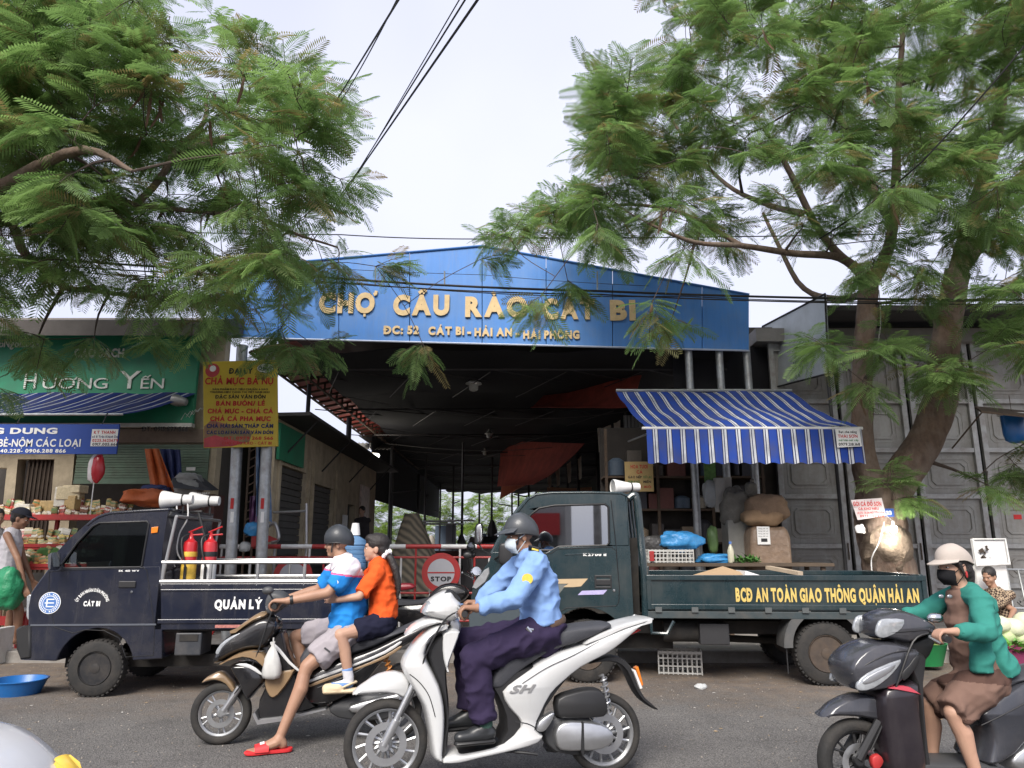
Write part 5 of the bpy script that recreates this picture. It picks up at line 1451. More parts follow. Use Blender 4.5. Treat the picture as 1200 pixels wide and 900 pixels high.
for q_ in ([(372,806,.15),(395,797,.151),(420,786,.151),(440,772,.15)],[(270,772,.13),(290,765,.15),(309,763,.15)]):bars('panel_gap',P,q_,.003,GPLAST,sb,5)
bars('brake_hose',P,[(328,708,.15),(318,718,.155),(300,770,.15),(284,800,.1),(268,822,.08)],.006,BLACK,sb,6)
PAB_G=grips(P,sb,(322,710,.29),(329,704,-.27),(326,708,0))
mb=MB();mb.ell(P.pt(314,692,.22),(.045,.03,.03));mb.tube([P.pt(315,694,.2),P.pt(322,706,.16)],.007,6);mb.build('mirror',GPLAST,sb)
# plastic bag on its hook
bagp=P.pt(320,757,.19)
mb=MB()
rows=[]
for z,r in ((.03,.014),(0,.012),(-.04,.035),(-.09,.056),(-.15,.068),(-.20,.07),(-.225,.06),(-.235,.03)):
 rows.append([bagp+Vector((r*math.cos(t*.349)*(1+.35*noise.noise(Vector((t*1.3,z*9,0)))),r*.6*math.sin(t*.349)*(1+.4*noise.noise(Vector((t*1.9,z*14,4)))),z+.012*noise.noise(Vector((t,3,z*9))))) for t in range(18)])
mb.loft(rows);mb.tube([bagp,bagp+Vector((0,0,.06))],.006,5)
tag(mb.build('plastic_bag',mat('white_bag',(.50,.50,.48),.35,var=.15,scale=14),None,60),'white plastic bag hanging from hook of the black and bronze scooter','bag')

# ------------------------------------------------------------------ dark scooter of the woman
PVS=P=Plane(G(1004,944),G(1254,935))
sv=thing('grey_scooter','dark grey and plum scooter ridden by woman in green jacket','scooter',P.at(.65,0,0))
fc,rc=P.uz(1004,892),P.uz(1254,886)
rf,rr=fc[1]*.995,rc[1]*.995
wheel(P.at(fc[0],rf,0),P.N,rf,.085,sv,RIMB,'alloy',36,tread=False,spokes=6)
wheel(P.at(rc[0],rr,0),P.N,rr,.09,sv,RIMB,'alloy',36,tread=False,spokes=6)
for s in (1,-1):
 a,b=P.at(*P.uz(1006,890,.07),.07*s),P.at(*P.uz(1030,845,.07),.07*s)
 mb=MB();mb.tube([a,b],[.026,.024],10);mb.lathe([(.03,-.015),(.03,.015)],a,P.N,14);mb.build('fork_leg',BLACK,sv)
panel('brake_caliper',P,[(1022,888),(1030,884),(1036,892),(1030,902),(1023,900)],.02,REDP,sv,off=.07,inset=.006)
panel('front_mudguard',P,[(964.5,841.5),(971,833),(981,824),(1005,813.5),(1028,816),(1040,826),(1043,838),(1040,848),(1030,846),(1008,841.5),(985,840.5)],.07,GREYP,sv,inset=.024)
panel('front_cover',P,[(994,787),(996,775),(1010,760),(1032,751),(1062,755),(1078,763),(1070,784),(1054,802),(1034,810),(1014,812),(1001,805)],.15,GREYP,sv,inset=.028,k=5)
pair('headlamp',P,[(1004,806),(1009,795),(1028,783.5),(1056,773),(1052,783),(1040,796),(1024,807),(1010,810)],.012,LENS,sv,.146,inset=.006)
pair('headlamp_trim',P,[(1012,797),(1028,787),(1050,778),(1044,787),(1028,797),(1014,802)],.006,ALU,sv,.158,inset=.004)
panel('nose_lamp',P,[(993.5,787),(998,776),(1007,767),(1012,768),(1005,778),(999,789)],.10,LENS,sv,inset=.012)
panel('leg_shield',P,[(1034,806),(1060,798),(1076,800),(1079,838),(1083,870),(1086,892),(1082,908),(1060,912),(1042,905),(1036,862),(1032,830)],.15,PLUMP,sv,inset=.03)
panel('pink_flash',P,[(1038,806),(1050,802.5),(1064,803),(1077,813.5),(1062,811.5)],.16,mat('pink_trim',(.5,.07,.10),.35,var=.08),sv,inset=.01)
panel('inner_shield',P,[(1060,775),(1075,763),(1085,772),(1082,800),(1084,840),(1088,880),(1090,900),(1080,905),(1076,850),(1070,800)],.13,BLACK,sv,inset=.02)
panel('headset_cowl',P,[(1029,728),(1036,720),(1052,714.5),(1074,719),(1096,731),(1094,742),(1078,750),(1064,755),(1046,751),(1034,749),(1028,744)],.13,GREYP,sv,inset=.03,k=5)
pair('upper_headlamp',P,[(1027,740),(1031,728),(1040,725),(1060,726),(1057,737),(1047,744),(1036,748),(1029,746)],.012,LENS,sv,.122,inset=.006)
panel('front_lens',P,[(1026.5,741),(1029,730),(1034,727),(1037,733),(1034,745),(1030,747)],.10,LENS,sv,inset=.01)
pair('chest_vent',P,[(1056,790),(1066,779),(1074,768),(1078,772),(1070,788),(1060,798)],.01,BLACK,sv,.144,inset=.004)
panel('steering_neck',P,[(1046,748),(1070,750),(1096,742),(1094,760),(1084,776),(1066,778),(1048,766)],.075,BLACK,sv,inset=.02)
panel('floorboard',P,[(1078,893),(1110,893),(1160,893),(1170,900),(1165,910),(1090,915),(1078,908)],.14,GPLAST,sv,inset=.02)
panel('body_panel',P,[(1143,836),(1158,820),(1185,802),(1220,790),(1260,782),(1305,772),(1309,778),(1290,800),(1262,822),(1235,835),(1215,855),(1190,885),(1165,900),(1152,893),(1158,870),(1156,852)],.165,GREYP,sv,inset=.04)
panel('seat',P,[(1138,838),(1146,812),(1165,796),(1190,790),(1215,788),(1250,778),(1288,764),(1300,770),(1270,784),(1230,793),(1190,804),(1160,822)],.14,SEATF,sv,inset=.03)
panel('engine_block',P,[(1180,890),(1200,870),(1235,862),(1258,872),(1262,892),(1235,904),(1195,906)],.11,ALU,sv,inset=.03)
panel('tail_lamp',P,[(1296,778),(1309,771),(1312,776),(1302,786)],.1,REDL,sv,inset=.008)
for q_ in ([(998,790,.13),(1020,776,.153),(1046,765,.153),(1070,762,.15)],[(1150,850,.165),(1175,838,.167),(1205,822,.167)],[(1036,742,.13),(1060,740,.133),(1088,738,.13)]):bars('panel_gap',P,q_,.003,BLACK,sv,5)
bars('brake_hose',P,[(1088,742,.16),(1070,752,.16),(1052,800,.15),(1036,845,.1),(1020,880,.08)],.006,BLACK,sv,6)
PVS_G=grips(P,sv,(1103,747,.31),(1046,728,-.27),(1082,741,0))
mb=MB();mb.ell(P.pt(1096,724,.12),(.05,.03,.03));mb.build('mirror',CHROME,sv)

# ------------------------------------------------------------------ parked black motorcycle behind the girl
P=PMB=Plane((-2.0,10.15),(-0.6,10.1))
pm=thing('parked_motorcycle','black motorcycle parked in front of the barrier beside the stop sign','motorcycle',P.at(.6,0,0))
uA,uB=P.uz(468,700)[0],P.uz(561,700)[0]
for u in (uA,uA+1.25):wheel(P.at(u,.29,0),P.N,.29,.09,pm,RIMB,'alloy',30,tread=False,spokes=5)
def PU(u,z):return (uA+u,z)
def upan(name,pts,h,m,off=0,inset=.02):
 q=[tuple(v) for v in cr([PU(*p) for p in pts],3)]
 mb=MB();mb.puff(P,q,h,off,inset,4);return mb.build(name,m,pm,50)
upan('seat',[(-.35,.80),(-.1,.78),(.25,.76),(.45,.82),(.4,.72),(.1,.68),(-.2,.70)],.12,SEATF)
upan('fuel_tank',[(.40,.82),(.55,.95),(.75,.97),(.92,.88),(.85,.75),(.6,.70),(.42,.72)],.14,BPAINT,inset=.05)
upan('side_cover',[(.0,.68),(.4,.72),(.6,.68),(.55,.45),(.2,.42),(.0,.5)],.11,BPAINT)
upan('red_badge',[(-.12,.95),(.15,.97),(.2,.9),(-.1,.86)],.1,mat('maroon',(.25,.02,.03),.4))
upan('engine_block',[(.3,.45),(.75,.5),(.85,.3),(.4,.2)],.12,GPLAST)
upan('headlamp',[(.98,.98),(1.10,1.0),(1.14,.88),(1.02,.82)],.09,LENS)
upan('front_mudguard',[(.95,.52),(1.1,.62),(1.35,.62),(1.55,.5),(1.35,.57),(1.15,.57)],.05,BPAINT,inset=.008)
mb=MB()
for s in (.07,-.07):mb.tube([P.at(*PU(1.25,.29),s),P.at(*PU(1.0,.95),s)],.022,8)
mb.build('fork',CHROME,pm)
mb=MB();mb.tube(cr([P.at(*PU(.86,1.12),.36),P.at(*PU(.95,1.06),.15),P.at(*PU(.98,1.02),0),P.at(*PU(.95,1.06),-.15),P.at(*PU(.86,1.12),-.36)],4,False),.012,8);mb.build('handlebar',CHROME,pm)
mb=MB();mb.lathe([(.001,.03),(.06,.025),(.075,0),(.06,-.015),(.001,-.02)],P.at(*PU(1.02,1.12),.12),(.3,-1,.5),16);mb.build('instrument',CHROME,pm)
for s in (.3,-.3):
 mb=MB();mb.tube([P.at(*PU(.95,1.06),s*.6),P.at(*PU(.92,1.3),s)],.007,6);mb.ell(P.at(*PU(.92,1.33),s),(.06,.02,.045));mb.build('mirror',BLACK,pm)

 # ================================================================== PEOPLE
SKIN1=mat('skin_tan',(.36,.205,.135),.55,var=.16,scale=9,dirt=((.27,.13,.085),.4,4))
SKIN2=mat('skin_light',(.44,.265,.185),.55,var=.14,scale=9,dirt=((.36,.18,.13),.4,4))
SKIN3=mat('skin_brown',(.30,.16,.10),.55,var=.16,scale=9,dirt=((.2,.1,.06),.4,4))
HAIR=mat('black_hair',(.018,.014,.013),.5,var=.3,scale=40,bump=.4,bscale=120)
EYEW=mat('eye_white',(.7,.68,.66),.3)
EYED=mat('eye_dark',(.02,.013,.01),.2)
LIPS=mat('lips',(.38,.13,.10),.5)
def axes(f,u=UP):
 f=Vector(f).normalized();s=Vector(u).cross(f).normalized();return f,s,f.cross(s).normalized()
def add_head(mb,c,f,s,u,k=1.0,soft=1.0):
 """c = centre between the ears; returns nothing, adds fused shapes"""
 A=(f,s,u)
 def at(a,b,d):return c+(f*a+s*b+u*d)*k
 mb.ell(at(-.012,0,.045),(.098*k,.076*k,.088*k),A,18)
 mb.ell(at(.030,0,-.025),(.064*k,.062*k,.082*k),A,16)
 mb.ell(at(.050+.008*soft,0,-.086),(.030*k,.034*k,.026*k),A,12)
 mb.ell(at(.0,0,-.06),(.062*k,.058*k,.045*k),A,14)
 mb.capsule(at(.086,0,.010),at(.088+.015*soft,0,-.026),.008*k,(.006+.0065*soft)*k,8)
 mb.ell(at(.078+.003*soft,0,.022),(.015*k,.048*k,.012*k),A,10)
 mb.ell(at(.080,0,-.060),(.014*k,.026*k,.010*k),A,10)
 for sg in (1,-1):
  mb.ell(at(-.008,sg*.073,-.012),(.020*k,.010*k,.033*k),A,10)
  if soft>.6:mb.ell(at(.06,sg*.042,-.03),(.024*k,.02*k,.024*k),A,10)
def face_bits(root,c,f,s,u,k=1.0,mouth=True):
 def at(a,b,d):return c+(f*a+s*b+u*d)*k
 for sg in (1,-1):
  mb=MB();mb.ell(at(.077,sg*.031,.001),(.0095*k,.011*k,.0048*k),(f,s,u),10);e=mb.build('eye',EYEW,root)
  mb=MB();mb.ell(at(.0835,sg*.032,.001),(.0045*k,.0062*k,.005*k),(f,s,u),8);mb.build('iris',EYED,e)
  mb=MB();mb.capsule(at(.0925,sg*.018,.020),at(.079,sg*.050,.022),.0028*k,.002*k,6);mb.build('eyebrow',HAIR,root)
 if mouth:
  mb=MB();mb.ell(at(.0905,0,-.060),(.003*k,.016*k,.003*k),(f,s,u),10);mb.build('mouth',LIPS,root)
def grip_hand(mb,wrist,g,axis,k=1.0,thumb=1):
 """palm and five separate fingers closed on a bar at g running along axis"""
 wrist,g,axis=Vector(wrist),Vector(g),Vector(axis).normalized()
 rad=(wrist-g);rad=(rad-axis*rad.dot(axis)).normalized()
 up=axis.cross(rad);
 if up.z<0:up= -up
 R_=.033*k
 knu=g+up*R_+rad*.012
 for q in (-.5,.5):
  mb.capsule(wrist.lerp(knu,.15)+axis*q*.02,knu+axis*q*.042*k,.019*k,.015*k,8)
 mb.capsule(wrist,knu,.024*k,.016*k,8)
 for i in range(4):
  o=axis*((i-1.5)*.021*k)
  ln=(.92,1.0,.97,.82)[i]
  pts=[]
  for t in (0,55,115,165):
   a=R(90+t*ln)
   pts.append(g+o+(rad*math.cos(a)+up*math.sin(a))*R_*(1.0 if t else 1.05))
  for a_,b_,r0,r1 in zip(pts[:-1],pts[1:],(.0105,.0095,.0088),(.0098,.009,.008)):mb.capsule(a_,b_,r0*k,r1*k,8)
 to=axis*(thumb*.042*k)
 t0=wrist.lerp(knu,.35)+axis*thumb*.022*k
 t1=g+rad*R_*.9+to*.9-up*.004;t2=g-up*R_*.9+to*.75+rad*.004;t3=g-up*R_-rad*.018+to*.5
 mb.capsule(t0,t1,.014*k,.0115*k,8);mb.capsule(t1,t2,.0112*k,.01*k,8);mb.capsule(t2,t3,.0098*k,.0085*k,8)
def open_hand(mb,wrist,d,palm_n,k=1.0,curl=25,thumb=1):
 """relaxed hand: d = direction of fingers, palm_n = palm normal"""
 d=Vector(d).normalized();n=Vector(palm_n);n=(n-d*n.dot(d)).normalized();s=n.cross(d)
 for q in (-1,-.3,.3,1):mb.capsule(wrist+s*q*.012*k,wrist+d*.085*k+s*q*.029*k,.014*k,.0115*k,8)
 for i in range(4):
  b=wrist+d*.085*k+s*(i-1.5)*.020*k
  dd=(d+s*(i-1.5)*.06).normalized();L=(.066,.076,.072,.056)[i]*k
  for seg in range(3):
   a=R(curl*(seg+.6));v=dd*math.cos(a)+n*math.sin(a)
   e=b+v*L*(.45,.32,.27)[seg]
   mb.capsule(b,e,.0098*k-seg*.0008,.0092*k-seg*.0008,8);b=e
 b=wrist+d*.02*k+s*thumb*.022*k
 v=(d*.75+s*thumb*.6+n*.35).normalized();m=b+v*.05*k;e=m+(v+d*.3).normalized()*.032*k
 mb.capsule(b,m,.014*k,.0108*k,8);mb.capsule(m,e,.0105*k,.0085*k,8)
def foot(mb,ankle,d,k=1.0,toes=True):
 """bare foot pointing along d; sole is .075 below the ankle"""
 d=Vector(d).normalized();s=UP.cross(d).normalized()
 a=Vector(ankle)
 mb.capsule(a+UP*.0,a-UP*.035-d*.025,.036*k,.032*k,10)
 mb.capsule(a-UP*.02+d*.02,a-UP*.052*k+d*.12*k,.036*k,.024*k,10,wide=s,k=1.35)
 for i in range(5):
  o=s*(i-2)*.017*k
  mb.capsule(a-UP*.052*k+d*.11*k+o*.9,a-UP*.062*k+d*(.185-.011*abs(i-.3))*k+o,.014*k,(.0125 if i==0 else .0095)*k,8)
def limb(mb,pts,rs,n=14,ends=(1,1),**kw):
 for i in range(len(pts)-1):
  e=(ends[0] if i==0 else 1,ends[1] if i==len(pts)-2 else 1)
  mb.capsule(pts[i],pts[i+1],rs[i],rs[i+1],n,ends=e,**kw)
def helmet(root,c,f,s,u,m,k=1.0,brim=.07,brim_m=None,low= -18,name='helmet'):
 """half-shell helmet: thick dome with lower edge, optional peak and chin strap"""
 A=(f,s,u)
 mb=MB()
 rows=[]
 for i in range(9):
  p=R(low+(90-low)*i/8)
  rows.append([c+(f*(.128*math.cos(p)*math.cos(R(t*12))-.012)+s*(.108*math.cos(p)*math.sin(R(t*12)))+u*(.118*math.sin(p)+.028))*k-u*(.03*k*max(0,-math.cos(R(t*12)))*max(0,math.cos(p))) for t in range(30)])
 inner=[[c+(q-c)*.93 for q in r] for r in rows[:3]]
 mb.loft(inner[::-1]+rows)
 o=mb.build(name,m,root,60)
 rim=MB();rim.tube([q for q in rows[0]],.006*k,6,closed=True);rim.build('rim',BLACK,o)
 if brim:
  b=MB();r0,r1=[],[]
  for t in range(-5,6):
   a=R(t*13)
   r0.append(c+(f*(.122*math.cos(a)-.012)+s*.103*math.sin(a)+u*.03)*k)
   r1.append(c+(f*((.128+brim*math.cos(a)**.7)*math.cos(a*.9)-.012)+s*.11*math.sin(a)+u*(.012-.02*math.cos(a)))*k)
  b.grid([r0,r1],thick=.006);b.build('peak',brim_m or m,o,60)
 st=MB()
 for sg in (1,-1):st.tube([c+(f*.03+s*sg*.088+u* -.005)*k,c+(f*.045+s*sg*.068-u*.07)*k,c+(f*.05-u*.118)*k],.006,6)
 st.build('chin_strap',BLACK,o)
 return o
def face_mask(root,c,f,s,u,m,k=1.0):
 mb=MB();rows=[]
 for j in range(9):
  v=j/8;d= -.018-.095*v
  bulge=.096+.016*math.sin(math.pi*min(1,v*1.1))-.03*max(0,v-.6)*2.5
  half=66-16*abs(v-.45)
  rows.append([c+(f*(bulge*math.cos(R(t*half/6))**.85)+s*(.076-.012*v)*math.sin(R(t*half/6))+u*(d+.006*math.cos(R(t*15))))*k for t in range(-6,7)])
 mb.grid(rows,thick=.003)
 for sg in (0,-1):
  for j,dz in ((1,.01),(7,-.035)):mb.tube([rows[j][sg],c+(-f*.008+s*(.083 if sg else -.083)+u*dz)*k],.0028,4)
 mb.build('face_mask',m,root,60)
def V(*a):return Vector(a)

# ------------------------------------------------------------------ guard on the white scooter
P=PWS
J=P.pt
g=thing('person','person in pale blue uniform shirt and dark helmet riding the white scooter','person',P.at(.75,0,0))
f,s,u=axes(-P.D+V(0,-.05,-.08))
hc=J(610,628,0.0)
hip=J(640,737,0);pel=J(634,742,0);wst=J(630,715,0);chest=J(628,680,0);nb=J(620,652,0)
shN,shF=J(628,661,.17),J(615,659,-.17)
elN,elF=J(601,702,.27),J(577,692,-.26)
gN,gF=PWS_G
wrN,wrF=gN+P.D*.07+UP*.03,gF+P.D*.07+UP*.03
hN,hF=J(637,740,.09),J(632,740,-.09)
knN,knF=J(556,772,.14),J(548,752,-.14)
anN,anF=J(568,850,.15),J(549,835,-.13)
mb=MB()
add_head(mb,hc,f,s,u,.95)
limb(mb,[hc-u*.07-f*.015,nb-UP*.02],[.056,.062])
limb(mb,[nb-UP*.05,chest,wst,pel],[.085,.105,.105,.11],wide=P.N,k=1.45)
for a,b,c,w in ((shN,elN,wrN,1),(shF,elF,wrF,-1)):limb(mb,[a,b,c],[.052,.042,.028])
for h,k_,a in ((hN,knN,anN),(hF,knF,anF)):limb(mb,[h,k_,a],[.085,.058,.04])
for w,gg,th in ((wrN,gN,-1),(wrF,gF,1)):grip_hand(mb,w,gg,P.N,1.05,th)
solidify_blob('body',mb,SKIN3,g,.006)
face_bits(g,hc,f,s,u,.95)
SHIRT=cloth('guard_shirt_blue',(.20,.33,.60),bump=.15)
mb=MB()
limb(mb,[nb-UP*.035+P.D*.005,chest+P.D*.01,wst+P.D*.015,J(634,729,0)],[.098,.127,.132,.14],wide=P.N,k=1.42,ends=(1,0))
mb.capsule(nb+UP*.0,nb-UP*.03,.066,.075,ends=(0,1))
for a,b,c in ((shN,elN,wrN),(shF,elF,wrF)):
 limb(mb,[a,b,b.lerp(c,.94)],[.078,.062,.046],ends=(1,0))
 mb.capsule(nb-UP*.03,a,.07,.078)
solidify_blob('shirt',mb,SHIRT,g,.008,4,.017,10)
mb=MB();mb.tube(cr([nb+V(.0,0,.015)+P.N*.05-P.D*.035,nb+P.N*.07+UP*.02+P.D*.02,nb+P.D*.065+UP*.03,nb-P.N*.07+UP*.02+P.D*.02,nb-P.N*.05+UP*.015-P.D*.035],4,False),.016,8);mb.build('collar',SHIRT,g)
TROU=cloth('guard_trousers',(.028,.020,.050),bump=.15)
mb=MB()
limb(mb,[J(640,728,0),J(637,748,0)],[.135,.13],wide=P.N,k=1.3,ends=(0,1))
for h,k_,a in ((hN,knN,anN),(hF,knF,anF)):limb(mb,[h,k_,k_.lerp(a,.93)],[.115,.088,.075],ends=(1,0))
solidify_blob('trousers',mb,TROU,g,.008,4,.019,9)
mb=MB();mb.lathe([(.142,-.018),(.146,0),(.142,.018)],J(637.5,729,0),J(634,715,0)-J(640,745,0),26,closed=False)
for i,v in enumerate(mb.v):
 q=Vector(v)-J(637.5,729,0);mb.v[i]=tuple(J(637.5,729,0)+q+P.N*q.dot(P.N)*.28)
mb.build('belt',mat('brown_belt',(.10,.06,.04),.6),g)
SHOE=mat('black_leather',(.022,.024,.026),.35,var=.2)
for a in (anN,anF):
 d=(-P.D+V(0,-.1,0)).normalized();z=a.z-.085
 mb=MB();mb.capsule(a-UP*.01,a-UP*.05,.05,.05,10);mb.capsule(a-UP*.045-d*.03,a-UP*.06+d*.16,.045,.036,12,wide=P.N,k=1.15);mb.capsule(a-UP*.02,a-UP*.05+d*.09,.05,.04,10)
 solidify_blob('shoe',mb,SHOE,g,.009,3)
 mb=MB();mb.capsule(a-UP*.088-d*.05,a-UP*.092+d*.175,.02,.018,12,wide=P.N,k=2.2);mb.build('sole',BLACK,g)
mb=MB();mb.capsule(anN+UP*.0,anN+UP*.06,.05,.046);mb.build('sock',cloth('green_sock',(.05,.10,.08)),g)
hm=helmet(g,hc+u*.022,f,s,u,mat('grey_helmet',(.05,.055,.062),.45,var=.12,coat=.2),.93,.08)
face_mask(g,hc,f,s,u,cloth('pale_mask',(.50,.56,.60)))
YB=mat('yellow_badge',(.62,.45,.05),.6,var=.2,scale=60)
q=shN.lerp(elN,.42)+P.N*.078-P.D*.012
def patch(name,c,n,up_,w,h,m,root,rnd=True,th=.006):
 x,y,a=axes(n);x=Vector(up_).cross(n).normalized();y=Vector(n).normalized().cross(x)
 pts=[(math.cos(t*math.pi/6),math.sin(t*math.pi/6)) for t in range(12)] if rnd else [(-1,-1),(1,-1),(1,1),(-1,1)]
 vs=[c+x*(p[0]*w)+y*(p[1]*h) for p in pts];nn=Vector(n).normalized()*th
 m_=MB();k=len(pts);m_.add(vs+[v+nn for v in vs],[tuple(range(k))[::-1],tuple(range(k,2*k))]+[(i,(i+1)%k,(i+1)%k+k,i+k) for i in range(k)])
 return m_.build(name,m,root,0)
pt_=patch('sleeve_badge',q,P.N+V(-.25,0,.1),UP,.036,.034,YB,g)
ep=MB();ep.box(shN.lerp(nb,.35)+UP*.075+P.N*.01,(.075,.13,.012),Matrix.Rotation(-.3,3,'X')@Matrix.Rotation(.3,3,'Y'));e_=ep.build('epaulette',mat('black_cloth',(.02,.02,.025),.8),g,0,bevel=.004)
ep=MB();ep.box(shN.lerp(nb,.2)+UP*.078+P.N*.02,(.045,.05,.014),Matrix.Rotation(-.3,3,'X')@Matrix.Rotation(.3,3,'Y'));ep.build('epaulette_badge',YB,e_,0)
mb=MB();mb.tube([J(617,735,.2),J(622,741,.2)],.012,6);mb.tube([J(619,737,.2),J(625,738,.2)],.008,6);mb.build('key_ring',CHROME,g)
mb=MB();mb.lathe([(.036,-.012),(.038,0),(.036,.012)],wrF.lerp(elF,.1),elF-wrF,14);mb.build('watch',CHROME,g)

# ------------------------------------------------------------------ man on the black scooter
P=PAB
J=P.pt
g=thing('person','man in blue and white polo, shorts and red slides riding the black scooter','person',P.at(.75,0,0))
f,s,u=axes(-P.D+V(0,.02,-.05))
hc=J(396,637,0.0)
nb=J(402,657,0);chest=J(408,684,0);wst=J(409,712,0);pel=J(410,736,0)
shN,shF=J(409,666,.18),J(398,666,-.18)
elN,elF=J(384,695,.26),J(373,691,-.24)
gN,gF=PAB_G
wrN,wrF=gN+P.D*.085+UP*.035,gF+P.D*.08+UP*.03
hN,hF=J(410,738,.09),J(404,738,-.09)
knN,knF=J(360,781,.20),J(347,746,-.16)
anN=J(327,866,.30)
anN.z=max(anN.z,.085)
anF=J(356,815,-.13)
mb=MB()
add_head(mb,hc,f,s,u,.95)
limb(mb,[hc-u*.07-f*.012,nb-UP*.02],[.056,.062])
limb(mb,[nb-UP*.05,chest,wst,pel],[.08,.105,.11,.115],wide=P.N,k=1.45)
for a,b,c in ((shN,elN,wrN),(shF,elF,wrF)):
 limb(mb,[a,b,b.lerp(c,.35),c],[.052,.041,.042,.027])
for h,k_,a in ((hN,knN,anN),(hF,knF,anF)):limb(mb,[h,k_,k_.lerp(a,.12),k_.lerp(a,.32)+P.D*.016,k_.lerp(a,.62)+P.D*.006,a],[.085,.054,.048,.055,.042,.033])
for w,gg,th in ((wrN,gN,-1),(wrF,gF,1)):grip_hand(mb,w,gg,P.N,1.05,th)
foot(mb,anN,-P.D+P.N*.25,1.15);foot(mb,anF,-P.D,1.1)
solidify_blob('body',mb,SKIN1,g,.0065)
face_bits(g,hc,f,s,u,.95)
POLO=cloth('polo_blue',(.02,.21,.58),bump=.12);POLW=cloth('polo_white',(.66,.63,.67),bump=.12);POLP=cloth('polo_pink_line',(.6,.12,.25))
mb=MB()
hemp=J(405,737,0)
limb(mb,[nb-UP*.035+P.D*.01,chest+P.D*.012,wst+P.D*.01,hemp],[.095,.128,.135,.145],wide=P.N,k=1.42,ends=(1,0))
mb.capsule(nb+UP*.005,nb-UP*.03,.064,.075,ends=(0,1))
for a,b in ((shN,elN),(shF,elF)):
 limb(mb,[a,a.lerp(b,.78)],[.082,.07],ends=(1,0));mb.capsule(nb-UP*.03,a,.07,.08)
zc=J(425,677,.15).z
def polo_zone(p):
 h=p.z-(zc+.16*((P.O-p).dot(P.D)+(J(425,684,.15)-P.O).dot(P.D))*1.0)
 return 1 if h>.010 else (2 if h> -.004 else 0)
solidify_blob('polo_shirt',mb,POLO,g,.008,4,.017,9,extra=(polo_zone,[POLW,POLP]))
mb=MB();mb.tube(cr([nb+P.N*.05-P.D*.035+UP*.01,nb+P.N*.068+UP*.02+P.D*.02,nb+P.D*.065+UP*.03,nb-P.N*.068+UP*.02+P.D*.02,nb-P.N*.05+UP*.01-P.D*.035],4,False),.014,8);mb.build('collar',POLW,g)
patch('sleeve_logo',shN.lerp(elN,.55)+P.N*.078,P.N,UP,.017,.016,WHITET,g)
SHORT=cloth('grey_shorts',(.34,.31,.33),bump=.12)
mb=MB()
limb(mb,[J(410,724,0),J(411,742,0)],[.13,.13],wide=P.N,k=1.3,ends=(0,1))
for h,k_ in ((hN,knN),(hF,knF)):limb(mb,[h,h.lerp(k_,.80)],[.118,.10],ends=(1,0))
solidify_blob('shorts',mb,SHORT,g,.008,3,.015,10)
mb=MB();a=hN.lerp(knN,.5)+P.N*.112;mb.box(a,(.05,.006,.012),Matrix.Rotation(.6,3,'Y'));mb.build('pocket',mat('pocket_dark',(.05,.05,.055),.8),g,0)
helmet(g,hc+u*.018,f,s,u,mat('dark_helmet',(.028,.032,.038),.5,var=.12,coat=.15),.94,0,low= -20)
SLIDE=mat('red_rubber',(.62,.03,.035),.55,var=.06)
for a,side in ((anN,0),(anF,1)):
 d=(-P.D+(P.N*.25 if not side else V(0,0,0))).normalized();ss=UP.cross(d).normalized()
 z0=a.z-.085
 outl=cr([(-.085,-.035),(-.04,-.045),(.06,-.045),(.14,-.055),(.20,-.045),(.235,0),(.215,.04),(.14,.05),(.05,.04),(-.04,.042),(-.085,.032),(-.1,0)],2)
 rings=[[V(a.x,a.y,zz)+d*p.x*sc+ss*p.y*sc for p in outl] for zz,sc in ((z0+.001,.97),(z0+.012,1.0),(z0+.022,.98))]
 mb=MB();mb.loft(rings);sl=mb.build('slide',SLIDE,g)
 mb=MB();rows=[]
 for x0 in (.07,.10,.13,.165):
  rows.append([V(a.x,a.y,z0+.018)+d*x0+ss*(.058*math.cos(R(t*20)))+UP*(.062-(x0-.07)*.2)*math.sin(R(t*20)) for t in range(10)])
 mb.grid(rows,thick=.007);mb.build('strap',SLIDE,sl,60)
 mb=MB();mb.grid([[p+UP*.004+V(0,0,0) for p in r[3:7]] for r in rows[1:3]],thick=.003);mb.build('strap_print',WHITET,sl,60)
mb=MB();mb.lathe([(.033,-.012),(.035,0),(.033,.012)],wrN.lerp(elN,.12),elN-wrN,14);mb.build('wristband',BLACK,g)

# ------------------------------------------------------------------ girl behind him
g=thing('person','girl in orange polo with ponytail sitting behind the man on scooter','person',P.at(.98,0,0))
K=.92
f,s,u=axes(-P.D+V(0,-.06,.03))
hc=J(440,643,.0)
nb=J(443,660,0);chest=J(446,682,0);wst=J(449,708,0);pel=J(449,729,0)
shN,shF=J(442,671,.125),J(437,671,-.125)
elN,elF=J(421,699,.2),J(420,700,-.2)
wrN,wrF=J(396,703,.2),J(396,705,-.2)
hN,hF=J(449,731,.075),J(445,731,-.075)
knN,knF=J(399,744,.20),J(398,744,-.2)
anN,anF=J(409,796,.20),J(409,796,-.2)
mb=MB()
add_head(mb,hc,f,s,u,K,.35)
limb(mb,[hc-u*.065-f*.012,nb-UP*.015],[.045,.047])
limb(mb,[nb-UP*.04,chest,wst,pel],[.06,.08,.08,.09],wide=P.N,k=1.4)
for a,b,c in ((shN,elN,wrN),(shF,elF,wrF)):limb(mb,[a,b,c],[.038,.034,.023])
for h,k_,a in ((hN,knN,anN),(hF,knF,anF)):limb(mb,[h,k_,k_.lerp(a,.35)+P.D*.01,a],[.078,.05,.046,.032])
open_hand(mb,wrN,J(384,702,.16)-wrN,-P.N,.85,22,1);open_hand(mb,wrF,J(384,702,-.16)-wrF,P.N,.85,22,-1)
solidify_blob('body',mb,SKIN2,g,.006)
face_bits(g,hc,f,s,u,K)
ORA=cloth('orange_polo',(.72,.10,.02),bump=.12)
mb=MB()
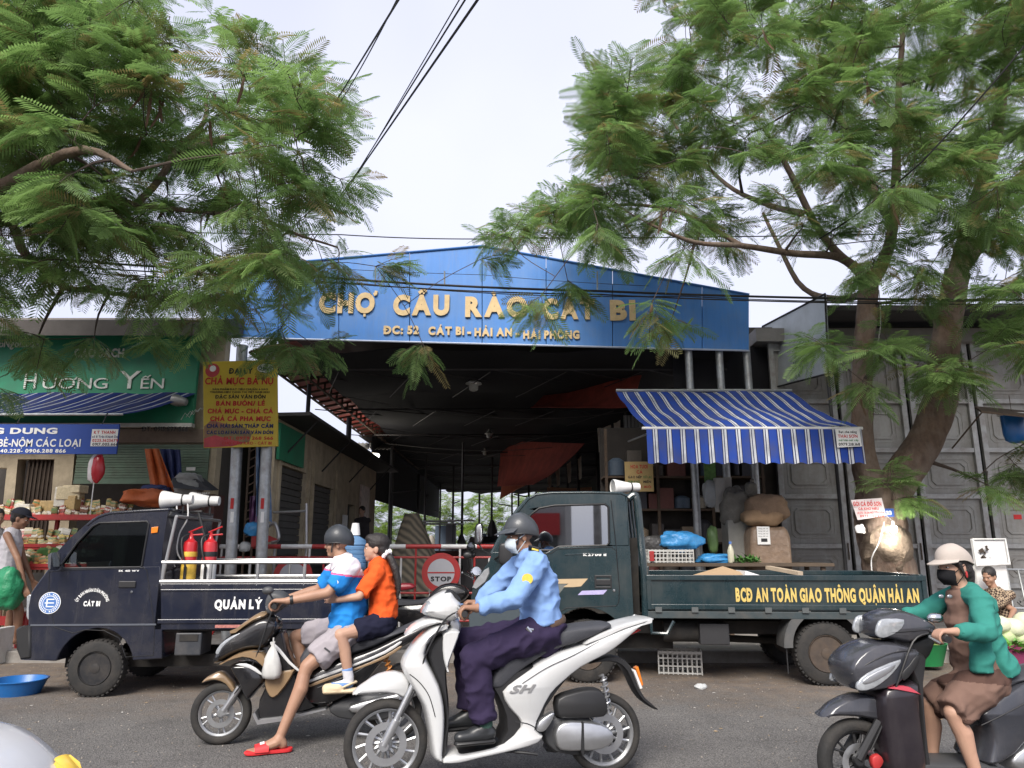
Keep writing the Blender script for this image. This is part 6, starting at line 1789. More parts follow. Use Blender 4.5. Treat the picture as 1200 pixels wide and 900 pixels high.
limb(mb,[nb-UP*.025+P.D*.005,chest+P.D*.008,wst+P.D*.005,J(448,724,0)],[.076,.10,.104,.118],wide=P.N,k=1.36,ends=(1,0))
mb.capsule(nb+UP*.008,nb-UP*.02,.05,.06,ends=(0,1))
for a,b in ((shN,elN),(shF,elF)):limb(mb,[a,a.lerp(b,.88)],[.06,.055],ends=(1,0));mb.capsule(nb-UP*.02,a,.052,.058)
solidify_blob('polo_shirt',mb,ORA,g,.007,4,.015,11)
mb=MB();mb.tube(cr([nb+P.N*.035-P.D*.035-UP*.01,nb+P.N*.055+UP*.01+P.D*.01,nb+P.D*.055+UP*.02,nb-P.N*.055+UP*.01+P.D*.01,nb-P.N*.035-P.D*.035-UP*.01],4,False),.012,8);mb.build('collar',ORA,g)
mb=MB();limb(mb,[J(449,718,0),J(449,732,0)],[.105,.108],wide=P.N,k=1.3,ends=(0,1))
for h,k_ in ((hN,knN),(hF,knF)):limb(mb,[h,h.lerp(k_,.66)],[.098,.082],ends=(1,0))
solidify_blob('shorts',mb,cloth('navy_shorts',(.012,.013,.03),bump=.1),g,.008,3,.013,10)
# hair: cap of hair swept back to a ponytail
mb=MB();A=(f,s,u)
mb.ell(hc+(-f*.02+u*.05)*K,(.105*K,.083*K,.090*K),A,18)
mb.ell(hc+(-f*.05+u*.0)*K,(.068*K,.075*K,.075*K),A,16)
mb.ell(hc+(f*.04+u*.085)*K,(.055*K,.06*K,.042*K),A,14)
tail=[J(452,649,.02),J(458,655,.04),J(463,667,.05),J(466,680,.05),J(467,692,.05),J(465,702,.05)]
for i in range(5):mb.capsule(tail[i],tail[i+1],(.024,.03,.032,.028,.02)[i],(.03,.032,.028,.02,.008)[i],10)
solidify_blob('hair',mb,HAIR,g,.006,3,.0015,30)
mb=MB();d=tail[1]-tail[0];x,y,a=frame(d)
mb.tube([tail[0]+d*.2+(x*math.cos(R(t*24))+y*math.sin(R(t*24)))*(.032+.006*math.sin(t*2.5)) for t in range(15)],[.017+.004*math.sin(t*3) for t in range(15)],8,closed=True);mb.build('hair_tie',mat('white_scrunchie',(.75,.74,.74),.8),g)
SOCK=cloth('white_sock',(.62,.62,.66));SOCKB=cloth('blue_sock',(.16,.28,.55));CLOG=mat('cream_clog',(.62,.50,.33),.7,var=.1)
for k_,a in ((knN,anN),(knF,anF)):
 mb=MB();limb(mb,[a+(k_-a)*.25,a+(k_-a)*.04,a-UP*.03],[.042,.039,.038],ends=(0,1));mb.capsule(a-UP*.03,a-UP*.05-P.D*.12,.036,.03)
 zt_=(a+(k_-a)*.20).z
 solidify_blob('sock',mb,SOCK,g,.007,2,extra=(lambda p,z=zt_,q=a:1 if (p.z>z or p.z<q.z-.02) else 0,[SOCKB]))
 d=(-P.D+UP*.0).normalized()
 mb=MB();mb.capsule(a-UP*.078+P.D*.055,a-UP*.082-P.D*.17,.022,.022,12,wide=P.N,k=2.1);mb.capsule(a-UP*.06-P.D*.07,a-UP*.062-P.D*.16,.042,.036,12,wide=P.N,k=1.15)
 cg=solidify_blob('clog',mb,CLOG,g,.007,2)
 mb=MB();mb.tube(cr([a-UP*.05+P.N*.045-P.D*.04,a-UP*.025+P.N*.04+P.D*.02,a-UP*.02+P.D*.055,a-UP*.025-P.N*.04+P.D*.02,a-UP*.05-P.N*.045-P.D*.04],4,False),.009,6);mb.build('clog_strap',CLOG,cg)

 # ------------------------------------------------------------------ woman on the grey scooter
P=PVS
J=P.pt
g=thing('person','woman in green jacket, pale cap and black mask riding the grey scooter','person',P.at(.8,0,0))
f,s,u=axes(-P.D+V(0,-.15,-.06))
hc=J(1117,664,.0)
nb=J(1127,690,0);chest=J(1134,722,0);wst=J(1140,762,0);pel=J(1150,797,0)
shN,shF=J(1148,702,.16),J(1117,700,-.16)
elN,elF=J(1156,741,.28),J(1085,716,-.25)
gN,gF=PVS_G
wrN,wrF=gN+P.D*.075+UP*.03,gF+P.D*.07+UP*.03
hN,hF=J(1150,800,.09),J(1140,800,-.09)
knN,knF=J(1117,835,.15),J(1090,825,-.13)
anN,anF=J(1146,912,.17),J(1092,905,-.15)
mb=MB()
add_head(mb,hc,f,s,u,.96,.5)
limb(mb,[hc-u*.07-f*.012,nb-UP*.015],[.046,.052])
limb(mb,[nb-UP*.05,chest,wst,pel],[.07,.095,.092,.112],wide=P.N,k=1.42)
for a,b,c in ((shN,elN,wrN),(shF,elF,wrF)):limb(mb,[a,b,c],[.042,.036,.024])
for h,k_,a in ((hN,knN,anN),(hF,knF,anF)):limb(mb,[h,k_,k_.lerp(a,.12),k_.lerp(a,.32)+P.D*.014,k_.lerp(a,.62)+P.D*.005,a],[.088,.052,.047,.052,.04,.031])
for w,gg,th in ((wrN,gN,-1),(wrF,gF,1)):grip_hand(mb,w,gg,P.N,.95,th)
for a in (anN,anF):foot(mb,a,-P.D,.95)
solidify_blob('body',mb,SKIN2,g,.0065)
face_bits(g,hc,f,s,u,.96,False)
DRES=cloth('brown_dress',(.17,.105,.082),bump=.12);DRES2=cloth('dark_brown_skirt',(.085,.048,.038),bump=.12)
mb=MB()
limb(mb,[nb-UP*.06-P.D*.012,chest-P.D*.012,wst,pel],[.068,.1,.105,.13],wide=P.N,k=1.36)
for sg in (.08,-.08):limb(mb,[nb-UP*.035+P.N*sg-P.D*.01,chest+P.N*sg-P.D*.01],[.026,.045])
for h,k_ in ((hN,knN),(hF,knF)):limb(mb,[h,h.lerp(k_,1.02)],[.118,.088],ends=(1,0))
mb.capsule(pel,hN.lerp(knF,.62),.12,.10,ends=(1,0))
zs=J(1110,783,.1).z
solidify_blob('dress',mb,DRES,g,.008,4,.019,8,extra=(lambda p:1 if zs-.09<p.z+.1*noise.noise(p*4)<zs+.0 or (p.z<zs-.26) else 0,[DRES2]))
JACK=cloth('green_jacket',(.035,.20,.165),bump=.15)
mb=MB()
for a,b,c in ((shN,elN,wrN),(shF,elF,wrF)):
 limb(mb,[a,b,b.lerp(c,.86)],[.062,.052,.039],ends=(1,0));mb.capsule(nb-UP*.03+P.D*.02,a,.056,.061)
limb(mb,[nb-UP*.03+P.D*.03,chest+P.D*.045,wst+P.D*.06,J(1164,786,0)],[.07,.1,.106,.124],wide=P.N,k=1.5,ends=(1,0))
mb.capsule(shN-UP*.02+P.D*.0,J(1152,788,.17),.05,.06,ends=(1,0));mb.capsule(shF-UP*.02+P.D*.02,J(1150,788,-.17),.05,.06,ends=(1,0))
solidify_blob('jacket',mb,JACK,g,.008,4,.015,9)
mb=MB();mb.grid([[nb+P.D*(.04+.03*math.cos(R(t*25)))+P.N*(.125*math.sin(R(t*25)))+UP*(.03-.02*abs(t))+UP*0,nb+P.D*(.085+.05*math.cos(R(t*25)))+P.N*(.15*math.sin(R(t*25)))-UP*(.04+.012*abs(t)),nb+P.D*(.10+.05*math.cos(R(t*25)))+P.N*(.13*math.sin(R(t*25)))-UP*(.09+.01*abs(t))] for t in range(-4,5)],thick=.012);mb.build('hood',JACK,g,60)
# hair, cap, mask, sunglasses hooked at the neck
A=(f,s,u)
mb=MB();mb.ell(hc+(-f*.02+u*.045),(.10,.08,.088),A,18);mb.ell(hc-f*.055-u*.01,(.06,.075,.085),A,14);mb.capsule(hc-f*.08-u*.04,hc-f*.09-u*.15+V(0,0,0),.05,.03,12,wide=s,k=1.2);
for sg in (1,-1):mb.capsule(hc+f*.02+s*sg*.072+u*.02,hc-f*.0+s*sg*.075-u*.05,.014,.008,8)
solidify_blob('hair',mb,HAIR,g,.006,3,.0015,30)
CAP=cloth('pale_cap',(.42,.37,.33),var=.1,bump=.1)
mb=MB();rows=[]
for i in range(9):
 p=R(0+90*i/8)
 rows.append([hc+f*(.114*math.cos(p)*math.cos(R(t*12))-.014)+s*(.094*math.cos(p)*math.sin(R(t*12)))+u*(.102*math.sin(p)**.8+.040-.045*max(0,-math.cos(R(t*12)))*math.cos(p)) for t in range(30)])
mb.loft([[hc+(q-hc)*.94 for q in r] for r in rows[:3]][::-1]+rows);cp=mb.build('cap',CAP,g,60)
mb=MB();r0,r1=[],[]
for t in range(-5,6):
 a=R(t*14);r0.append(hc+f*(.110*math.cos(a)-.014)+s*.090*math.sin(a)+u*.042);r1.append(hc+f*((.112+.075*math.cos(a))*math.cos(a*.9)-.014)+s*.098*math.sin(a)+u*(.034-.016*math.cos(a)))
mb.grid([r0,r1],thick=.006);mb.build('peak',CAP,cp,60)
mb=MB();mb.ell(hc+u*.136-f*.014,(.008,.008,.006));mb.build('button',CAP,cp)
face_mask(g,hc,f,s,u,cloth('black_mask',(.012,.012,.014)),.97)
mb=MB();mb.ell(hc-f*.012+s*.08-u*.045,(.008,.006,.022),A,8);mb.ell(hc-f*.012-s*.08-u*.045,(.008,.006,.022),A,8);mb.build('earring',REDP,g)
q=J(1108,699,.09)
mb=MB()
for sg in (1,-1):mb.ell(q+(P.D*.02+P.N*.010)*sg,(.017,.006,.012),None,12)
mb.build('sunglasses',mat('silver_lens',(.30,.31,.33),.1,.6),g)
mb=MB()
for a in (anN,anF):mb.capsule(a-UP*.07+P.D*.05,a-UP*.072-P.D*.16,.014,.014,10,wide=P.N,k=2.6);mb.tube([a-UP*.06+P.N*.04-P.D*.08,a-UP*.025-P.D*.085,a-UP*.06-P.N*.04-P.D*.08],.01,6)
mb.build('sandals',BLACK,g)

# ================================================================== STREET THINGS
# ------------------------------------------------------------------ red and white barrier with stop signs
def barrier(x0,x1,label,stop_px=None):
 Y=12.2;PBR=YP(Y)
 u0,u1=PBR.uz(x0,640)[0],PBR.uz(x1,640)[0]
 t=thing('crowd_barrier',label,'barrier',(u0/2+u1/2,Y,PZ),'red and white barriers across the market entrance')
 z0,z1,z2=1.44,1.27,.72
 n=max(2,round((u1-u0)/.56))
 for i in range(n):
  a,b=u0+(u1-u0)*i/n,u0+(u1-u0)*(i+1)/n
  mb=MB();mb.tube([(a,Y,z0),(b,Y,z0)],.036,12);mb.build('top_rail',WHITEP if i%2==0 else REDP,t)
 for z in (z1,z2,.30):
  mb=MB();mb.tube([(u0,Y,z),(u1,Y,z)],.018,8);mb.build('rail',REDP,t)
 k=0;u=u0+.03
 while u<u1:
  mb=MB();mb.tube([(u,Y,.2),(u,Y,z0 if k%3==0 else z1)],.017,8);mb.build('upright',(WHITEP if k%2==0 else REDP),t);u+=.235;k+=1
 for u in (u0+.1,u1-.1):
  mb=MB();mb.tube([(u,Y-.3,PZ+.02),(u,Y,.3),(u,Y+.3,PZ+.02)],.02,8);mb.build('foot',REDP,t)
barrier(258,402,'red and white barrier behind the rails of the navy truck')
barrier(434,642,'red and white barrier behind the parked motorcycle and guard')
def stop_sign(px,py,r,label):
 Y=12.08;c=W(px,py,Y)
 t=thing('stop_sign',label,'sign',c,'round stop signs on the barriers')
 mb=MB();mb.lathe([(r,0),(r,.02)],c,(0,-1,0),40);mb.build('disc',REDP,t)
 mb=MB();mb.lathe([(r*.70,.02),(r*.70,.024)],c,(0,-1,0),36);mb.build('centre',mat('sign_grey',(.42,.42,.45),.5,var=.08),t)
 mb=MB();mb.box(c+V(0,-.026,0),(r*1.38,.003,r*.07));mb.build('bar',REDP,t,0)
 PQ=YP(Y);text('STOP',PQ,c.x,c.z-r*.44,.0245,r*.26,BLACKT,t,width=r*1.05,bold=.05,ext=.002,align='CENTER')
 mb=MB();mb.box(c+V(-r*.5,.03,0),(.03,.05,r*1.6));mb.box(c+V(r*.5,.03,0),(.03,.05,r*1.6));mb.build('clamp',RUSTY,t,0)
stop_sign(517,671,.305,'round red stop sign on the barrier left of the guard')
stop_sign(343.5,676,.31,'round red stop sign half hidden behind the navy truck rails')
# stainless frame and red cone-shaped sign beside the shutters
PQ=YP(12.45)
t=thing('metal_frame','empty stainless stand with one tall post before the grey shutters','stand',(W(340,640,12.45).x,12.45,PZ))
mb=MB();mb.tube([PQ.pt(359,590),PQ.pt(359,640),V(PQ.pt(359,640).x,12.45,PZ)],.02,8);mb.build('post',STAINL,t)
mb=MB();mb.tube([PQ.pt(320,600.5),PQ.pt(359,599)],.02,8);mb.tube([PQ.pt(320,641),PQ.pt(359,639)],.02,8);mb.tube([V(PQ.pt(322,640).x,12.45,PZ),PQ.pt(322,641)],.02,8);mb.build('rail',STAINL,t)
mb=MB();mb.tube(cr([PQ.pt(314,617,.1),PQ.pt(321,613,.1),PQ.pt(325,620,.1),PQ.pt(326,632,.1),PQ.pt(318,636,.1)],4,False),.03,8)
tag(mb.build('bent_pipe',STAINL,None),'short bent shiny pipe beside the right pole of yellow sign','pipe')
mb=MB();q=W(310,632,12.0);mb.plate(YP(12.0),[(q.x-.2,q.z-.12),(q.x+.22,q.z),(q.x-.2,q.z+.16)],(),0,.015);tag(mb.build('red_board',REDP,None,0),'small red triangular board low beside the sign poles','board')

# ------------------------------------------------------------------ water jug riding in the navy truck
P=PT
q=P.at(*P.uz(413.5,690,-.45),-.45)
cz=P.uz(413.5,668,-.45)[1]
cr_b=MB();cr_b.box(V(q.x,q.y,(cz+.8)/2-.05),(.36,.34,cz-.72));tag(cr_b.build('wooden_box',mat('box_wood',(.2,.14,.09),.8,var=.2),None,0,bevel=.01),'wooden box under the water jug in the navy truck bed','box')
t=thing('water_jug','large blue water jug with white cap behind the man in blue polo','water jug',V(q.x,q.y,cz))
ht=P.uz(413,613,-.45)[1]-cz
mb=MB();H_=ht*.72
prof=[(.11,0),(.13,.02)]
for k in range(5):z=.04+k*(H_-.14)/5;prof+=[(.134,z),(.134,z+.03),(.126,z+.04)]
prof+=[(.134,H_-.09),(.115,H_-.04),(.05,H_),(.03,H_+.02),(.03,H_+.05)]
mb.lathe(prof,V(q.x,q.y,cz),UP,28);mb.build('bottle',mat('blue_plastic',(.17,.35,.62),.15,var=.06,trans=.45),t)
mb=MB();mb.lathe([(.055,H_+.01),(.05,H_+.06),(.038,ht),(.001,ht+.002)],V(q.x,q.y,cz),UP,18);mb.build('cap',WHITEP,t)

# ------------------------------------------------------------------ blue basin, crate, plastic scrap on the ground
c=G(20,813);BL=mat('basin_blue',(.015,.14,.42),.35,var=.08,dirt=((.1,.12,.15),.3,5))
mb=MB();mb.lathe([(.19,.004),(.20,.0),(.255,.13),(.268,.135),(.268,.142),(.25,.142),(.195,.012),(.001,.010)],c,UP,40);tag(mb.build('basin',BL,None),'round blue plastic basin on the road before the navy truck','basin')
CRW=mat('white_crate',(.60,.60,.57),.5,var=.08,dirt=((.3,.27,.23),.5,6))
def crate(p,size,rz,label,m=CRW,bars=9,group=None):
 sx,sy,sz=size
 t=thing('plastic_crate',label,'crate',p,group,rz)
 def side(n,fn,k):
  mb=MB()
  for i in range(k+1):
   a= -.5+i/k;mb.box(fn(a,.5),(.012,.012,sz))
  return mb
 for nm,ax,d,ln in (('front_side',0,-1,sx),('back_side',0,1,sx),('end_side',1,-1,sy),('end_side',1,1,sy)):
  mb=MB();k=max(4,int(ln/.055))
  for i in range(k+1):
   a=(-.5+i/k)*(ln-.012)
   c_=(a,d*(sy/2-.006),sz/2) if ax==0 else (d*(sx/2-.006),a,sz/2)
   mb.box(c_,(.014,.012,sz) if ax==0 else (.012,.014,sz))
  for z in (.015,sz*.35,sz*.68,sz-.02):
   c_=(0,d*(sy/2-.008),z) if ax==0 else (d*(sx/2-.008),0,z)
   mb.box(c_,(ln,.013,.03 if z>sz*.8 else .016) if ax==0 else (.013,ln,.03 if z>sz*.8 else .016))
  o=link_mesh(nm,mb.mesh(nm,m,V(0,0,0),0),t)
 mb=MB()
 for i in range(8):mb.box(((-.5+(i+.5)/8)*sx,0,.01),(sx/8*.6,sy-.02,.008))
 link_mesh('base',mb.mesh('base',m,V(0,0,0),0),t)
 return t
a,b=G(772,788),G(822,795)
crate(V((a.x+b.x)/2+.05,(a.y+b.y)/2+.2,.0),(.50,.32,.26),-.18,'white lattice crate on the road under the green truck')
mb=MB();mb.ell(G(821,807)+UP*.02,(.07,.05,.03),None,10)
for i,v in enumerate(mb.v):mb.v[i]=tuple(Vector(v)+Vector((1,1,.6))*.025*noise.noise(Vector(v)*25))
tag(mb.build('plastic_scrap',mat('clear_scrap',(.6,.62,.62),.2,var=.1,alpha=.7),None,0),'crumpled clear plastic on the road before the white crate','litter')
mb=MB();mb.box(G(850,764,.0)+UP*.03,(.9,.5,.03),Matrix.Rotation(.12,3,'Z'));tag(mb.build('ramp_board',mat('grey_board',(.22,.2,.18),.85,var=.2),None,0),'flat grey board lying on the road beneath the green truck','board')
# scattered litter, leaves and grit, uncountable
rng=np.random.default_rng(4)
vs,fs=[],[]
def scatter(n,yr,xr,smin,smax,cl):
 for _ in range(n):
  y=yr[0]+(yr[1]-yr[0])*rng.random()**cl;x=xr[0]+(xr[1]-xr[0])*rng.random()
  s_=smin+(smax-smin)*rng.random()**3;a=rng.random()*6.28;k=len(vs)
  w=s_*(.3+.7*rng.random())
  z=.003+.004*rng.random();tl=(rng.random()-.3)*s_*.3
  for dx,dy,dz in ((-s_,0,0),(0,-w,tl),(s_,0,0),(0,w,0)):
   vs.append((x+dx*math.cos(a)-dy*math.sin(a),y+dx*math.sin(a)+dy*math.cos(a),max(.003,z+dz)))
  fs.append((k,k+1,k+2,k+3))
scatter(1500,(9.9,6.2),(-8,8),.004,.022,1.6)
scatter(500,(6.5,4.3),(-5,5),.003,.012,1)
for nm,m_,sl in (('leaf_litter',mat('litter_straw',(.34,.25,.15),.9,var=.4,scale=30),0),('paper_litter',mat('litter_pale',(.52,.50,.46),.9,var=.2),1)):
 ff=[f for i,f in enumerate(fs) if (i%3==0)==bool(sl)]
 me=bpy.data.meshes.new(nm);me.from_pydata(vs,[],ff);me.materials.append(m_);bm=bmesh.new();bm.from_mesh(me);bmesh.ops.delete(bm,geom=[v for v in bm.verts if not v.link_faces],context='VERTS');bm.to_mesh(me);bm.free()
 o=link_mesh(nm,me);tag(o,'small %s scattered over the road edge'%('pale paper scraps' if sl else 'dry leaf bits and straw'),'litter',kind='stuff')

rg2=np.random.default_rng(9);n_=5200
xy=np.stack([rg2.uniform(-6,6,n_),4.2+5.6*rg2.random(n_)**.8],1);sz=.0025+.0065*rg2.random(n_)**4
tet=np.array([(-1,-.6,0),(1,-.5,0),(.1,1,0),(-.1,0,1.1)],np.float32);an=rg2.uniform(0,6.28,n_)
va=np.stack([np.cos(an)[:,None]*tet[:,0]-np.sin(an)[:,None]*tet[:,1],np.sin(an)[:,None]*tet[:,0]+np.cos(an)[:,None]*tet[:,1],np.repeat(tet[None,:,2],n_,0)],2)*sz[:,None,None]
va[:,:,:2]+=xy[:,None,:];va[:,:,2]+=.001
fa=(np.arange(n_)[:,None,None]*4+np.array([(0,1,3),(1,2,3),(2,0,3)])[None]).reshape(-1,3)
me=bpy.data.meshes.new('road_grit');me.from_pydata(va.reshape(-1,3).tolist(),[],fa.tolist());me.materials.append(mat('grit_stone',(.26,.23,.2),.9,var=.5,scale=40))
tag(link_mesh('road_grit',me),'loose grit and small stones scattered over the road','grit',kind='stuff')

# ------------------------------------------------------------------ helpers for soft goods
def sack(name,c,size,m,label,seed=0,cat='sack',group=None,tie=False,rough=.18):
 mb=MB();mb.ell(V(0,0,0),(.5,.5,.5),None,30)
 vs=[]
 for v in mb.v:
  q=Vector(v);
  q=Vector([math.copysign(abs(x*2)**.7/2,x) for x in q])
  q*=1+rough*noise.noise(q*3+V(seed,0,0))+(.05+rough*.35)*abs(noise.noise(q*7+V(seed,3,0)))+rough*.2*abs(noise.noise(q*15+V(seed,9,0)))
  vs.append((c[0]+q.x*size[0],c[1]+q.y*size[1],c[2]+q.z*size[2]))
 mb.v=vs
 if tie:mb.capsule(V(c[0],c[1],c[2]+size[2]*.45),V(c[0]+.03,c[1],c[2]+size[2]*.62),size[0]*.12,size[0]*.2,10)
 o=mb.build(name,m,None,60);return tag(o,label,cat,group)
SACKB=cloth('sack_brown',(.24,.165,.11),var=.35,bump=1.0,bscale=11);SACKG=cloth('sack_grey',(.16,.15,.13),var=.35,bump=1.0,bscale=11);BLUEB=mat('blue_bag',(.05,.27,.58),.35,var=.35,bump=1.0,bscale=13);DARKB=mat('dark_bag',(.05,.048,.047),.4,var=.4,bump=1.0,bscale=13)
CLEAR=mat('clear_plastic',(.5,.52,.52),.2,var=.2,alpha=.55)

# ------------------------------------------------------------------ stall under the striped awning
SYt=12.0
t=thing('stall_table','long dark trestle table under the striped awning behind the green truck','table',(3.3,SYt,PZ))
tz=W(800,659,SYt).z
mb=MB();mb.box((3.3,SYt,tz-.03),(3.2,.8,.05));mb.build('top',mat('table_wood',(.09,.065,.045),.8,var=.3),t,0,bevel=.006)
for x in (1.85,3.3,4.75):
 for y in (-.32,.32):mb=MB();mb.box((x,SYt+y,(tz-.06+PZ)/2),(.06,.06,tz-.06-PZ));mb.build('leg',RUSTY,t,0)
for i,(px,nm) in enumerate(((771,'white crate left of the blue bags on stall table'),(797,'white crate under the blue bags on stall table'))):
 p=W(px,659,SYt-.15);crate(V(p.x,p.y,tz),(.36,.3,.2),.05,nm)
p=W(764,655,SYt-.34);mb=MB();mb.box(V(p.x,p.y,tz+.1),(.07,.02,.15));tag(mb.build('red_packet',REDP,None,0,bevel=.004),'small red packet in front of the left white crate','packet')
sack('plastic_bag',W(766,638,SYt),(.5,.3,.26),DARKB,'dark grey bag heaped on the left white crate',3,'bag')
sack('plastic_bag',W(797,634,SYt-.1),(.62,.3,.26),BLUEB,'bright blue plastic bag on the right white crate',8,'bag',rough=.4)
sack('plastic_bag',W(838,655,SYt-.1),(.5,.3,.14),BLUEB,'flat blue plastic bag on the table beside the bottle',12,'bag',rough=.4)
p=W(857,660,SYt-.25);mb=MB();mb.lathe([(.045,0),(.05,.02),(.05,.18),(.03,.24),(.018,.26),(.018,.29)],V(p.x,p.y,tz),UP,16);t=thing('bottle','cream plastic bottle standing at the stall table edge','bottle',V(p.x,p.y,tz));mb.build('body',mat('cream_bottle',(.55,.53,.40),.3,var=.08),t)
mb=MB();mb.lathe([(.022,.28),(.022,.32)],V(p.x,p.y,tz),UP,12);mb.build('cap',mat('blue_cap',(.1,.2,.5),.4),t)
HERB=mat('herb_green',(.06,.16,.03),.7,var=.3,scale=20)
def leaf_heap(name,c,size,n,m,label,cat='vegetables',seed=1,L=.09):
 r=random.Random(seed);mb=MB()
 for _ in range(n):
  a,b=r.uniform(0,6.28),r.random()**.5
  p=V(c[0]+size[0]*b*math.cos(a),c[1]+size[1]*b*math.sin(a),c[2]+size[2]*(1-b)*r.random())
  d=V(r.uniform(-1,1),r.uniform(-1,1),r.uniform(.0,.9)).normalized();s_=d.cross(UP).normalized()*L*.28;l=L*r.uniform(.7,1.4)
  mb.add([p,p+d*l*.5+s_,p+d*l,p+d*l*.5-s_+UP*.01],[(0,1,2,3)])
 o=mb.build(name,m,None,0,fix=False);return tag(o,label,cat)
p=W(872,655,SYt-.2);leaf_heap('herb_bunch',(p.x,p.y,tz),(.22,.15,.12),160,HERB,'bunch of green herbs on the table beside the bottle')
# dark back wall of the stall with shelves of goods
t=thing('goods_shelf','tall dark shelf crowded with goods behind the stall posts','shelf',(3.2,13.9,PZ))
mb=MB();mb.box((3.2,14.35,1.9),(3.0,.06,3.6));mb.build('back',mat('shelf_dark',(.035,.03,.027),.9,var=.3),t,0)
for z in (.9,1.5,2.1,2.7):mb=MB();mb.box((3.2,14.05,z),(3.0,.5,.035));mb.build('shelf_board',RUSTY,t,0)
for x in (1.75,2.7,3.7,4.65):mb=MB();mb.box((x,13.82,1.85),(.05,.05,3.5));mb.build('shelf_post',RUSTY,t,0)
rg=random.Random(11)
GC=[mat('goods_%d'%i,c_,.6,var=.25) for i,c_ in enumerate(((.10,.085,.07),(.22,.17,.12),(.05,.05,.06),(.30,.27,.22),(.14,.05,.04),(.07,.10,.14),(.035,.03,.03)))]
shapes=[]
for i in range(4):
 mb=MB();mb.box((0,0,.5),(1,1,1)) if i<2 else mb.lathe([(.42,0),(.5,.05),(.5,.8),(.3,.95),(.2,1.0)],(0,0,0),UP,12)
 for k,v in enumerate(mb.v):mb.v[k]=tuple(Vector(v)+Vector((1,1,1))*.05*noise.noise(Vector(v)*2+V(i*7,0,0)))
 for m_ in GC:shapes.append((mb.mesh('goods',m_,V(0,0,0),40),i))
def goods(loc,size,label,group,cat='goods',rz=0):
 o=bpy.data.objects.new('stored_goods',rg.choice(shapes)[0]);COL.objects.link(o);o.location=loc;o.scale=size;o.rotation_euler=(0,0,rz);return tag(o,label,cat,group)
for z in (.92,1.52,2.12,2.72):
 x=1.8;nth=0
 while x<4.55:
  nth+=1
  w=rg.uniform(.14,.34)
  if rg.random()<.85:goods((x+w/2,13.98,z),(w,.3,rg.uniform(.2,.5)),'dim box or tub %s from left on shelf %s behind the stall'%(nth_word(nth),{.92:'one',1.52:'two',2.12:'three',2.72:'four'}[z]),'goods on the dark stall shelf',rz=rg.uniform(-.15,.15))
  x+=w+.03
  # things hung on the posts
PH=YP(12.75)
def board(name,x0,y0,x1,y1,Y,m,label,cat,th=.02):
 Pq=YP(Y);mb=MB();mb.plate(Pq,prect(Pq,x0,y0,x1,y1),(),-th,0);return tag(mb.build(name,m,None,0,bevel=.003),label,cat)
o=board('menu_board',733,541,765,576,13.4,mat('menu_yellow',(.48,.34,.14),.6,var=.12),'faded yellow price board hanging above the green truck cab','board')
Pm=YP(13.4)
for k,(s_,x0,x1,yb,h,m_) in enumerate((('HOA TƯƠI',739,759,549,4.5,REDT),('CÁ',746,753,555,4,REDT),('GẠO NẾP',736,752,560.5,3,BLACKT),('ĐỖ LẠC',754,764,560.5,3,mat('green_print',(.03,.2,.06),.6)),('BÚN KHÔ',736,750,566,3,mat('green_print',(.03,.2,.06),.6)),('MIẾN',754,763,566,3,BLACKT),('MẮM TÔM',737,752,572,3,REDT),('MUỐI',755,763,572,3,REDT))):
 px_text(s_,Pm,x0,x1,yb,h,m_,o,off=.001,bold=.03,ext=.001)
board('notice_sign',826,540,838,565,12.8,mat('sign_greenyellow',(.12,.25,.06),.5,var=.6,scale=16),'small green and yellow sign fixed between the two posts','sign')
o=board('meter_box',840,560,849,600,12.6,mat('meter_pale',(.40,.38,.34),.5,var=.15),'pale upright meter box strapped to the middle post','meter box',.1)
o=board('meter_box',850,559,857,586,12.7,mat('meter_pale',(.40,.38,.34),.5,var=.15),'narrow pale meter box right of the middle post','meter box',.1)
sack('plastic_bag',W(833,578,12.7),(.26,.2,.42),CLEAR,'clear plastic bag hanging between the two posts',21,'bag')
sack('sack',W(864,597,12.5),(.5,.4,.62),SACKG,'grey crumpled sack on top of the pale cabinet',4,rough=.35)
sack('sack',W(898,596,12.2),(.66,.45,.44),SACKB,'round brown sack topping the pile before the gates',6)
sack('sack',W(893,607,12.15),(.62,.45,.26),cloth('sack_tan',(.30,.20,.12),var=.25),'flattened tan sack under the round brown one',14)
sack('sack',W(880,574,12.3),(.18,.18,.24),SACKG,'small tied grey bundle above the crumpled sacks',5,tie=True)
p=W(898,640,12.2);mb=MB();mb.box((0,0,0),(.72,.5,1.45))
t=thing('wrapped_bale','tall brown plastic-wrapped bale with white label before the gates','bale',V(p.x,p.y,PZ))
mb=MB();mb.ell(V(0,0,0),(.5,.5,.5),None,26);zt_=W(898,617,12.2).z
for i,v in enumerate(mb.v):
 q=Vector(v);q=Vector([math.copysign(abs(x*2)**.28/2,x) for x in q]);q*=1+.05*noise.noise(q*6)+.02*noise.noise(q*22)
 mb.v[i]=(p.x+q.x*.66,p.y+q.y*.5,PZ+(zt_-PZ)*(q.z+.5))
mb.build('wrapping',mat('brown_wrap',(.235,.165,.115),.38,var=.3,scale=8,bump=1.0,bscale=9),t,60)
mb=MB();Pq=YP(p.y-.268);mb.plate(Pq,prect(Pq,888,617,901.5,638),(),0,.004);lb=mb.build('label_sheet',WHITET,t,0)
for k,y in enumerate((620,623,626,629)):px_text('hàng dễ vỡ',Pq,889,900,y,1.3,BLACKT,lb,off=.0045,ext=.0005)
mb=MB();mb.plate(Pq,prect(Pq,892,631,899,635),(),.0045,.006);mb.build('printed_block',BLACKT,lb,0)
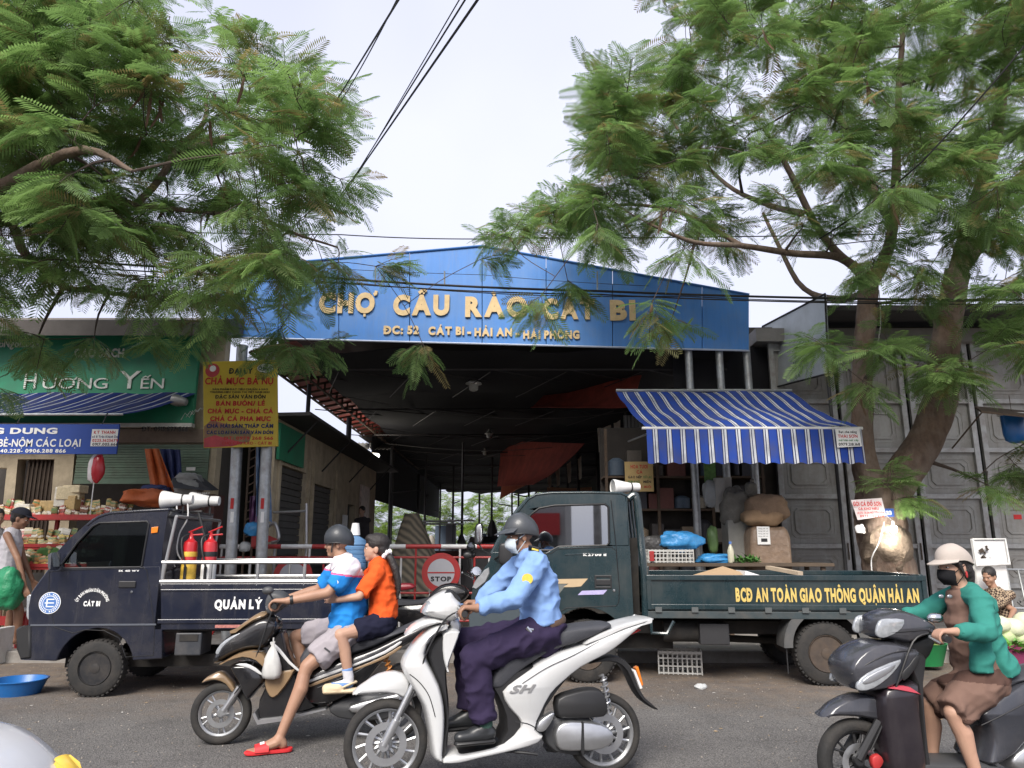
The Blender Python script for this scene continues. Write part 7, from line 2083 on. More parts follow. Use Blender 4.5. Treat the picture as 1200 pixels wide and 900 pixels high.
p=W(866,650,12.5);mb=MB();mb.box(V(p.x,p.y,(W(866,610,12.5).z+PZ)/2),(.42,.4,W(866,610,12.5).z-PZ));tag(mb.build('cabinet',mat('cabinet_grey',(.24,.235,.21),.7,var=.2),None,0,bevel=.01),'pale grey cabinet standing left of the wrapped bale','cabinet')
sack('plastic_bag',W(835,632,12.4),(.16,.2,.4),mat('green_bag',(.12,.2,.07),.4,var=.3),'greenish bag of vegetables hanging by the left post',31,'bag')
# clutter along the right side of the hall
for i in range(26):
 x=rg.uniform(1.7,3.4);y=rg.uniform(15.2,30)
 goods((x,y,PZ),(rg.uniform(.4,.9),rg.uniform(.4,.8),rg.uniform(.6,1.9)),'dim stack of stall goods, %s along the right of the hall'%nth_word(i+1),'stacks along the right side of the hall')
 # covered heap and dark heaps inside the hall
def stripe_simple(name,c1,c2,sc):
 m=bpy.data.materials.new(name);m.use_nodes=True;n,l=m.node_tree.nodes,m.node_tree.links;b=n['Principled BSDF']
 tc=n.new('ShaderNodeTexCoord');w=n.new('ShaderNodeTexWave');w.inputs['Scale'].default_value=sc;w.inputs['Distortion'].default_value=3;w.inputs['Detail'].default_value=2;w.bands_direction='DIAGONAL'
 rp=n.new('ShaderNodeMix');rp.data_type='RGBA';rp.inputs[6].default_value=c1+(1,);rp.inputs[7].default_value=c2+(1,)
 l.new(tc.outputs['Object'],w.inputs[0]);l.new(w.outputs['Fac'],rp.inputs[0]);l.new(rp.outputs[2],b.inputs['Base Color']);b.inputs['Roughness'].default_value=.9;return m
mb=MB();c=W(488,640,16.5);rows=[]
zt_=W(480,602,16.5).z
for j in range(9):
 r=[]
 for i in range(25):
  a=i/24*2*math.pi;v=j/8;rad=(.16+.62*v**.8)*(1+.16*math.sin(a*7+v*2)*v)
  r.append((c.x-.12+rad*math.cos(a)*.95+.12*v,16.5+rad*math.sin(a)*.7,zt_-(zt_-PZ-.3)*v**.9+.03*noise.noise(V(a,v*3,0))))
 rows.append(r)
mb.grid(rows);mb.add(rows[0][:24],[tuple(range(24))])
tag(mb.build('covered_stall',stripe_simple('striped_cover',(.20,.17,.13),(.07,.065,.055),3.0),None,60),'heap under a beige striped cloth just inside the hall','covered heap')
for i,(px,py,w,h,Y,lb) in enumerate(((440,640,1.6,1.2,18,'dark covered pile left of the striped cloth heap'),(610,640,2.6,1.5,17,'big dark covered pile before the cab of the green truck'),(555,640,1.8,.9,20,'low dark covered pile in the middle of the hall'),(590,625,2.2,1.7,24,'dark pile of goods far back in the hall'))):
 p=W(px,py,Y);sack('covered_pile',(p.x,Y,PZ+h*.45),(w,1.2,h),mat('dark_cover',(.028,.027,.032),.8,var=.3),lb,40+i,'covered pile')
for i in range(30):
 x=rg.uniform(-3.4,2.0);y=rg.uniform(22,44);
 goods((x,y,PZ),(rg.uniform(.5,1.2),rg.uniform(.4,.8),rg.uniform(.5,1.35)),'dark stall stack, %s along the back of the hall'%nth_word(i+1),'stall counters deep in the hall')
for i in range(15):  # dark row added to cover the bright far end
 goods((-4.6+i*.58,43+rg.uniform(-.5,.5),PZ),(rg.uniform(.5,.75),.5,rg.uniform(1.5,2.75)),'tall dark stall stack, %s from left at the far end of the hall'%nth_word(i+1),'tall stacks added to darken the far end of the hall')
tarp('dark_side_sheet',[V(-4.45,23.5,2.9),V(-4.45,46,3.1),V(-4.45,46,4.9),V(-4.45,23.5,4.95)],'long black sheet added to darken the left side deep in the hall',TARPD,.1,seed=44)  # added dark sheet, stops the hall's left side from showing bright
tarp('dark_side_sheet',[V(4.2,46,2.2),V(3.6,17,2.9),V(3.6,17,4.9),V(4.2,46,4.9)],'long black sheet closing off the right side of the hall',TARPD,.1,seed=45)
for i,(px,Y) in enumerate(((455,24),(497,26),(530,30),(541,23),(576,27),(600,32),(515,38),(620,26))):
 p=W(px,640,Y);mb=MB();mb.tube([(p.x,Y,PZ),(p.x,Y,4.6)],.045,6);mb.tube([(p.x,Y,3.1),(p.x+rg.uniform(-1.4,1.4),Y,3.2)],.025,5)
 tag(mb.build('stall_pole',DSTEEL,None),'thin dark stall pole at column %s from the left inside the hall'%('one','two','five','four','six','seven','three','eight')[i],'pole','thin stall poles inside the hall')
for i,(px,py,Y,c_) in enumerate(((650,590,34,(.5,.2,.14)),(668,585,30,(.55,.3,.2)),(690,592,26,(.4,.25,.2)))):
 p=W(px,py,Y);tarp('stall_sheet',[p+V(-.9,0,-.5),p+V(.9,0,-.5),p+V(.9,.2,.5),p+V(-.9,.2,.5)],('dull red','orange','tan')[i]+' sheet hung over a stall far back in the hall',cloth('sheet_%d'%i,c_),.1,6,5,seed=i+30,cat='sheet',group='coloured sheets at the back of the hall')
for i,(px,py,L_) in enumerate(((512,611,1.0),(515,614,1.4),(540,610,.8))):
 p=W(px,py,21+i);mb=MB();mb.box(p,(L_,.5,.04));tag(mb.build('counter_top',WHITEP,None,0),('upper','lower long','right short')[i]+' pale counter top inside the hall','counter','pale counter tops inside the hall')

 # ------------------------------------------------------------------ goods stall at far left
t=thing('goods_stall','red tiered stall crowded with packets of dry goods at far left','stall',(W(60,700,11.2).x,11.2,PZ))
xa,xb=W(-60,650,11.2).x,W(132,650,11.2).x
tiers=[(10.75,W(50,664,10.75).z),(11.15,W(50,641,11.15).z),(11.6,W(50,607,11.6).z)]
for y,z in tiers:
 mb=MB();mb.box(((xa+xb)/2,y,z-.02),(xb-xa,.42,.03));mb.build('tier',REDP,t,0)
 mb=MB();mb.box(((xa+xb)/2,y-.2,z+.015),(xb-xa,.02,.06));mb.build('tier_edge',REDP,t,0)
for x in (xa+.05,(xa+xb)/2,xb-.05):
 for y,z in ((10.6,tiers[0][1]),(11.75,tiers[2][1])):mb=MB();mb.box((x,y,(z+PZ)/2),(.05,.05,z-PZ));mb.build('leg',REDP,t,0)
mb=MB();mb.box(((xa+xb)/2,10.62,.45),(xb-xa,.03,.12));mb.build('cross_rail',REDP,t,0)
PK=[mat('packet_%d'%i,c_,.45,var=.35,scale=30) for i,c_ in enumerate(((.50,.36,.13),(.52,.44,.28),(.42,.19,.06),(.20,.09,.05),(.20,.20,.07),(.55,.52,.45),(.40,.28,.12),(.28,.06,.04)))]
def packet_mat(i,c):
 m=bpy.data.materials.new('packet_%d'%i);m.use_nodes=True;n,l=m.node_tree.nodes,m.node_tree.links;b=n['Principled BSDF']
 tc=n.new('ShaderNodeTexCoord');sp=n.new('ShaderNodeSeparateXYZ');l.new(tc.outputs['Generated'],sp.inputs[0]);nz=n.new('ShaderNodeTexNoise');nz.inputs['Scale'].default_value=7;l.new(tc.outputs['Generated'],nz.inputs[0])
 ma=n.new('ShaderNodeMath');ma.operation='MULTIPLY_ADD';ma.inputs[1].default_value=.3;l.new(nz.outputs['Fac'],ma.inputs[0]);l.new(sp.outputs['Z'],ma.inputs[2])
 rp=n.new('ShaderNodeValToRGB');rp.color_ramp.interpolation='CONSTANT';e=rp.color_ramp.elements;d=tuple(x*.45 for x in c)
 cols=[c,((.6,.57,.5),(.5,.06,.04),(.55,.42,.1))[i%3],d,c,((.1,.2,.08),(.6,.57,.5))[i%2],c]
 e[0].position=0;e[0].color=cols[0]+(1,);e[1].position=.36;e[1].color=cols[1]+(1,)
 for k,p_ in ((2,.55),(3,.64),(4,.86),(5,.98)):q=e.new(p_);q.color=cols[k]+(1,)
 l.new(ma.outputs[0],rp.inputs[0]);l.new(rp.outputs[0],b.inputs['Base Color']);b.inputs['Roughness'].default_value=.4;return m
PK0=PK;PK=[packet_mat(i,tuple(min(.75,2.1*c_) for c_ in m_.node_tree.nodes['Mix'].inputs[6].default_value[:3])) for i,m_ in enumerate(PK)]
pks=[];PKNAME=('tan','cream','orange','brown','olive','white','buff','dark red')
for i in range(3):
 mb=MB();mb.ell(V(0,0,.5),(.5,.5,.5),None,10)
 for k,v in enumerate(mb.v):
  q=Vector(v)-V(0,0,.5);q=Vector([math.copysign(abs(x*2)**(.3 if i else .16)/2,x) for x in q]);mb.v[k]=tuple(q*(1+.15*noise.noise(q*4+V(i*5,0,0)))+V(0,0,.5))
 for m_ in PK:pks.append(mb.mesh('packet',m_,V(0,0,0),60))
def packet(loc,size,rz,lab,grp):
 o=bpy.data.objects.new('food_packet',pks[kk]);COL.objects.link(o);o.location=loc;o.scale=size;o.rotation_euler=(rg.uniform(-.5,.1),rg.uniform(-.3,.3),rz);return tag(o,lab,'packet',grp)
for k,(y,z) in enumerate(tiers):
 x=xa+.08;nth=0
 while x<xb-.05:
  nth+=1
  for r_ in range(2):
   kk=rg.randrange(len(pks));PKN=PKNAME[kk%8]
   packet((x,y-.12+.2*r_,z+.11*r_),(rg.uniform(.07,.13),rg.uniform(.03,.07),rg.uniform(.09,.2)),rg.uniform(-.4,.4),'%s packet of dry goods, %s from left in %s row of the %s tier'%(PKN,nth_word(nth),('front','back')[r_],('bottom','middle','top')[k]),'packets on the %s tier'%('bottom','middle','top')[k])
  x+=rg.uniform(.07,.11)
for i,(px,py,w,h) in enumerate(((30,593,.25,.13),(42,597,.3,.14),(58,592,.22,.17),(72,586,.16,.3),(82,578,.34,.2),(84,590,.24,.22),(64,600,.3,.12),(88,570,.3,.12))):
 p=W(px,py+8,11.65);mb=MB();mb.box(V(p.x,p.y,max(p.z,tiers[2][1]+.0)+h/2),(w,.2,h),rg.uniform(-.2,.2));tag(mb.build('cardboard_box',(PK0[5],PK0[1],PK0[6])[i%3],None,0,bevel=.01),('flat white tub at left','long white tub','square white tub','tall tan jar','wide cream carton','tan carton beside jar','low cream tub','topmost tan carton')[i]+' stacked at back of the red stall','box','boxes at the back of the red stall')
sack('green_bunch',W(58,648,10.9),(.34,.2,.16),HERB,'bright green leaf bundle among the packets on the red stall',17,'vegetables')
# chairs / red stool below
for i,(px,dy) in enumerate(((28,0),(46,.1))):
 p=W(px,720,10.45+dy);t=thing('red_stool',('red plastic stool left of the navy truck nose','red plastic stool hidden behind the navy truck nose')[i],'stool',V(p.x,p.y,PZ),'red stools by the goods stall')
 mb=MB();mb.box((p.x,p.y,PZ+.44),(.3,.3,.03));mb.build('seat',REDP,t,0,bevel=.01)
 for sx in (-1,1):
  for sy in (-1,1):mb=MB();mb.tube([(p.x+sx*.16,p.y+sy*.16,PZ),(p.x+sx*.12,p.y+sy*.12,PZ+.44)],.02,6);mb.build('leg',REDP,t)
p=W(4,745,9.9);mb=MB();mb.box((p.x,p.y,.22),(.08,.3,.44));tag(mb.build('white_box',WHITEP,None,0,bevel=.01),'narrow white box on the kerb at the left edge','box')
# draped tarpaulins in front of the shutter
ORT=mat('orange_cloth',(.46,.11,.03),.65,var=.35,scale=5,bump=.9,bscale=10);NVT=mat('navy_cloth',(.02,.03,.10),.65,var=.35,bump=.9,bscale=10)
def drape(pts_top,pts_bot,Y,m,label,seed,n=16,nv=9,amp=.05):
 rows=[]
 for j in range(nv+1):
  v=j/nv;r=[]
  for i in range(n+1):
   u_=i/n;px=(pts_top[0]*(1-u_)+pts_top[2]*u_)*(1-v)+(pts_bot[0]*(1-u_)+pts_bot[2]*u_)*v;py=(pts_top[1]*(1-u_)+pts_top[3]*u_)*(1-v)+(pts_bot[1]*(1-u_)+pts_bot[3]*u_)*v
   r.append(W(px,py,Y+amp*math.sin(u_*14+v*2+seed)+amp*noise.noise(V(u_*3,v*3,seed))))
  rows.append(r)
 mb=MB();mb.grid(rows,thick=.01);return tag(mb.build('draped_tarpaulin',m,None,60),label,'tarpaulin')
drape((170,526,186,526),(178,574,207,580),11.9,ORT,'orange tarpaulin hanging in front of the green shutter',1)
drape((188,526,211,527),(200,578,213,572),11.98,NVT,'navy tarpaulin hanging beside the orange one',4)
sack('tarpaulin_bundle',W(171,583,11.7),(.62,.4,.24),ORT,'crumpled orange tarpaulin bundle above the navy cab roof',7,'tarpaulin',rough=.4)
sack('tarpaulin_bundle',W(182,576,11.8),(.42,.3,.2),NVT,'crumpled navy tarpaulin bundle behind the orange bundle',9,'tarpaulin',rough=.4)
sack('plastic_cover',W(221,567,11.6),(.40,.3,.3),mat('grey_cover',(.2,.2,.19),.35,var=.4,bump=1.0,bscale=10),'grey plastic cover bundled above the horn speakers',13,'cover',rough=.4)
# foil balloon on a stick
p=W(112,549,11.4);t=thing('balloon','red and white foil balloon on a stick below the blue banner','balloon',p)
for nm,m_,dx in (('red_half',mat('foil_red',(.42,.02,.03),.25,var=.2),.035),('white_half',mat('foil_white',(.65,.62,.62),.25,var=.15),-.03)):
 mb=MB();mb.ell(p+V(dx,.02*(dx<0),0),(.105,.06,.23),None,16)
 for i,v in enumerate(mb.v):mb.v[i]=tuple(Vector(v)+V(1,1,1)*.02*noise.noise(Vector(v)*14))
 mb.build(nm,m_,t,60)
mb=MB();mb.tube([p-UP*.2,p-UP*.75],.008,5);mb.build('stick',WHITEP,t)
# kiosk with dark awning behind the horns
t=thing('kiosk','dark maroon kiosk with black flap roof beside the yellow sign poles','kiosk',(W(225,640,11.9).x,11.9,PZ))
a,b=W(204,640,11.9),W(247,640,11.9)
mb=MB();mb.box(((a.x+b.x)/2,12.1,1.2),(b.x-a.x,.4,2.1));mb.build('body',mat('maroon_board',(.09,.035,.03),.8,var=.3),t,0)
mb=MB();q=[W(201,560,11.5),W(230,561,11.5),W(248,575,11.5),W(204,572,11.3)];mb.add(q+[p_+V(0,.3,.03) for p_ in q],[(0,1,2,3),(7,6,5,4),(0,4,5,1),(1,5,6,2),(2,6,7,3),(3,7,4,0)]);mb.build('flap',mat('black_flap',(.03,.03,.033),.7),t,0)
Pk=YP(11.45);px_text('KÍNH MẮT',Pk,226,246,579.5,2.6,WHITET,t,off=0,ext=.002)
mb=MB()
for px in (232,240):mb.tube([W(px,590,11.85),W(px-8,640,11.85)],.012,5)
mb.build('brace',RUSTY,t)
# ladder and hanging plastic behind the poles
t=thing('steel_ladder','rusty ladder leaning behind the poles of the yellow sign','ladder',(W(290,640,12.1).x,12.1,PZ))
a,b=W(287,640,12.1),W(293,520,12.1);c_,d_=W(297,640,12.1),W(301,520,12.1)
for p_,q_ in ((a,b),(c_,d_)):mb=MB();mb.tube([V(p_.x,p_.y,PZ),q_],.018,6);mb.build('rail',RUSTY,t)
for k in range(12):mb=MB();mb.tube([a.lerp(b,k/12),c_.lerp(d_,k/12+.04)],.012,5);mb.build('rung',RUSTY,t)
drape((301,522,316,522),(300,605,318,612),11.6,mat('blue_film',(.12,.2,.34),.25,var=.4,scale=6),'bluish plastic film hanging on the right sign pole',3,amp=.07)
drape((293,582,305,580),(292,612,303,614),11.75,mat('purple_film',(.16,.07,.16),.3,var=.4),'purple plastic hanging behind the right sign pole',5,amp=.05)
sack('plastic_bag',W(296,620,11.6),(.22,.16,.2),BLUEB,'small bright blue bag low on the right sign pole',19,'bag')
sack('plastic_bag',W(287,641,11.5),(.16,.14,.14),CLEAR,'crumpled white plastic on the barrier below the sign poles',23,'bag')

# ------------------------------------------------------------------ tree trunk things, vendor corner on the right are placed after the tree
VY=9.6
FOAM=mat('foam_white',(.70,.70,.68),.6,var=.05,dirt=((.4,.38,.34),.3,5))
q=[W(1139,632,10.3),W(1177,632,10.3),W(1182,661,10.15),W(1144,663,10.15)]
mb=MB();mb.add(q+[p_+V(.0,.05,.01) for p_ in q],[(0,1,2,3),(7,6,5,4),(0,4,5,1),(1,5,6,2),(2,6,7,3),(3,7,4,0)])
t=thing('foam_sheet','white foam box lid propped up behind the riding woman','lid',q[3])
mb.build('panel',mat('foam_inside',(.50,.50,.50),.6,var=.08),t,0,bevel=.01)
mb=MB();mb.tube([p_+V(0,-.02,0) for p_ in q],.016,6,closed=True);mb.build('rim',FOAM,t)
mb=MB()
for k in range(9):mb=MB();a=W(1146+rg.uniform(0,14),640+rg.uniform(0,16),10.22);mb.box(a+V(0,-.03,0),(rg.uniform(.02,.07),.004,rg.uniform(.015,.05)),Matrix.Rotation(rg.uniform(-1,1),3,'Y'));mb.build('torn_patch',mat('torn_dark',(.06,.045,.035),.9),t,0)
mb=MB();c=(q[2]+q[3])/2
mb.box(V(c.x,c.y+.18,(c.z+PZ)/2),(.42,.3,c.z-PZ));tag(mb.build('foam_box',FOAM,None,0,bevel=.02),'white foam box under the propped lid','box')
t=thing('vegetable_table','low vegetable stand with purple cloth beside the seated vendor','table',(W(1180,760,VY).x,VY,PZ))
tx,tz2=W(1180,752,VY).x,W(1180,752,VY).z
mb=MB();mb.box((tx+.15,VY,tz2-.02),(1.5,.8,.04));mb.build('top',mat('purple_cloth',(.17,.02,.07),.8,var=.2),t,0)
mb=MB();mb.box((tx+.15,VY-.41,tz2-.16),(1.5,.02,.3));mb.build('skirt',mat('purple_cloth',(.17,.02,.07),.8),t,0)
for x in (-.5,.8):
 for y in (-.3,.3):mb=MB();mb.box((tx+x,VY+y,tz2/2),(.05,.05,tz2-.05));mb.build('leg',RUSTY,t,0)
CABB=mat('cabbage',(.42,.50,.26),.6,var=.25,scale=9,bump=.5,bscale=14);CABW=mat('cabbage_pale',(.60,.62,.44),.6,var=.2,scale=9,bump=.5,bscale=14)
for i,(px,py,r_,m_) in enumerate(((1156,738,.10,0),(1172,732,.12,1),(1188,736,.13,1),(1200,728,.12,1),(1180,746,.1,0),(1164,748,.09,0),(1196,748,.11,0))):
 p=W(px,py,VY-.15);mb=MB();mb.ell(p,(r_,r_,r_*.9),None,16)
 for k,v in enumerate(mb.v):d=Vector(v)-p;mb.v[k]=tuple(p+d*(1+.10*noise.noise(d*18+V(i,0,0))))
 tag(mb.build('cabbage',(CABB,CABW)[m_],None,60),('small green cabbage at left end','pale cabbage second along the top','largest pale cabbage on top','pale cabbage at far right','green cabbage below the largest','smallest green cabbage in front','green cabbage low at far right')[i]+' of the vegetable stand','cabbage','cabbages on the vegetable stand')
p=W(1190,757,VY-.25);leaf_heap('leafy_greens',(p.x,p.y,p.z-.06),(.4,.2,.14),320,mat('bright_greens',(.10,.28,.04),.6,var=.3),'bright leafy greens piled before the cabbages',seed=4,L=.11)
p=W(1082,768,VY-.1);leaf_heap('leafy_greens',(p.x,p.y,.3),(.22,.2,.22),240,mat('mixed_greens',(.2,.26,.07),.6,var=.5,scale=12),'mixed greens in a basket behind the handlebars of grey scooter',seed=6,L=.09)
mb=MB();mb.lathe([(.2,0),(.27,.24),(.28,.25),(.26,.25),(.19,.02),(.001,.015)],V(p.x,p.y,.05),UP,24);tag(mb.build('green_basket',mat('green_plastic',(.02,.22,.07),.4,var=.1),None),'green plastic basket on the road edge behind the grey scooter','basket')
t=thing('folding_rack','leaning grey metal rack against the gates at far right','rack',(W(1185,700,11).x,11,PZ))
for k,(x0,x1) in enumerate(((1162,1172),(1180,1187),(1193,1203),(1205,1216))):mb=MB();mb.tube([W(x0,668,11.2),W(x1,712,10.9)],.014,6);mb.build('bar',GALV,t)
mb=MB();mb.tube([W(1158,667,11.2),W(1215,668,11.2)],.018,6);mb.tube([W(1170,712,10.9),W(1222,714,10.9)],.018,6);mb.tube([W(1172,712,10.9),V(W(1172,712,10.9).x,10.8,PZ)],.016,6);mb.build('rail',GALV,t)

# ------------------------------------------------------------------ people in the background
def bystander(label,P,hp,nbp,hips,feet,face,skin,top,bottom,hair=True,cap=None,arms=None,k=1.0,sleeve=.55,legcov=.6,extra=None,topname='shirt'):
 J=P.pt
 hc=J(*hp);nb=J(*nbp);hpv=J(*hips)
 g=thing('person',label,'person',V(hpv.x,hpv.y,PZ))
 f,s,u=axes(face)
 wst=nb.lerp(hpv,.6);ch=nb.lerp(hpv,.28)
 mb=MB();add_head(mb,hc,f,s,u,k);limb(mb,[hc-u*.07*k,nb-UP*.02],[.05*k,.055*k])
 wd=s
 limb(mb,[nb-UP*.05,ch,wst,hpv],[.08*k,.1*k,.095*k,.105*k],wide=wd,k=1.45)
 sh=[nb-UP*.06+s*.17*k,nb-UP*.06-s*.17*k]
 for (el,wr),a in zip(arms,sh):
  el,wr=J(*el),J(*wr);limb(mb,[a,el,wr],[.045*k,.037*k,.025*k]);open_hand(mb,wr,wr-el,-s if a is sh[0] else s,.95*k,25,1)
 lg=[]
 for (kn,an),sg in zip(feet,(1,-1)):
  kn,an=J(*kn),J(*an);h=hpv+s*.09*sg*k;lg.append((h,kn));limb(mb,[h,kn,an],[.08*k,.055*k,.038*k]);foot(mb,an,f-UP*f.z,k)
 solidify_blob('body',mb,skin,g,.010,2);face_bits(g,hc,f,s,u,k)
 mb=MB();limb(mb,[nb-UP*.045,ch,wst,hpv+UP*.02],[.09*k,.118*k,.115*k,.122*k],wide=wd,k=1.42,ends=(1,0))
 for (el,wr),a in zip(arms,sh):
  if sleeve:limb(mb,[a,a.lerp(J(*el),sleeve)],[.065*k,.058*k],ends=(1,0));mb.capsule(nb-UP*.05,a,.055*k,.062*k)
  else:mb.capsule(nb-UP*.02+(a-nb)*.45,nb.lerp(hpv,.3)+(a-nb)*.35,.04,.07)
 solidify_blob(topname,mb,top,g,.011,2,.008,10)
 mb=MB();limb(mb,[hpv+UP*.05,hpv-UP*.02],[.12*k,.122*k],wide=wd,k=1.3,ends=(0,1))
 for h,kn in lg:limb(mb,[h,h.lerp(kn,legcov+.3)],[.1*k,.085*k],ends=(1,0))
 solidify_blob('trousers',mb,bottom,g,.011,2,.008,10)
 A=(f,s,u)
 if hair:
  mb=MB();mb.ell(hc+(-f*.02+u*.05)*k,(.105*k,.083*k,.088*k),A,16);mb.ell(hc+(-f*.05+u*.0)*k,(.062*k,.073*k,.07*k),A,14);o=solidify_blob('hair',mb,HAIR,g,.009,2)
 if cap:
  mb=MB();mb.ell(hc+(-f*.01+u*.055)*k,(.115*k,.09*k,.085*k),A,18,lo=0);cpo=mb.build('cap',cap,g,60)
  mb=MB();mb.grid([[hc+(f*.1*math.cos(R(t*14))+s*.085*math.sin(R(t*14))+u*.058)*k for t in range(-5,6)],[hc+(f*.18*math.cos(R(t*12))+s*.085*math.sin(R(t*14))+u*.04)*k for t in range(-5,6)]],thick=.006);mb.build('peak',cap,cpo,60)
 return g
Pn=YP(10.3)
PL2=bystander('man in white tank top and dark cap standing at the left edge',Pn,(24,608,0),(15,622,0),(8,672,0),[((14,715,0),(8,748,0)),((22,715,.15),(20,748,.1))],V(.9,.25,-.25),SKIN3,cloth('white_vest',(.60,.58,.62)),cloth('dark_shorts',(.03,.03,.035)),True,mat('navy_cap',(.016,.018,.03),.8,var=.1),[((26,650,-.2),(38,680,-.25)),((21,655,.28),(29,687,.3))],1.12,0,.5,topname='tank_top')
sack('plastic_bag',Pn.pt(8,690,.35),(.38,.3,.5),mat('green_poly_bag',(.025,.24,.11),.4,var=.3,bump=1.0,bscale=13),'large green plastic bag at the side of the man in tank top',27,'bag',rough=.3)
bystander('person with dark hair at the very left edge behind the tank top man',YP(10.75),(-3,607,0),(-5,622,0),(-7,672,0),[((-6,712,0),(-7,745,0)),((-2,712,.1),(-3,745,.1))],V(.8,-.6,-.1),SKIN2,cloth('grey_shirt',(.25,.24,.24)),cloth('dark_trousers',(.03,.03,.04)),True,None,[((8,650,-.1),(14,672,-.1)),((-14,650,.2),(-10,676,.2))],1.05)
bystander('vendor with dark hair sitting behind packets near the navy truck windscreen',YP(11.95),(80,631,0),(82,648,0),(85,690,0),[((78,700,.25),(78,732,.25)),((92,700,.25),(92,732,.25))],V(-.5,-.8,-.25),SKIN3,cloth('vendor_dark_top',(.06,.05,.06)),cloth('vendor_trousers',(.03,.03,.04)),True,None,[((72,670,.2),(70,684,.3)),((96,670,.2),(92,684,.3))],1.05)
# seated vendor at right
def check_mat(name,c1,c2,sc):
 m=bpy.data.materials.new(name);m.use_nodes=True;n,l=m.node_tree.nodes,m.node_tree.links;b=n['Principled BSDF']
 tc=n.new('ShaderNodeTexCoord');w=n.new('ShaderNodeTexChecker');w.inputs['Scale'].default_value=sc;w.inputs[1].default_value=c1+(1,);w.inputs[2].default_value=c2+(1,)
 mp=n.new('ShaderNodeMapping');mp.inputs['Rotation'].default_value=(.3,.4,.5);l.new(tc.outputs['Object'],mp.inputs[0]);l.new(mp.outputs[0],w.inputs[0]);l.new(w.outputs[0],b.inputs['Base Color']);b.inputs['Roughness'].default_value=.9;return m
bystander('vendor in brown checked blouse sitting behind the cabbages',YP(9.95),(1159,676,0),(1166,691,0),(1176,735,0),[((1150,735,.3),(1152,775,.3)),((1186,737,.35),(1186,775,.35))],V(-.75,-.5,-.2),SKIN1,check_mat('checked_blouse',(.035,.02,.016),(.36,.27,.18),42),cloth('vendor_dark',(.03,.028,.03)),True,None,[((1157,716,.25),(1160,727,.42)),((1188,715,.2),(1182,728,.42))],.98,.8)
p=W(1176,755,9.95);mb=MB();mb.lathe([(.16,0),(.14,.02),(.13,.3),(.17,.34),(.001,.34)],V(p.x,p.y,PZ),UP,16);tag(mb.build('stool',mat('blue_stool',(.05,.1,.3),.5),None),'low stool under the vendor in checked blouse','stool')
bystander('distant person in dark clothes standing inside the hall by lock-up row',YP(18.5),(424,599,0),(425,607,0),(426,632,0),[((426,655,0),(426,672,0)),((429,655,0),(430,672,0))],V(-.3,-.9,-.1),SKIN2,cloth('far_top',(.06,.055,.06)),cloth('far_trousers',(.03,.03,.035)),True,None,[((420,618,0),(421,630,.05)),((431,618,0),(432,630,0))],.95)

# ------------------------------------------------------------------ white car nosing in at the lower left
P=YP(2.15)
car=thing('white_car','white car bonnet with amber lamp entering at lower left corner','car',(-3.4,2.15,0))
pts=[P.uz(x,y,-.78) for x,y in ((100,950),(99,922),(94,896),(77,870),(50,846),(23,831),(0,825))]
nose=pts[0][0];bon=pts[-1]
prof=[(nose-.02,.28),(nose+.02,.45)]+pts[1:]+[(bon[0]-.35,bon[1]+.08),(bon[0]-.75,bon[1]+.14),(bon[0]-1.45,bon[1]+.58),(bon[0]-2.6,bon[1]+.62),(bon[0]-3.4,bon[1]+.2),(bon[0]-3.65,.8),(bon[0]-3.65,.35),(bon[0]-2.9,.25),(bon[0]-2.5,.55),(bon[0]-2.1,.25),(bon[0]-.75,.25),(bon[0]-.4,.58),(bon[0]-.02,.27)]
mb=MB();mb.puff(P,[tuple(v) for v in cr(prof,2)],.86,0,.10,6);mb.build('body',paint('white_car_paint',(.70,.71,.73),.25,(.5,.5,.5),.15),car,60)
for u in (bon[0]-.4,bon[0]-2.5):
 for o in (.74,-.74):wheel(P.at(u,.31,o),P.N if o>0 else -P.N,.31,.2,car,ALU,'alloy',32,tread=False)
for o in (-.78,.78):
 mb=MB();mb.puff(P,P.poly([(68,886),(74,885),(90,903),(91,914),(80,902)],-.78),.045,o,.02,3);mb.build('indicator',mat('amber_lamp',(.75,.5,.08),.2,var=.05),car,50)
mb=MB();mb.puff(P,[(bon[0]-.85,bon[1]+.17),(bon[0]-1.46,bon[1]+.54),(bon[0]-2.5,bon[1]+.56),(bon[0]-3.1,bon[1]+.2)],.87,0,.1,3);mb.build('windows',mat('car_glass',(.02,.022,.025),.08,var=.05),car,50)

# ------------------------------------------------------------------ street side opposite, behind the viewer (seen only in reflections)
ob=thing('opposite_shop','shop building across the street with a wide red signboard','building',(-9,-11,0))
mb=MB();mb.box((-9.2,-13.2,1.6),(17,4,3.2));mb.build('wall',mat('grey_render',(.35,.34,.33),.9),ob,0)
mb=MB();mb.box((-1.9,-11.1,2.25),(2.0,.15,.8));mb.build('signboard',mat('opposite_red',(.45,.03,.03),.5),ob,0)
for x in (-11.5,-8.5,-5.4,-2.1):mb=MB();mb.box((x,-11.15,.95),(2.2,.1,1.7));mb.build('shutter',SHUT_D,ob,0)

t=thing('power_pole','concrete power pole across the street seen in reflections','pole',(.5,-11,0))
mb=MB();mb.tube([(.5,-11,0),(.5,-11,8)],[.17,.11],10);mb.build('shaft',CONC,t)
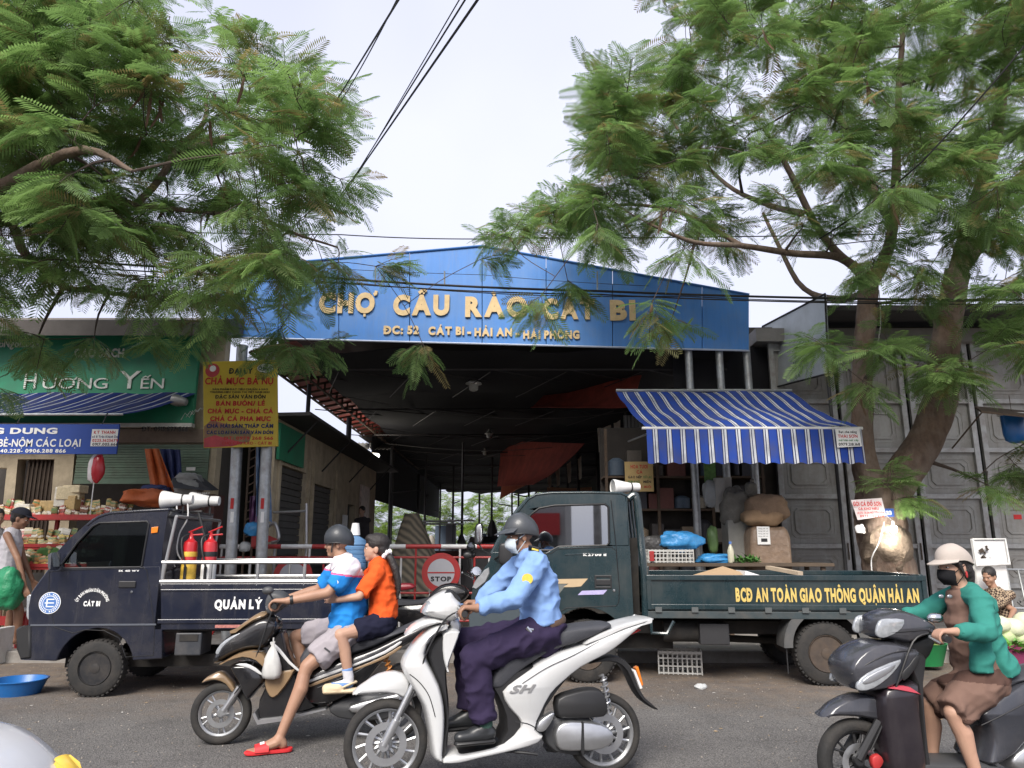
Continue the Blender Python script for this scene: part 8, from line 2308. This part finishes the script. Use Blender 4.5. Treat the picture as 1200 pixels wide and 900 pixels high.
# ------------------------------------------------------------------ overhead cables
CABLE=mat('cable_black',(.012,.012,.013),.6,var=.1)
def cable(pts,r,label,sag=0.0,n=14,group='overhead cables'):
 out=[]
 if pts[-1].y<4:pts=pts+[pts[-1]+(pts[-1]-pts[-2])*3]  # on to the pole across the street
 if pts[0].y<7.5:pts=[pts[0]+(pts[0]-pts[1])*3]+pts
 for i in range(len(pts)-1):
  for j in range(n):
   t_=j/n;out.append(pts[i].lerp(pts[i+1],t_)-UP*sag*4*t_*(1-t_))
 out.append(pts[-1]);mb=MB();mb.tube(out,r,6);return tag(mb.build('overhead_cable',CABLE,None),label,'cable',group)
CY=10.8
cable([W(-60,291,CY),W(300,318,CY),W(700,341,CY),W(1260,351,CY)],.018,'thick bundled cable crossing in front of the blue fascia',.05)
cable([W(-60,298,CY),W(300,323,CY),W(700,345,CY),W(1260,356,CY)],.011,'thinner cable strung just under the thick bundle',.06)
cable([W(-60,306,CY+.1),W(420,332,CY+.1),W(800,347,CY+.1),W(1260,349,CY+.1)],.008,'slack thin cable below the bundle over gold letters',.08)
cable([W(-60,262,CY+.5),W(400,275,CY+.5),W(620,279,CY+.5),W(1260,268,CY+.5)],.009,'single thin cable crossing above the blue fascia ridge',.04)
cable([W(330,311,12.6),W(565,322,12.6),W(760,335,12.6)],.005,'fine pale wire along the top of the fascia',.02)
top=3.6
cable([W(340,260,12),W(390,125,7.5),W(470,-5,top)],.007,'left diagonal wire rising from the fascia to the sky',0)
cable([W(345,275,12),W(395,125,7.6),W(480,-30,top)],.005,'thin diagonal wire twisted beside the left one',.05)
cable([W(360,285,12),W(420,200,8),W(548,-5,top)],.006,'middle diagonal wire rising to the top of the picture',0)
cable([W(355,300,12),W(428,190,8),W(563,-5,top)],.009,'right and thickest diagonal wire rising to the top',0)
cable([W(352,290,12),W(424,195,8),W(541,-5,top)],.004,'finest diagonal wire left of the middle one',0)
cable([W(1260,-20,7),W(1080,190,8.5),W(960,280,10)],.010,'dark wire slanting through the right tree crown',.05)
mb=MB()
for px in (521,440,700):mb.tube([W(px,318 if px>500 else 312,CY+.02),W(px,333+(px-440)*.03,CY)],.012,5)
tag(mb.build('cable_hanger',GALV,None),'small metal hangers clipping the cable bundle together','hanger')

# ================================================================== TREES
BARK=mat('bark',(.15,.105,.08),.95,var=.45,scale=7,bump=1.0,bscale=14,spec=.15,dirt=((.27,.235,.2),.6,2.5),stretch=(1.8,1.8,.5))
TWIG=mat('twig_bark',(.075,.055,.045),.9,var=.3,scale=9)
def leaf_material(name,a,b,brown):
 m=bpy.data.materials.new(name);m.use_nodes=True
 n,l=m.node_tree.nodes,m.node_tree.links
 p=n['Principled BSDF'];at=n.new('ShaderNodeAttribute');at.attribute_name='tone'
 oi=n.new('ShaderNodeObjectInfo')
 rp=n.new('ShaderNodeValToRGB');e=rp.color_ramp.elements
 e[0].position=0;e[0].color=brown+(1,);e[1].position=1;e[1].color=b+(1,)
 q=e.new(.10);q.color=a+(1,);q=e.new(.5);q.color=tuple((x+y)/2 for x,y in zip(a,b))+(1,)
 l.new(at.outputs['Fac'],rp.inputs[0]);l.new(rp.outputs[0],p.inputs['Base Color'])
 p.inputs['Roughness'].default_value=.55;p.inputs['Specular IOR Level'].default_value=.35
 t=n.new('ShaderNodeBsdfTranslucent');hs=n.new('ShaderNodeHueSaturation');hs.inputs['Value'].default_value=1.35;hs.inputs['Saturation'].default_value=1.1
 l.new(rp.outputs[0],hs.inputs['Color']);l.new(hs.outputs[0],t.inputs[0])
 mx=n.new('ShaderNodeMixShader');mx.inputs[0].default_value=.5
 l.new(p.outputs[0],mx.inputs[1]);l.new(t.outputs[0],mx.inputs[2]);l.new(mx.outputs[0],n['Material Output'].inputs[0])
 return m
LEAF=leaf_material('poinciana_leaf',(.085,.15,.05),(.22,.33,.12),(.27,.21,.10))
PODM=mat('seed_pod_brown',(.11,.065,.035),.7,var=.3)
def frond_arrays(seed,leaflets):
 """bipinnate frond along +X, unit length: many paired pinnae, each a narrow strip or a comb of leaflets"""
 r=random.Random(seed);vs,fs=[],[]
 def quad(a,b,c,d):k=len(vs);vs.extend([a,b,c,d]);fs.append((k,k+1,k+2,k+3))
 droop=r.uniform(.10,.30);bend=r.uniform(-.06,.06)
 def rach(t):return V(t,bend*t*t,-droop*t*t)
 for i in range(4):
  a,b=rach(i/4),rach((i+1)/4);w=.008*(1-i/6);quad(a+V(0,-w,0),b+V(0,-w,0),b+V(0,w,0),a+V(0,w,0))
 n=15
 for i in range(n):
  t=.14+.84*i/(n-1);L=(.26*math.sin(math.pi*(.14+.80*t))**.7+.03)*r.uniform(.85,1.1)
  base=rach(t)
  for sg in (1,-1):
   d=V(.52+.2*t,sg,-.10+r.uniform(-.12,.1)).normalized();w=V(1,-sg*.5,0).normalized()
   dz=V(0,0,-.16*L)
   if not leaflets:
    m_,e=base+d*L*.55+dz*.3,base+d*L+dz
    quad(base,m_-w*.0175,e,m_+w*.0175)
   else:
    for j in range(9):
     tt=.08+.9*j/8;c=base+d*L*tt+dz*tt*tt;ll=.052*(1-.45*abs(tt-.5)*1.6)
     for s2 in (1,-1):
      ld=(d*.35+w*s2).normalized();lw=d*.0095
      quad(c-lw,c+ld*ll*.6-lw*1.1+V(0,0,.004),c+ld*ll,c+ld*ll*.5+lw)
 return np.array([tuple(v) for v in vs],np.float32),np.array(fs,np.int32)
FR_LO=[frond_arrays(i,False) for i in range(4)]
FR_HI=[frond_arrays(i+10,True) for i in range(3)]
HI_MESH=[]
for k,(v_,f_) in enumerate(FR_HI):
 for j in range(5):
  me=bpy.data.meshes.new('frond');me.from_pydata(v_.tolist(),[],f_.tolist());me.materials.append(LEAF)
  at=me.attributes.new('tone','FLOAT','POINT');at.data.foreach_set('value',[.25+.16*j]*len(v_));HI_MESH.append(me)
def inside(poly,x,y):
 c=False;n=len(poly)
 for i in range(n):
  (x0,y0),(x1,y1)=poly[i],poly[i-1]
  if (y0>y)!=(y1>y) and x<(x1-x0)*(y-y0)/(y1-y0)+x0:c=not c
 return c
def orient(d,up,roll):
 x=Vector(d).normalized();z=Vector(up)-x*Vector(up).dot(x);z=z.normalized() if z.length>1e-3 else frame(x)[0]
 y=z.cross(x);M=Matrix((x,y,z)).transposed();return M@Matrix.Rotation(roll,3,'X')
def grow_tree(label,base,limbs,targets,fl,per,seed,nparts,brown=.1,tw=4,bark=BARK,leafm=LEAF,name='poinciana_tree',pods=0,podbox=None,droopy=.3):
 r=random.Random(seed)
 root=thing(name,label,'tree',base)
 nodes,par,rad=[],[],[]
 for k,(pts,rs) in enumerate(limbs):
  mb=MB();q=cr(pts,9 if k<3 else 5,False);m=len(q)
  rr=[]
  for i in range(m):
   t=i/(m-1)*(len(rs)-1);a=min(int(t),len(rs)-2);rr.append(rs[a]+(rs[a+1]-rs[a])*(t-a))
  qq=[p+V(1,1,.3)*.05*noise.noise(p*2.2) for p in q]
  mb.tube(qq,rr,28 if k<3 else 8)
  if k<3:
   for i,v in enumerate(mb.v):p=Vector(v);e=p*5;e.z*=.35;g2=p*17;g2.z*=.3;mb.v[i]=tuple(p+V(1,1,.2)*rr[0]*(.16*noise.noise(e)+.07*noise.noise(g2)+.06*noise.noise(p*9)))
  mb.build('trunk' if k==0 else 'limb',bark,root,60)
  prev= -1
  for i in range(0,m):
   if k==0 and i<m*.6:continue
   nodes.append(qq[i]);rad.append(rr[i])
 NA=[tuple(p) for p in nodes]
 arr=np.array(NA,np.float64)
 T=sorted(targets,key=lambda p:np.min(np.sum((arr-np.array(p))**2,1)))
 twigs=MB();fpos=[]
 bm_=MB()
 for tg in T:
  arr=np.array(NA,np.float64);d2=np.sum((arr-np.array(tg))**2,1);i=int(np.argmin(d2));a=Vector(NA[i]);L=math.sqrt(d2[i])
  if L<.05:continue
  mid=a.lerp(tg,.5)+V(r.uniform(-1,1),r.uniform(-1,1),r.uniform(-.2,1))*L*.14
  path=cr([a,mid,tg],max(2,int(L/.22)),False)
  r0=min(rad[i]*.75,.012+.028*L)
  bm_.tube(path,[r0+(.006-r0)*k/(len(path)-1) for k in range(len(path))],5,cap=False)
  for k,p in enumerate(path[1:]):NA.append(tuple(p));rad.append(max(.007,r0+(.006-r0)*(k+1)/(len(path)-1)))
  out=(tg-a).normalized()
  for _ in range(tw):
   dv=(out*.7+V(r.uniform(-1,1),r.uniform(-1,1),r.uniform(-.55,.5))).normalized();tl=r.uniform(.22,.5)
   e=tg+dv*tl;bm_.tube([tg,tg+dv*tl*.5+UP*.02,e],.0045,4,cap=False)
   for j in range(per):
    t=(j+.6)/per;p=tg.lerp(e,t);sd=dv.cross(UP).normalized()*(1 if j%2 else -1)
    fd=(dv*.55+sd*.75+V(r.uniform(-.3,.3),r.uniform(-.3,.3),r.uniform(-droopy*1.6,.15))).normalized()
    fpos.append((p,fd,fl*r.choice((.6,.8,.9,1.0,1.1,1.25))*r.uniform(.85,1.1)))
 for k in range(pods):
  p,d,s_=fpos[r.randrange(len(fpos))]
  if podbox and not inside(podbox,600+(p.x)/((p.y)*CT+(p.z-CAM_H)*ST)*FPX,450-((p.z-CAM_H)*CT-p.y*ST)/(p.y*CT+(p.z-CAM_H)*ST)*FPX):continue
  L=r.uniform(.22,.42);sw=V(r.uniform(-.12,.12),r.uniform(-.1,.1),0);mb=MB();mb.loft([[p+sw*t*t-UP*L*t+V(w*math.cos(a),w*.3*math.sin(a),0) for a in (0,1.05,2.1,3.14,4.19,5.24)] for t,w in ((0,.004),(.1,.014),(.5,.019),(.9,.014),(1,.003))]);mb.build('seed_pod',PODM,root,60)
 bm_.build('branches',TWIG,root,60,fix=False)['kind']='stuff'
 # nearest fronds singly, the rest in one crown
 order=sorted(range(len(fpos)),key=lambda i:fpos[i][0].y+.15*r.random())
 vis=[]
 for i in order:
  p=fpos[i][0];rel=p-EYE;dep=rel.y*CT+rel.z*ST
  if dep<.5:continue
  px,py=600+rel.x/dep*FPX,450-(rel.z*CT-rel.y*ST)/dep*FPX
  if -20<px<1220 and -20<py<900:vis.append(i)
  # spread the single fronds over the visible crown: nearest in each cell first
 singles,cell=[],{}
 for i in vis:
  p=fpos[i][0];rel=p-EYE;dep=rel.y*CT+rel.z*ST
  key=(int((600+rel.x/dep*FPX)//24),int((450-(rel.z*CT-rel.y*ST)/dep*FPX)//24))
  if cell.get(key,0)<1:cell[key]=cell.get(key,0)+1;singles.append(i)
  if len(singles)>=nparts:break
 ss=set(singles)
 bb=base_of(root)
 for i in singles:
  p,d,s_=fpos[i]
  o=bpy.data.objects.new('frond',r.choice(HI_MESH));COL.objects.link(o);o.parent=root
  M=orient(d,UP+V(r.uniform(-.4,.4),r.uniform(-.6,.2),0),r.uniform(-.4,.4)).to_4x4()@Matrix.Scale(s_,4);M.translation=p-bb;o.matrix_local=M
 VS,FS,TN=[],[],[];k=0
 for i,(p,d,s_) in enumerate(fpos):
  if i in ss:continue
  v_,f_=FR_LO[r.randrange(4)]
  M=np.array(orient(d,UP+V(r.uniform(-.5,.5),r.uniform(-.5,.5),0),r.uniform(-.5,.5)),np.float32)*s_
  VS.append(v_@M.T+np.array(p-bb,np.float32));FS.append(f_+k);k+=len(v_)
  tn=r.uniform(.0,.09) if r.random()<brown*(1+.8*noise.noise(p*.7))*1.2 else r.uniform(.12,1)
  TN.append(np.full(len(v_),tn,np.float32))
 me=bpy.data.meshes.new('crown');va,fa=np.concatenate(VS),np.concatenate(FS)
 me.vertices.add(len(va));me.vertices.foreach_set('co',va.ravel());me.loops.add(fa.size);me.loops.foreach_set('vertex_index',fa.ravel())
 me.polygons.add(len(fa));me.polygons.foreach_set('loop_start',np.arange(0,fa.size,4,dtype=np.int32));me.update(calc_edges=True)
 at=me.attributes.new('tone','FLOAT','POINT');at.data.foreach_set('value',np.concatenate(TN));me.materials.append(leafm)
 o=link_mesh('crown',me,root);o['kind']='stuff'
 return root
def crown_targets(poly,n,yr,seed,holes=(),shape=None):
 r=random.Random(seed);out=[]
 xs=[p[0] for p in poly];ys=[p[1] for p in poly]
 while len(out)<n:
  x,y=r.uniform(min(xs),max(xs)),r.uniform(min(ys),max(ys))
  if not inside(poly,x,y):continue
  if any(((x-h[0])/h[2])**2+((y-h[1])/h[3])**2<1 and r.random()<h[4] for h in holes):continue
  a,b=yr(x,y) if callable(yr) else yr
  out.append(W(x,y,r.uniform(a,b)))
 return out

 # ------------------------------------------------------------------ big tree on the right
TY=11.7
def T(px,py,dy=0.0):return W(px,py,TY+dy)
b0=T(1042,660);b0=V(b0.x,TY,PZ)
limbs=[([V(b0.x+.05,TY,PZ-.05),V(b0.x+.03,TY,.7),T(1036,640),T(1032,605),T(1030,575)],[.52,.40,.36,.37,.34]),
([T(1034,600),T(1018,560),T(1011,520),T(1010,440),T(1014,375),T(1018,335)],[.28,.21,.17,.155,.16,.15]),
([T(1034,596),T(1052,565),T(1082,520),T(1102,470),T(1106,420),T(1112,370),T(1122,320)],[.32,.28,.26,.25,.23,.21,.18]),
([T(1017,338),T(1008,318),T(985,300,-.2),T(955,262,-.5),T(925,200,-.8),T(895,150,-1.1)],[.10,.085,.07,.058,.045,.025]),
([T(1012,325),T(985,302,-.5),T(930,297,-1.1),T(870,288,-1.6),T(815,284,-2.0),T(760,262,-2.4)],[.09,.068,.055,.043,.032,.016]),
([T(1020,335),T(1035,305),T(1046,270,-.3),T(1050,200,-.6),T(1052,120,-1.0),T(1060,20,-1.4)],[.13,.11,.09,.075,.055,.035]),
([T(1120,325),T(1140,250,-.2),T(1165,170,-.6),T(1178,90,-1),T(1195,-10,-1.4)],[.16,.12,.1,.08,.05]),
([T(1122,320),T(1170,260,.5),T(1240,190,.8),T(1300,100,1)],[.14,.1,.08,.05]),
([T(1046,262,-.3),T(1010,200,.3),T(980,130,.8),T(930,50,1.2),T(880,-40,1.4)],[.08,.07,.055,.04,.02]),
([T(940,250,-.6),T(900,240,.4),T(850,215,1.0),T(800,160,1.4),T(760,90,1.6)],[.06,.05,.04,.03,.02]),
([T(1012,345),T(975,350,1.0),T(935,330,1.6),T(895,250,2.2)],[.07,.06,.05,.03]),
([T(870,288,-1.6),T(800,250,-1.2),T(720,240,-1.0),T(650,262,-.8)],[.04,.03,.025,.015])]
RP=[(588,285),(612,240),(660,215),(692,185),(695,120),(728,85),(735,30),(790,-40),(880,-90),(1320,-90),(1320,400),(1210,405),(1130,365),(1060,360),(985,335),(900,330),(860,320),(770,295),(700,280),(640,275)]
HOL=[(905,240,60,60,.72),(1000,250,40,50,.7),(820,300,60,30,.75),(960,330,70,30,.6),(700,300,60,25,.4),(1090,340,60,30,.6),(870,120,50,40,.45),(1120,120,40,50,.5),(760,160,40,40,.35)]
tg=crown_targets(RP,300,lambda x,y:(8.2,14.2) if y<240 else (8.8,12.0),3,HOL)
tg+=crown_targets([(600,300),(700,330),(790,345),(870,350),(900,360),(860,375),(760,380),(690,400),(650,370),(610,330)],4,(8.8,10.6),5)
tg+=crown_targets([(590,285),(612,240),(660,212),(692,185),(700,110),(760,120),(740,220),(640,265)],26,(9,11.5),6)
tg+=crown_targets([(760,20),(860,-60),(1200,-60),(1200,260),(980,230),(860,240),(780,200)],55,(9,14),66,HOL)
tg+=crown_targets([(950,400),(1060,405),(1200,410),(1200,470),(1130,450),(1060,480),(1000,440)],11,(9.5,11.2),7)
tg+=crown_targets([(1140,540),(1200,520),(1215,560),(1150,570)],3,(10.8,11.2),8)
tg+=[T(1040,570,-.5),T(1050,585,-.45)]
tree=grow_tree('large forked poinciana tree with spreading feathery crown on the right',b0,limbs,tg,.41,9,21,250,.15,pods=40)
# bark collar lit by the bulb, poster, plate, bulb and cord on the trunk
p=T(1038,648,-.40)
mb=MB();mb.ell(T(1040,640,-.12),(.36,.34,.42),None,26)
for i,v in enumerate(mb.v):q=Vector(v);mb.v[i]=tuple(q+V(1,1,.4)*.10*noise.noise(q*6)+V(1,1,0)*.04*noise.noise(q*15))
o=mb.build('burl',mat('burl_bark',(.21,.165,.125),.98,spec=.05,var=.4,scale=7,bump=1.0,bscale=20),tree,60)
PTR=YP(TY-.46)
ps=thing('paper_poster','white paper notice with red lettering pinned on the tree trunk','poster',PTR.pt(1018,600))
rows=[]
c4=[(997,586),(1033,583.5),(1038.5,604),(1005,609.5)]
for j in range(5):
 v=j/4;rows.append([PTR.pt((c4[0][0]*(1-t/6)+c4[1][0]*t/6)*(1-v)+(c4[3][0]*(1-t/6)+c4[2][0]*t/6)*v,(c4[0][1]*(1-t/6)+c4[1][1]*t/6)*(1-v)+(c4[3][1]*(1-t/6)+c4[2][1]*t/6)*v,.02*math.sin(t*1.1)*v) for t in range(7)])
mb=MB();mb.grid(rows,thick=.003);sheet_o=mb.build('sheet',mat('pinkish_paper',(.66,.60,.60),.7,var=.06),ps,60)
PTT=Plane((PTR.pt(997,590).x,TY-.49),(PTR.pt(1033,590).x,TY-.49))
for s_,x0,x1,yb,h,m_ in (('GÓI CÁ ĐỒ SƠN',1000,1033,593,5.5,REDT),('CÁ KHO NIÊU',1006,1030,597.5,3,REDT),('số 175 TRẦN NGUYÊN HÃN',1005,1036,602,2.6,REDT),('0979 205 678',1008,1036,606,2.8,REDT)):
 px_text(s_,PTT,x0,x1,yb,h,m_,sheet_o,off=.004,bold=.03,ext=.001)
mb=MB();Pp=YP(TY-.44);mb.plate(Pp,prect(Pp,1037,596,1047,605.5),(),0,.008);t_=mb.build('number_plate',mat('plate_blue',(.03,.08,.3),.4,var=.05),None,0,bevel=.003);tag(t_,'small blue number plate on the trunk beside the notice','plate')
px_text('33',Pp,1038.5,1045,603.3,5,WHITET,t_,off=.0085,bold=.04,ext=.001)
bp_=W(1047,620,TY-.62)
bl=thing('light_bulb','lit bare light bulb hanging in front of the tree trunk','light bulb',bp_)
mb=MB();mb.ell(bp_,(.05,.05,.06),None,16);mb.build('bulb',mat('lit_bulb',(1,1,1),.3,emit=((1,.97,.92),60)),bl)
mb=MB();mb.tube([bp_+UP*.05,bp_+UP*.12],.022,8);mb.tube([bp_+UP*.12,bp_+V(-.03,.15,.22)],.006,5);mb.build('socket',WHITEP,bl)
ld=bpy.data.lights.new('bulb_light','POINT');ld.energy=7.5;ld.color=(1,.93,.80);ld.shadow_soft_size=.06
lo_=bpy.data.objects.new('bulb_light',ld);COL.objects.link(lo_);lo_.location=bp_+V(.0,-.02,-.09)
mb=MB();mb.tube(cr([T(1036,612,-.48),T(1034,622,-.5),T(1029,638,-.52),T(1023,650,-.5),T(1021,661,-.45),V(T(1021,661,-.45).x,TY-.45,.8)],5,False),.009,6);tag(mb.build('hanging_cable',WHITEP,None),'white cable running down the front of the lit trunk','cable')
sack('paper_scrap',T(1008,620,-.40),(.12,.06,.12),WHITEP,'crumpled white scrap stuck on the left of the trunk',33,'paper',rough=.4)
mb=MB();mb.tube(cr([T(1030,340,-.2),T(1032,380,-.25),T(1026,420,-.25),T(1030,450,-.22)],5,False),.008,5);tag(mb.build('loose_wire',mat('grey_wire',(.3,.3,.28),.6),None),'loose grey wire dangling along the left fork of tree','wire')
mb=MB();p=W(1188,502,10.9)
mb.loft([[p+V(.17*k_*math.cos(R(a*30)),.12*k_*math.sin(R(a*30)),z) for a in range(12)] for k_,z in ((.95,.20),(1,.18),(.95,-.08),(.8,-.18),(.4,-.22))])
t_=thing('blue_bucket','blue plastic tub hanging under a small dark shelter at right edge','tub',p);mb.build('tub',BL,t_,50);mb=MB();mb.lathe([(.18,.19),(.185,.2),(.18,.21)],p,UP,20);mb.build('rim',WHITEP,t_)
q=[W(1142,478,11.2),W(1230,486,11.2),W(1230,492,10.4),W(1150,484,10.4)];mb=MB();mb.add(q+[a+UP*.03 for a in q],[(0,1,2,3),(7,6,5,4),(0,4,5,1),(1,5,6,2),(2,6,7,3),(3,7,4,0)]);mb.tube([q[3],V(q[3].x,q[3].y+.8,q[3].z-.4)],.012,5);mb.tube([p+UP*.2,p+UP*.5],.005,4)
tag(mb.build('small_shelter',RUSTY,None,0),'small rusty shelter roof sticking in at the right edge','shelter')

# ------------------------------------------------------------------ big tree on the left, trunk outside the picture
LB=V(-8.0,8.4,PZ-.1)
def TL(px,py,Y):return W(px,py,Y)
limbs=[([LB,V(-7.9,8.4,1.4),V(-7.85,8.4,2.9),V(-7.8,8.35,4.0)],[.42,.34,.31,.28]),
([V(-7.8,8.35,3.9),TL(0,258,8.6),TL(60,255,8.5),TL(125,232,8.4),TL(160,240,8.2),TL(250,250,8.0)],[.16,.085,.07,.06,.04,.02]),
([V(-7.85,8.4,3.2),TL(-10,262,9.4),TL(30,295,9.4),TL(75,335,9.4),TL(105,340,9.4),TL(180,350,9.3)],[.11,.07,.055,.045,.035,.02]),
([V(-7.8,8.35,4.0),V(-7.2,8.2,5.6),TL(60,120,8.0),TL(140,80,7.8),TL(210,60,7.6)],[.16,.10,.07,.045,.02]),
([TL(160,240,8.2),TL(205,185,8.4),TL(235,150,8.4),TL(240,118,8.4)],[.045,.04,.032,.016]),
([TL(205,185,8.4),TL(270,160,8.6),TL(320,150,8.8),TL(370,170,9)],[.05,.04,.03,.015]),
([TL(250,250,8.0),TL(300,255,8.4),TL(350,275,8.8),TL(395,290,9.2)],[.04,.03,.02,.012]),
([V(-7.85,8.4,3.6),V(-6.4,7.4,4.6),TL(80,180,6.8),TL(150,200,6.6)],[.12,.08,.05,.02])]
LPY=[(-140,-100),(120,-80),(160,8),(215,28),(275,28),(315,70),(365,62),(395,130),(388,180),(415,215),(408,260),(420,300),(385,318),(330,325),(300,330),(260,345),(235,352),(150,350),(60,355),(-140,365)]
HOL2=[(120,45,35,18,.8),(270,110,50,45,.5),(330,210,45,50,.45),(60,340,50,18,.6),(190,200,40,30,.4),(140,300,60,20,.4)]
tg=crown_targets(LPY,185,lambda x,y:(6.6,10.2) if y<330 else (7.8,10.2),13,HOL2)
tg+=crown_targets([(-20,380),(60,385),(235,375),(235,410),(180,440),(100,440),(60,450),(-20,460)],6,(8.6,10.2),15)
tg+=crown_targets([(330,320),(400,295),(430,300),(380,318),(345,330),(335,395),(350,400),(330,410)],6,(9.2,10.6),17)+[W(440,312,10.3),W(365,402,10.2)]
tg+=[W(495,402,10.4),W(565,303,10.5)]
tg+=crown_targets([(-60,-40),(180,-20),(230,200),(150,300),(-60,330)],62,(6.4,9.0),19)
grow_tree('large poinciana tree reaching in from the left with dense feathery fronds',LB,limbs,tg,.42,8,31,290,.18,pods=260,podbox=[(150,90),(340,90),(340,290),(240,300),(150,220)])

# ------------------------------------------------------------------ greenery seen through the far end of the hall
FLEAF=leaf_material('far_leaf',(.10,.18,.03),(.28,.38,.09),(.3,.3,.1))
for i,(x,y,z,n) in enumerate(((-9.5,54,3.1,60),(-5.6,55,3.0,60),(-1.5,56,3.0,50),(2.6,57,3.0,50))):
 c=V(x,y,z);r=random.Random(i+60)
 tgs=[c+V(r.gauss(0,1.4),r.gauss(0,.8),r.gauss(.3,1.2)) for _ in range(n)]
 grow_tree(('yellow green tree at far left beyond the hall','yellow green tree second from left beyond the hall','yellow green tree behind the middle poles of the hall','yellow green tree rightmost beyond the hall')[i],V(x,y,-.02),[([V(x,y,-.1),V(x,y,.9),V(x+.1,y,1.6),V(x+.1,y,2.4)],[.16,.13,.1,.06])],tgs,.9,4,70+i,0,.03,3,BARK,FLEAF,'garden_tree')
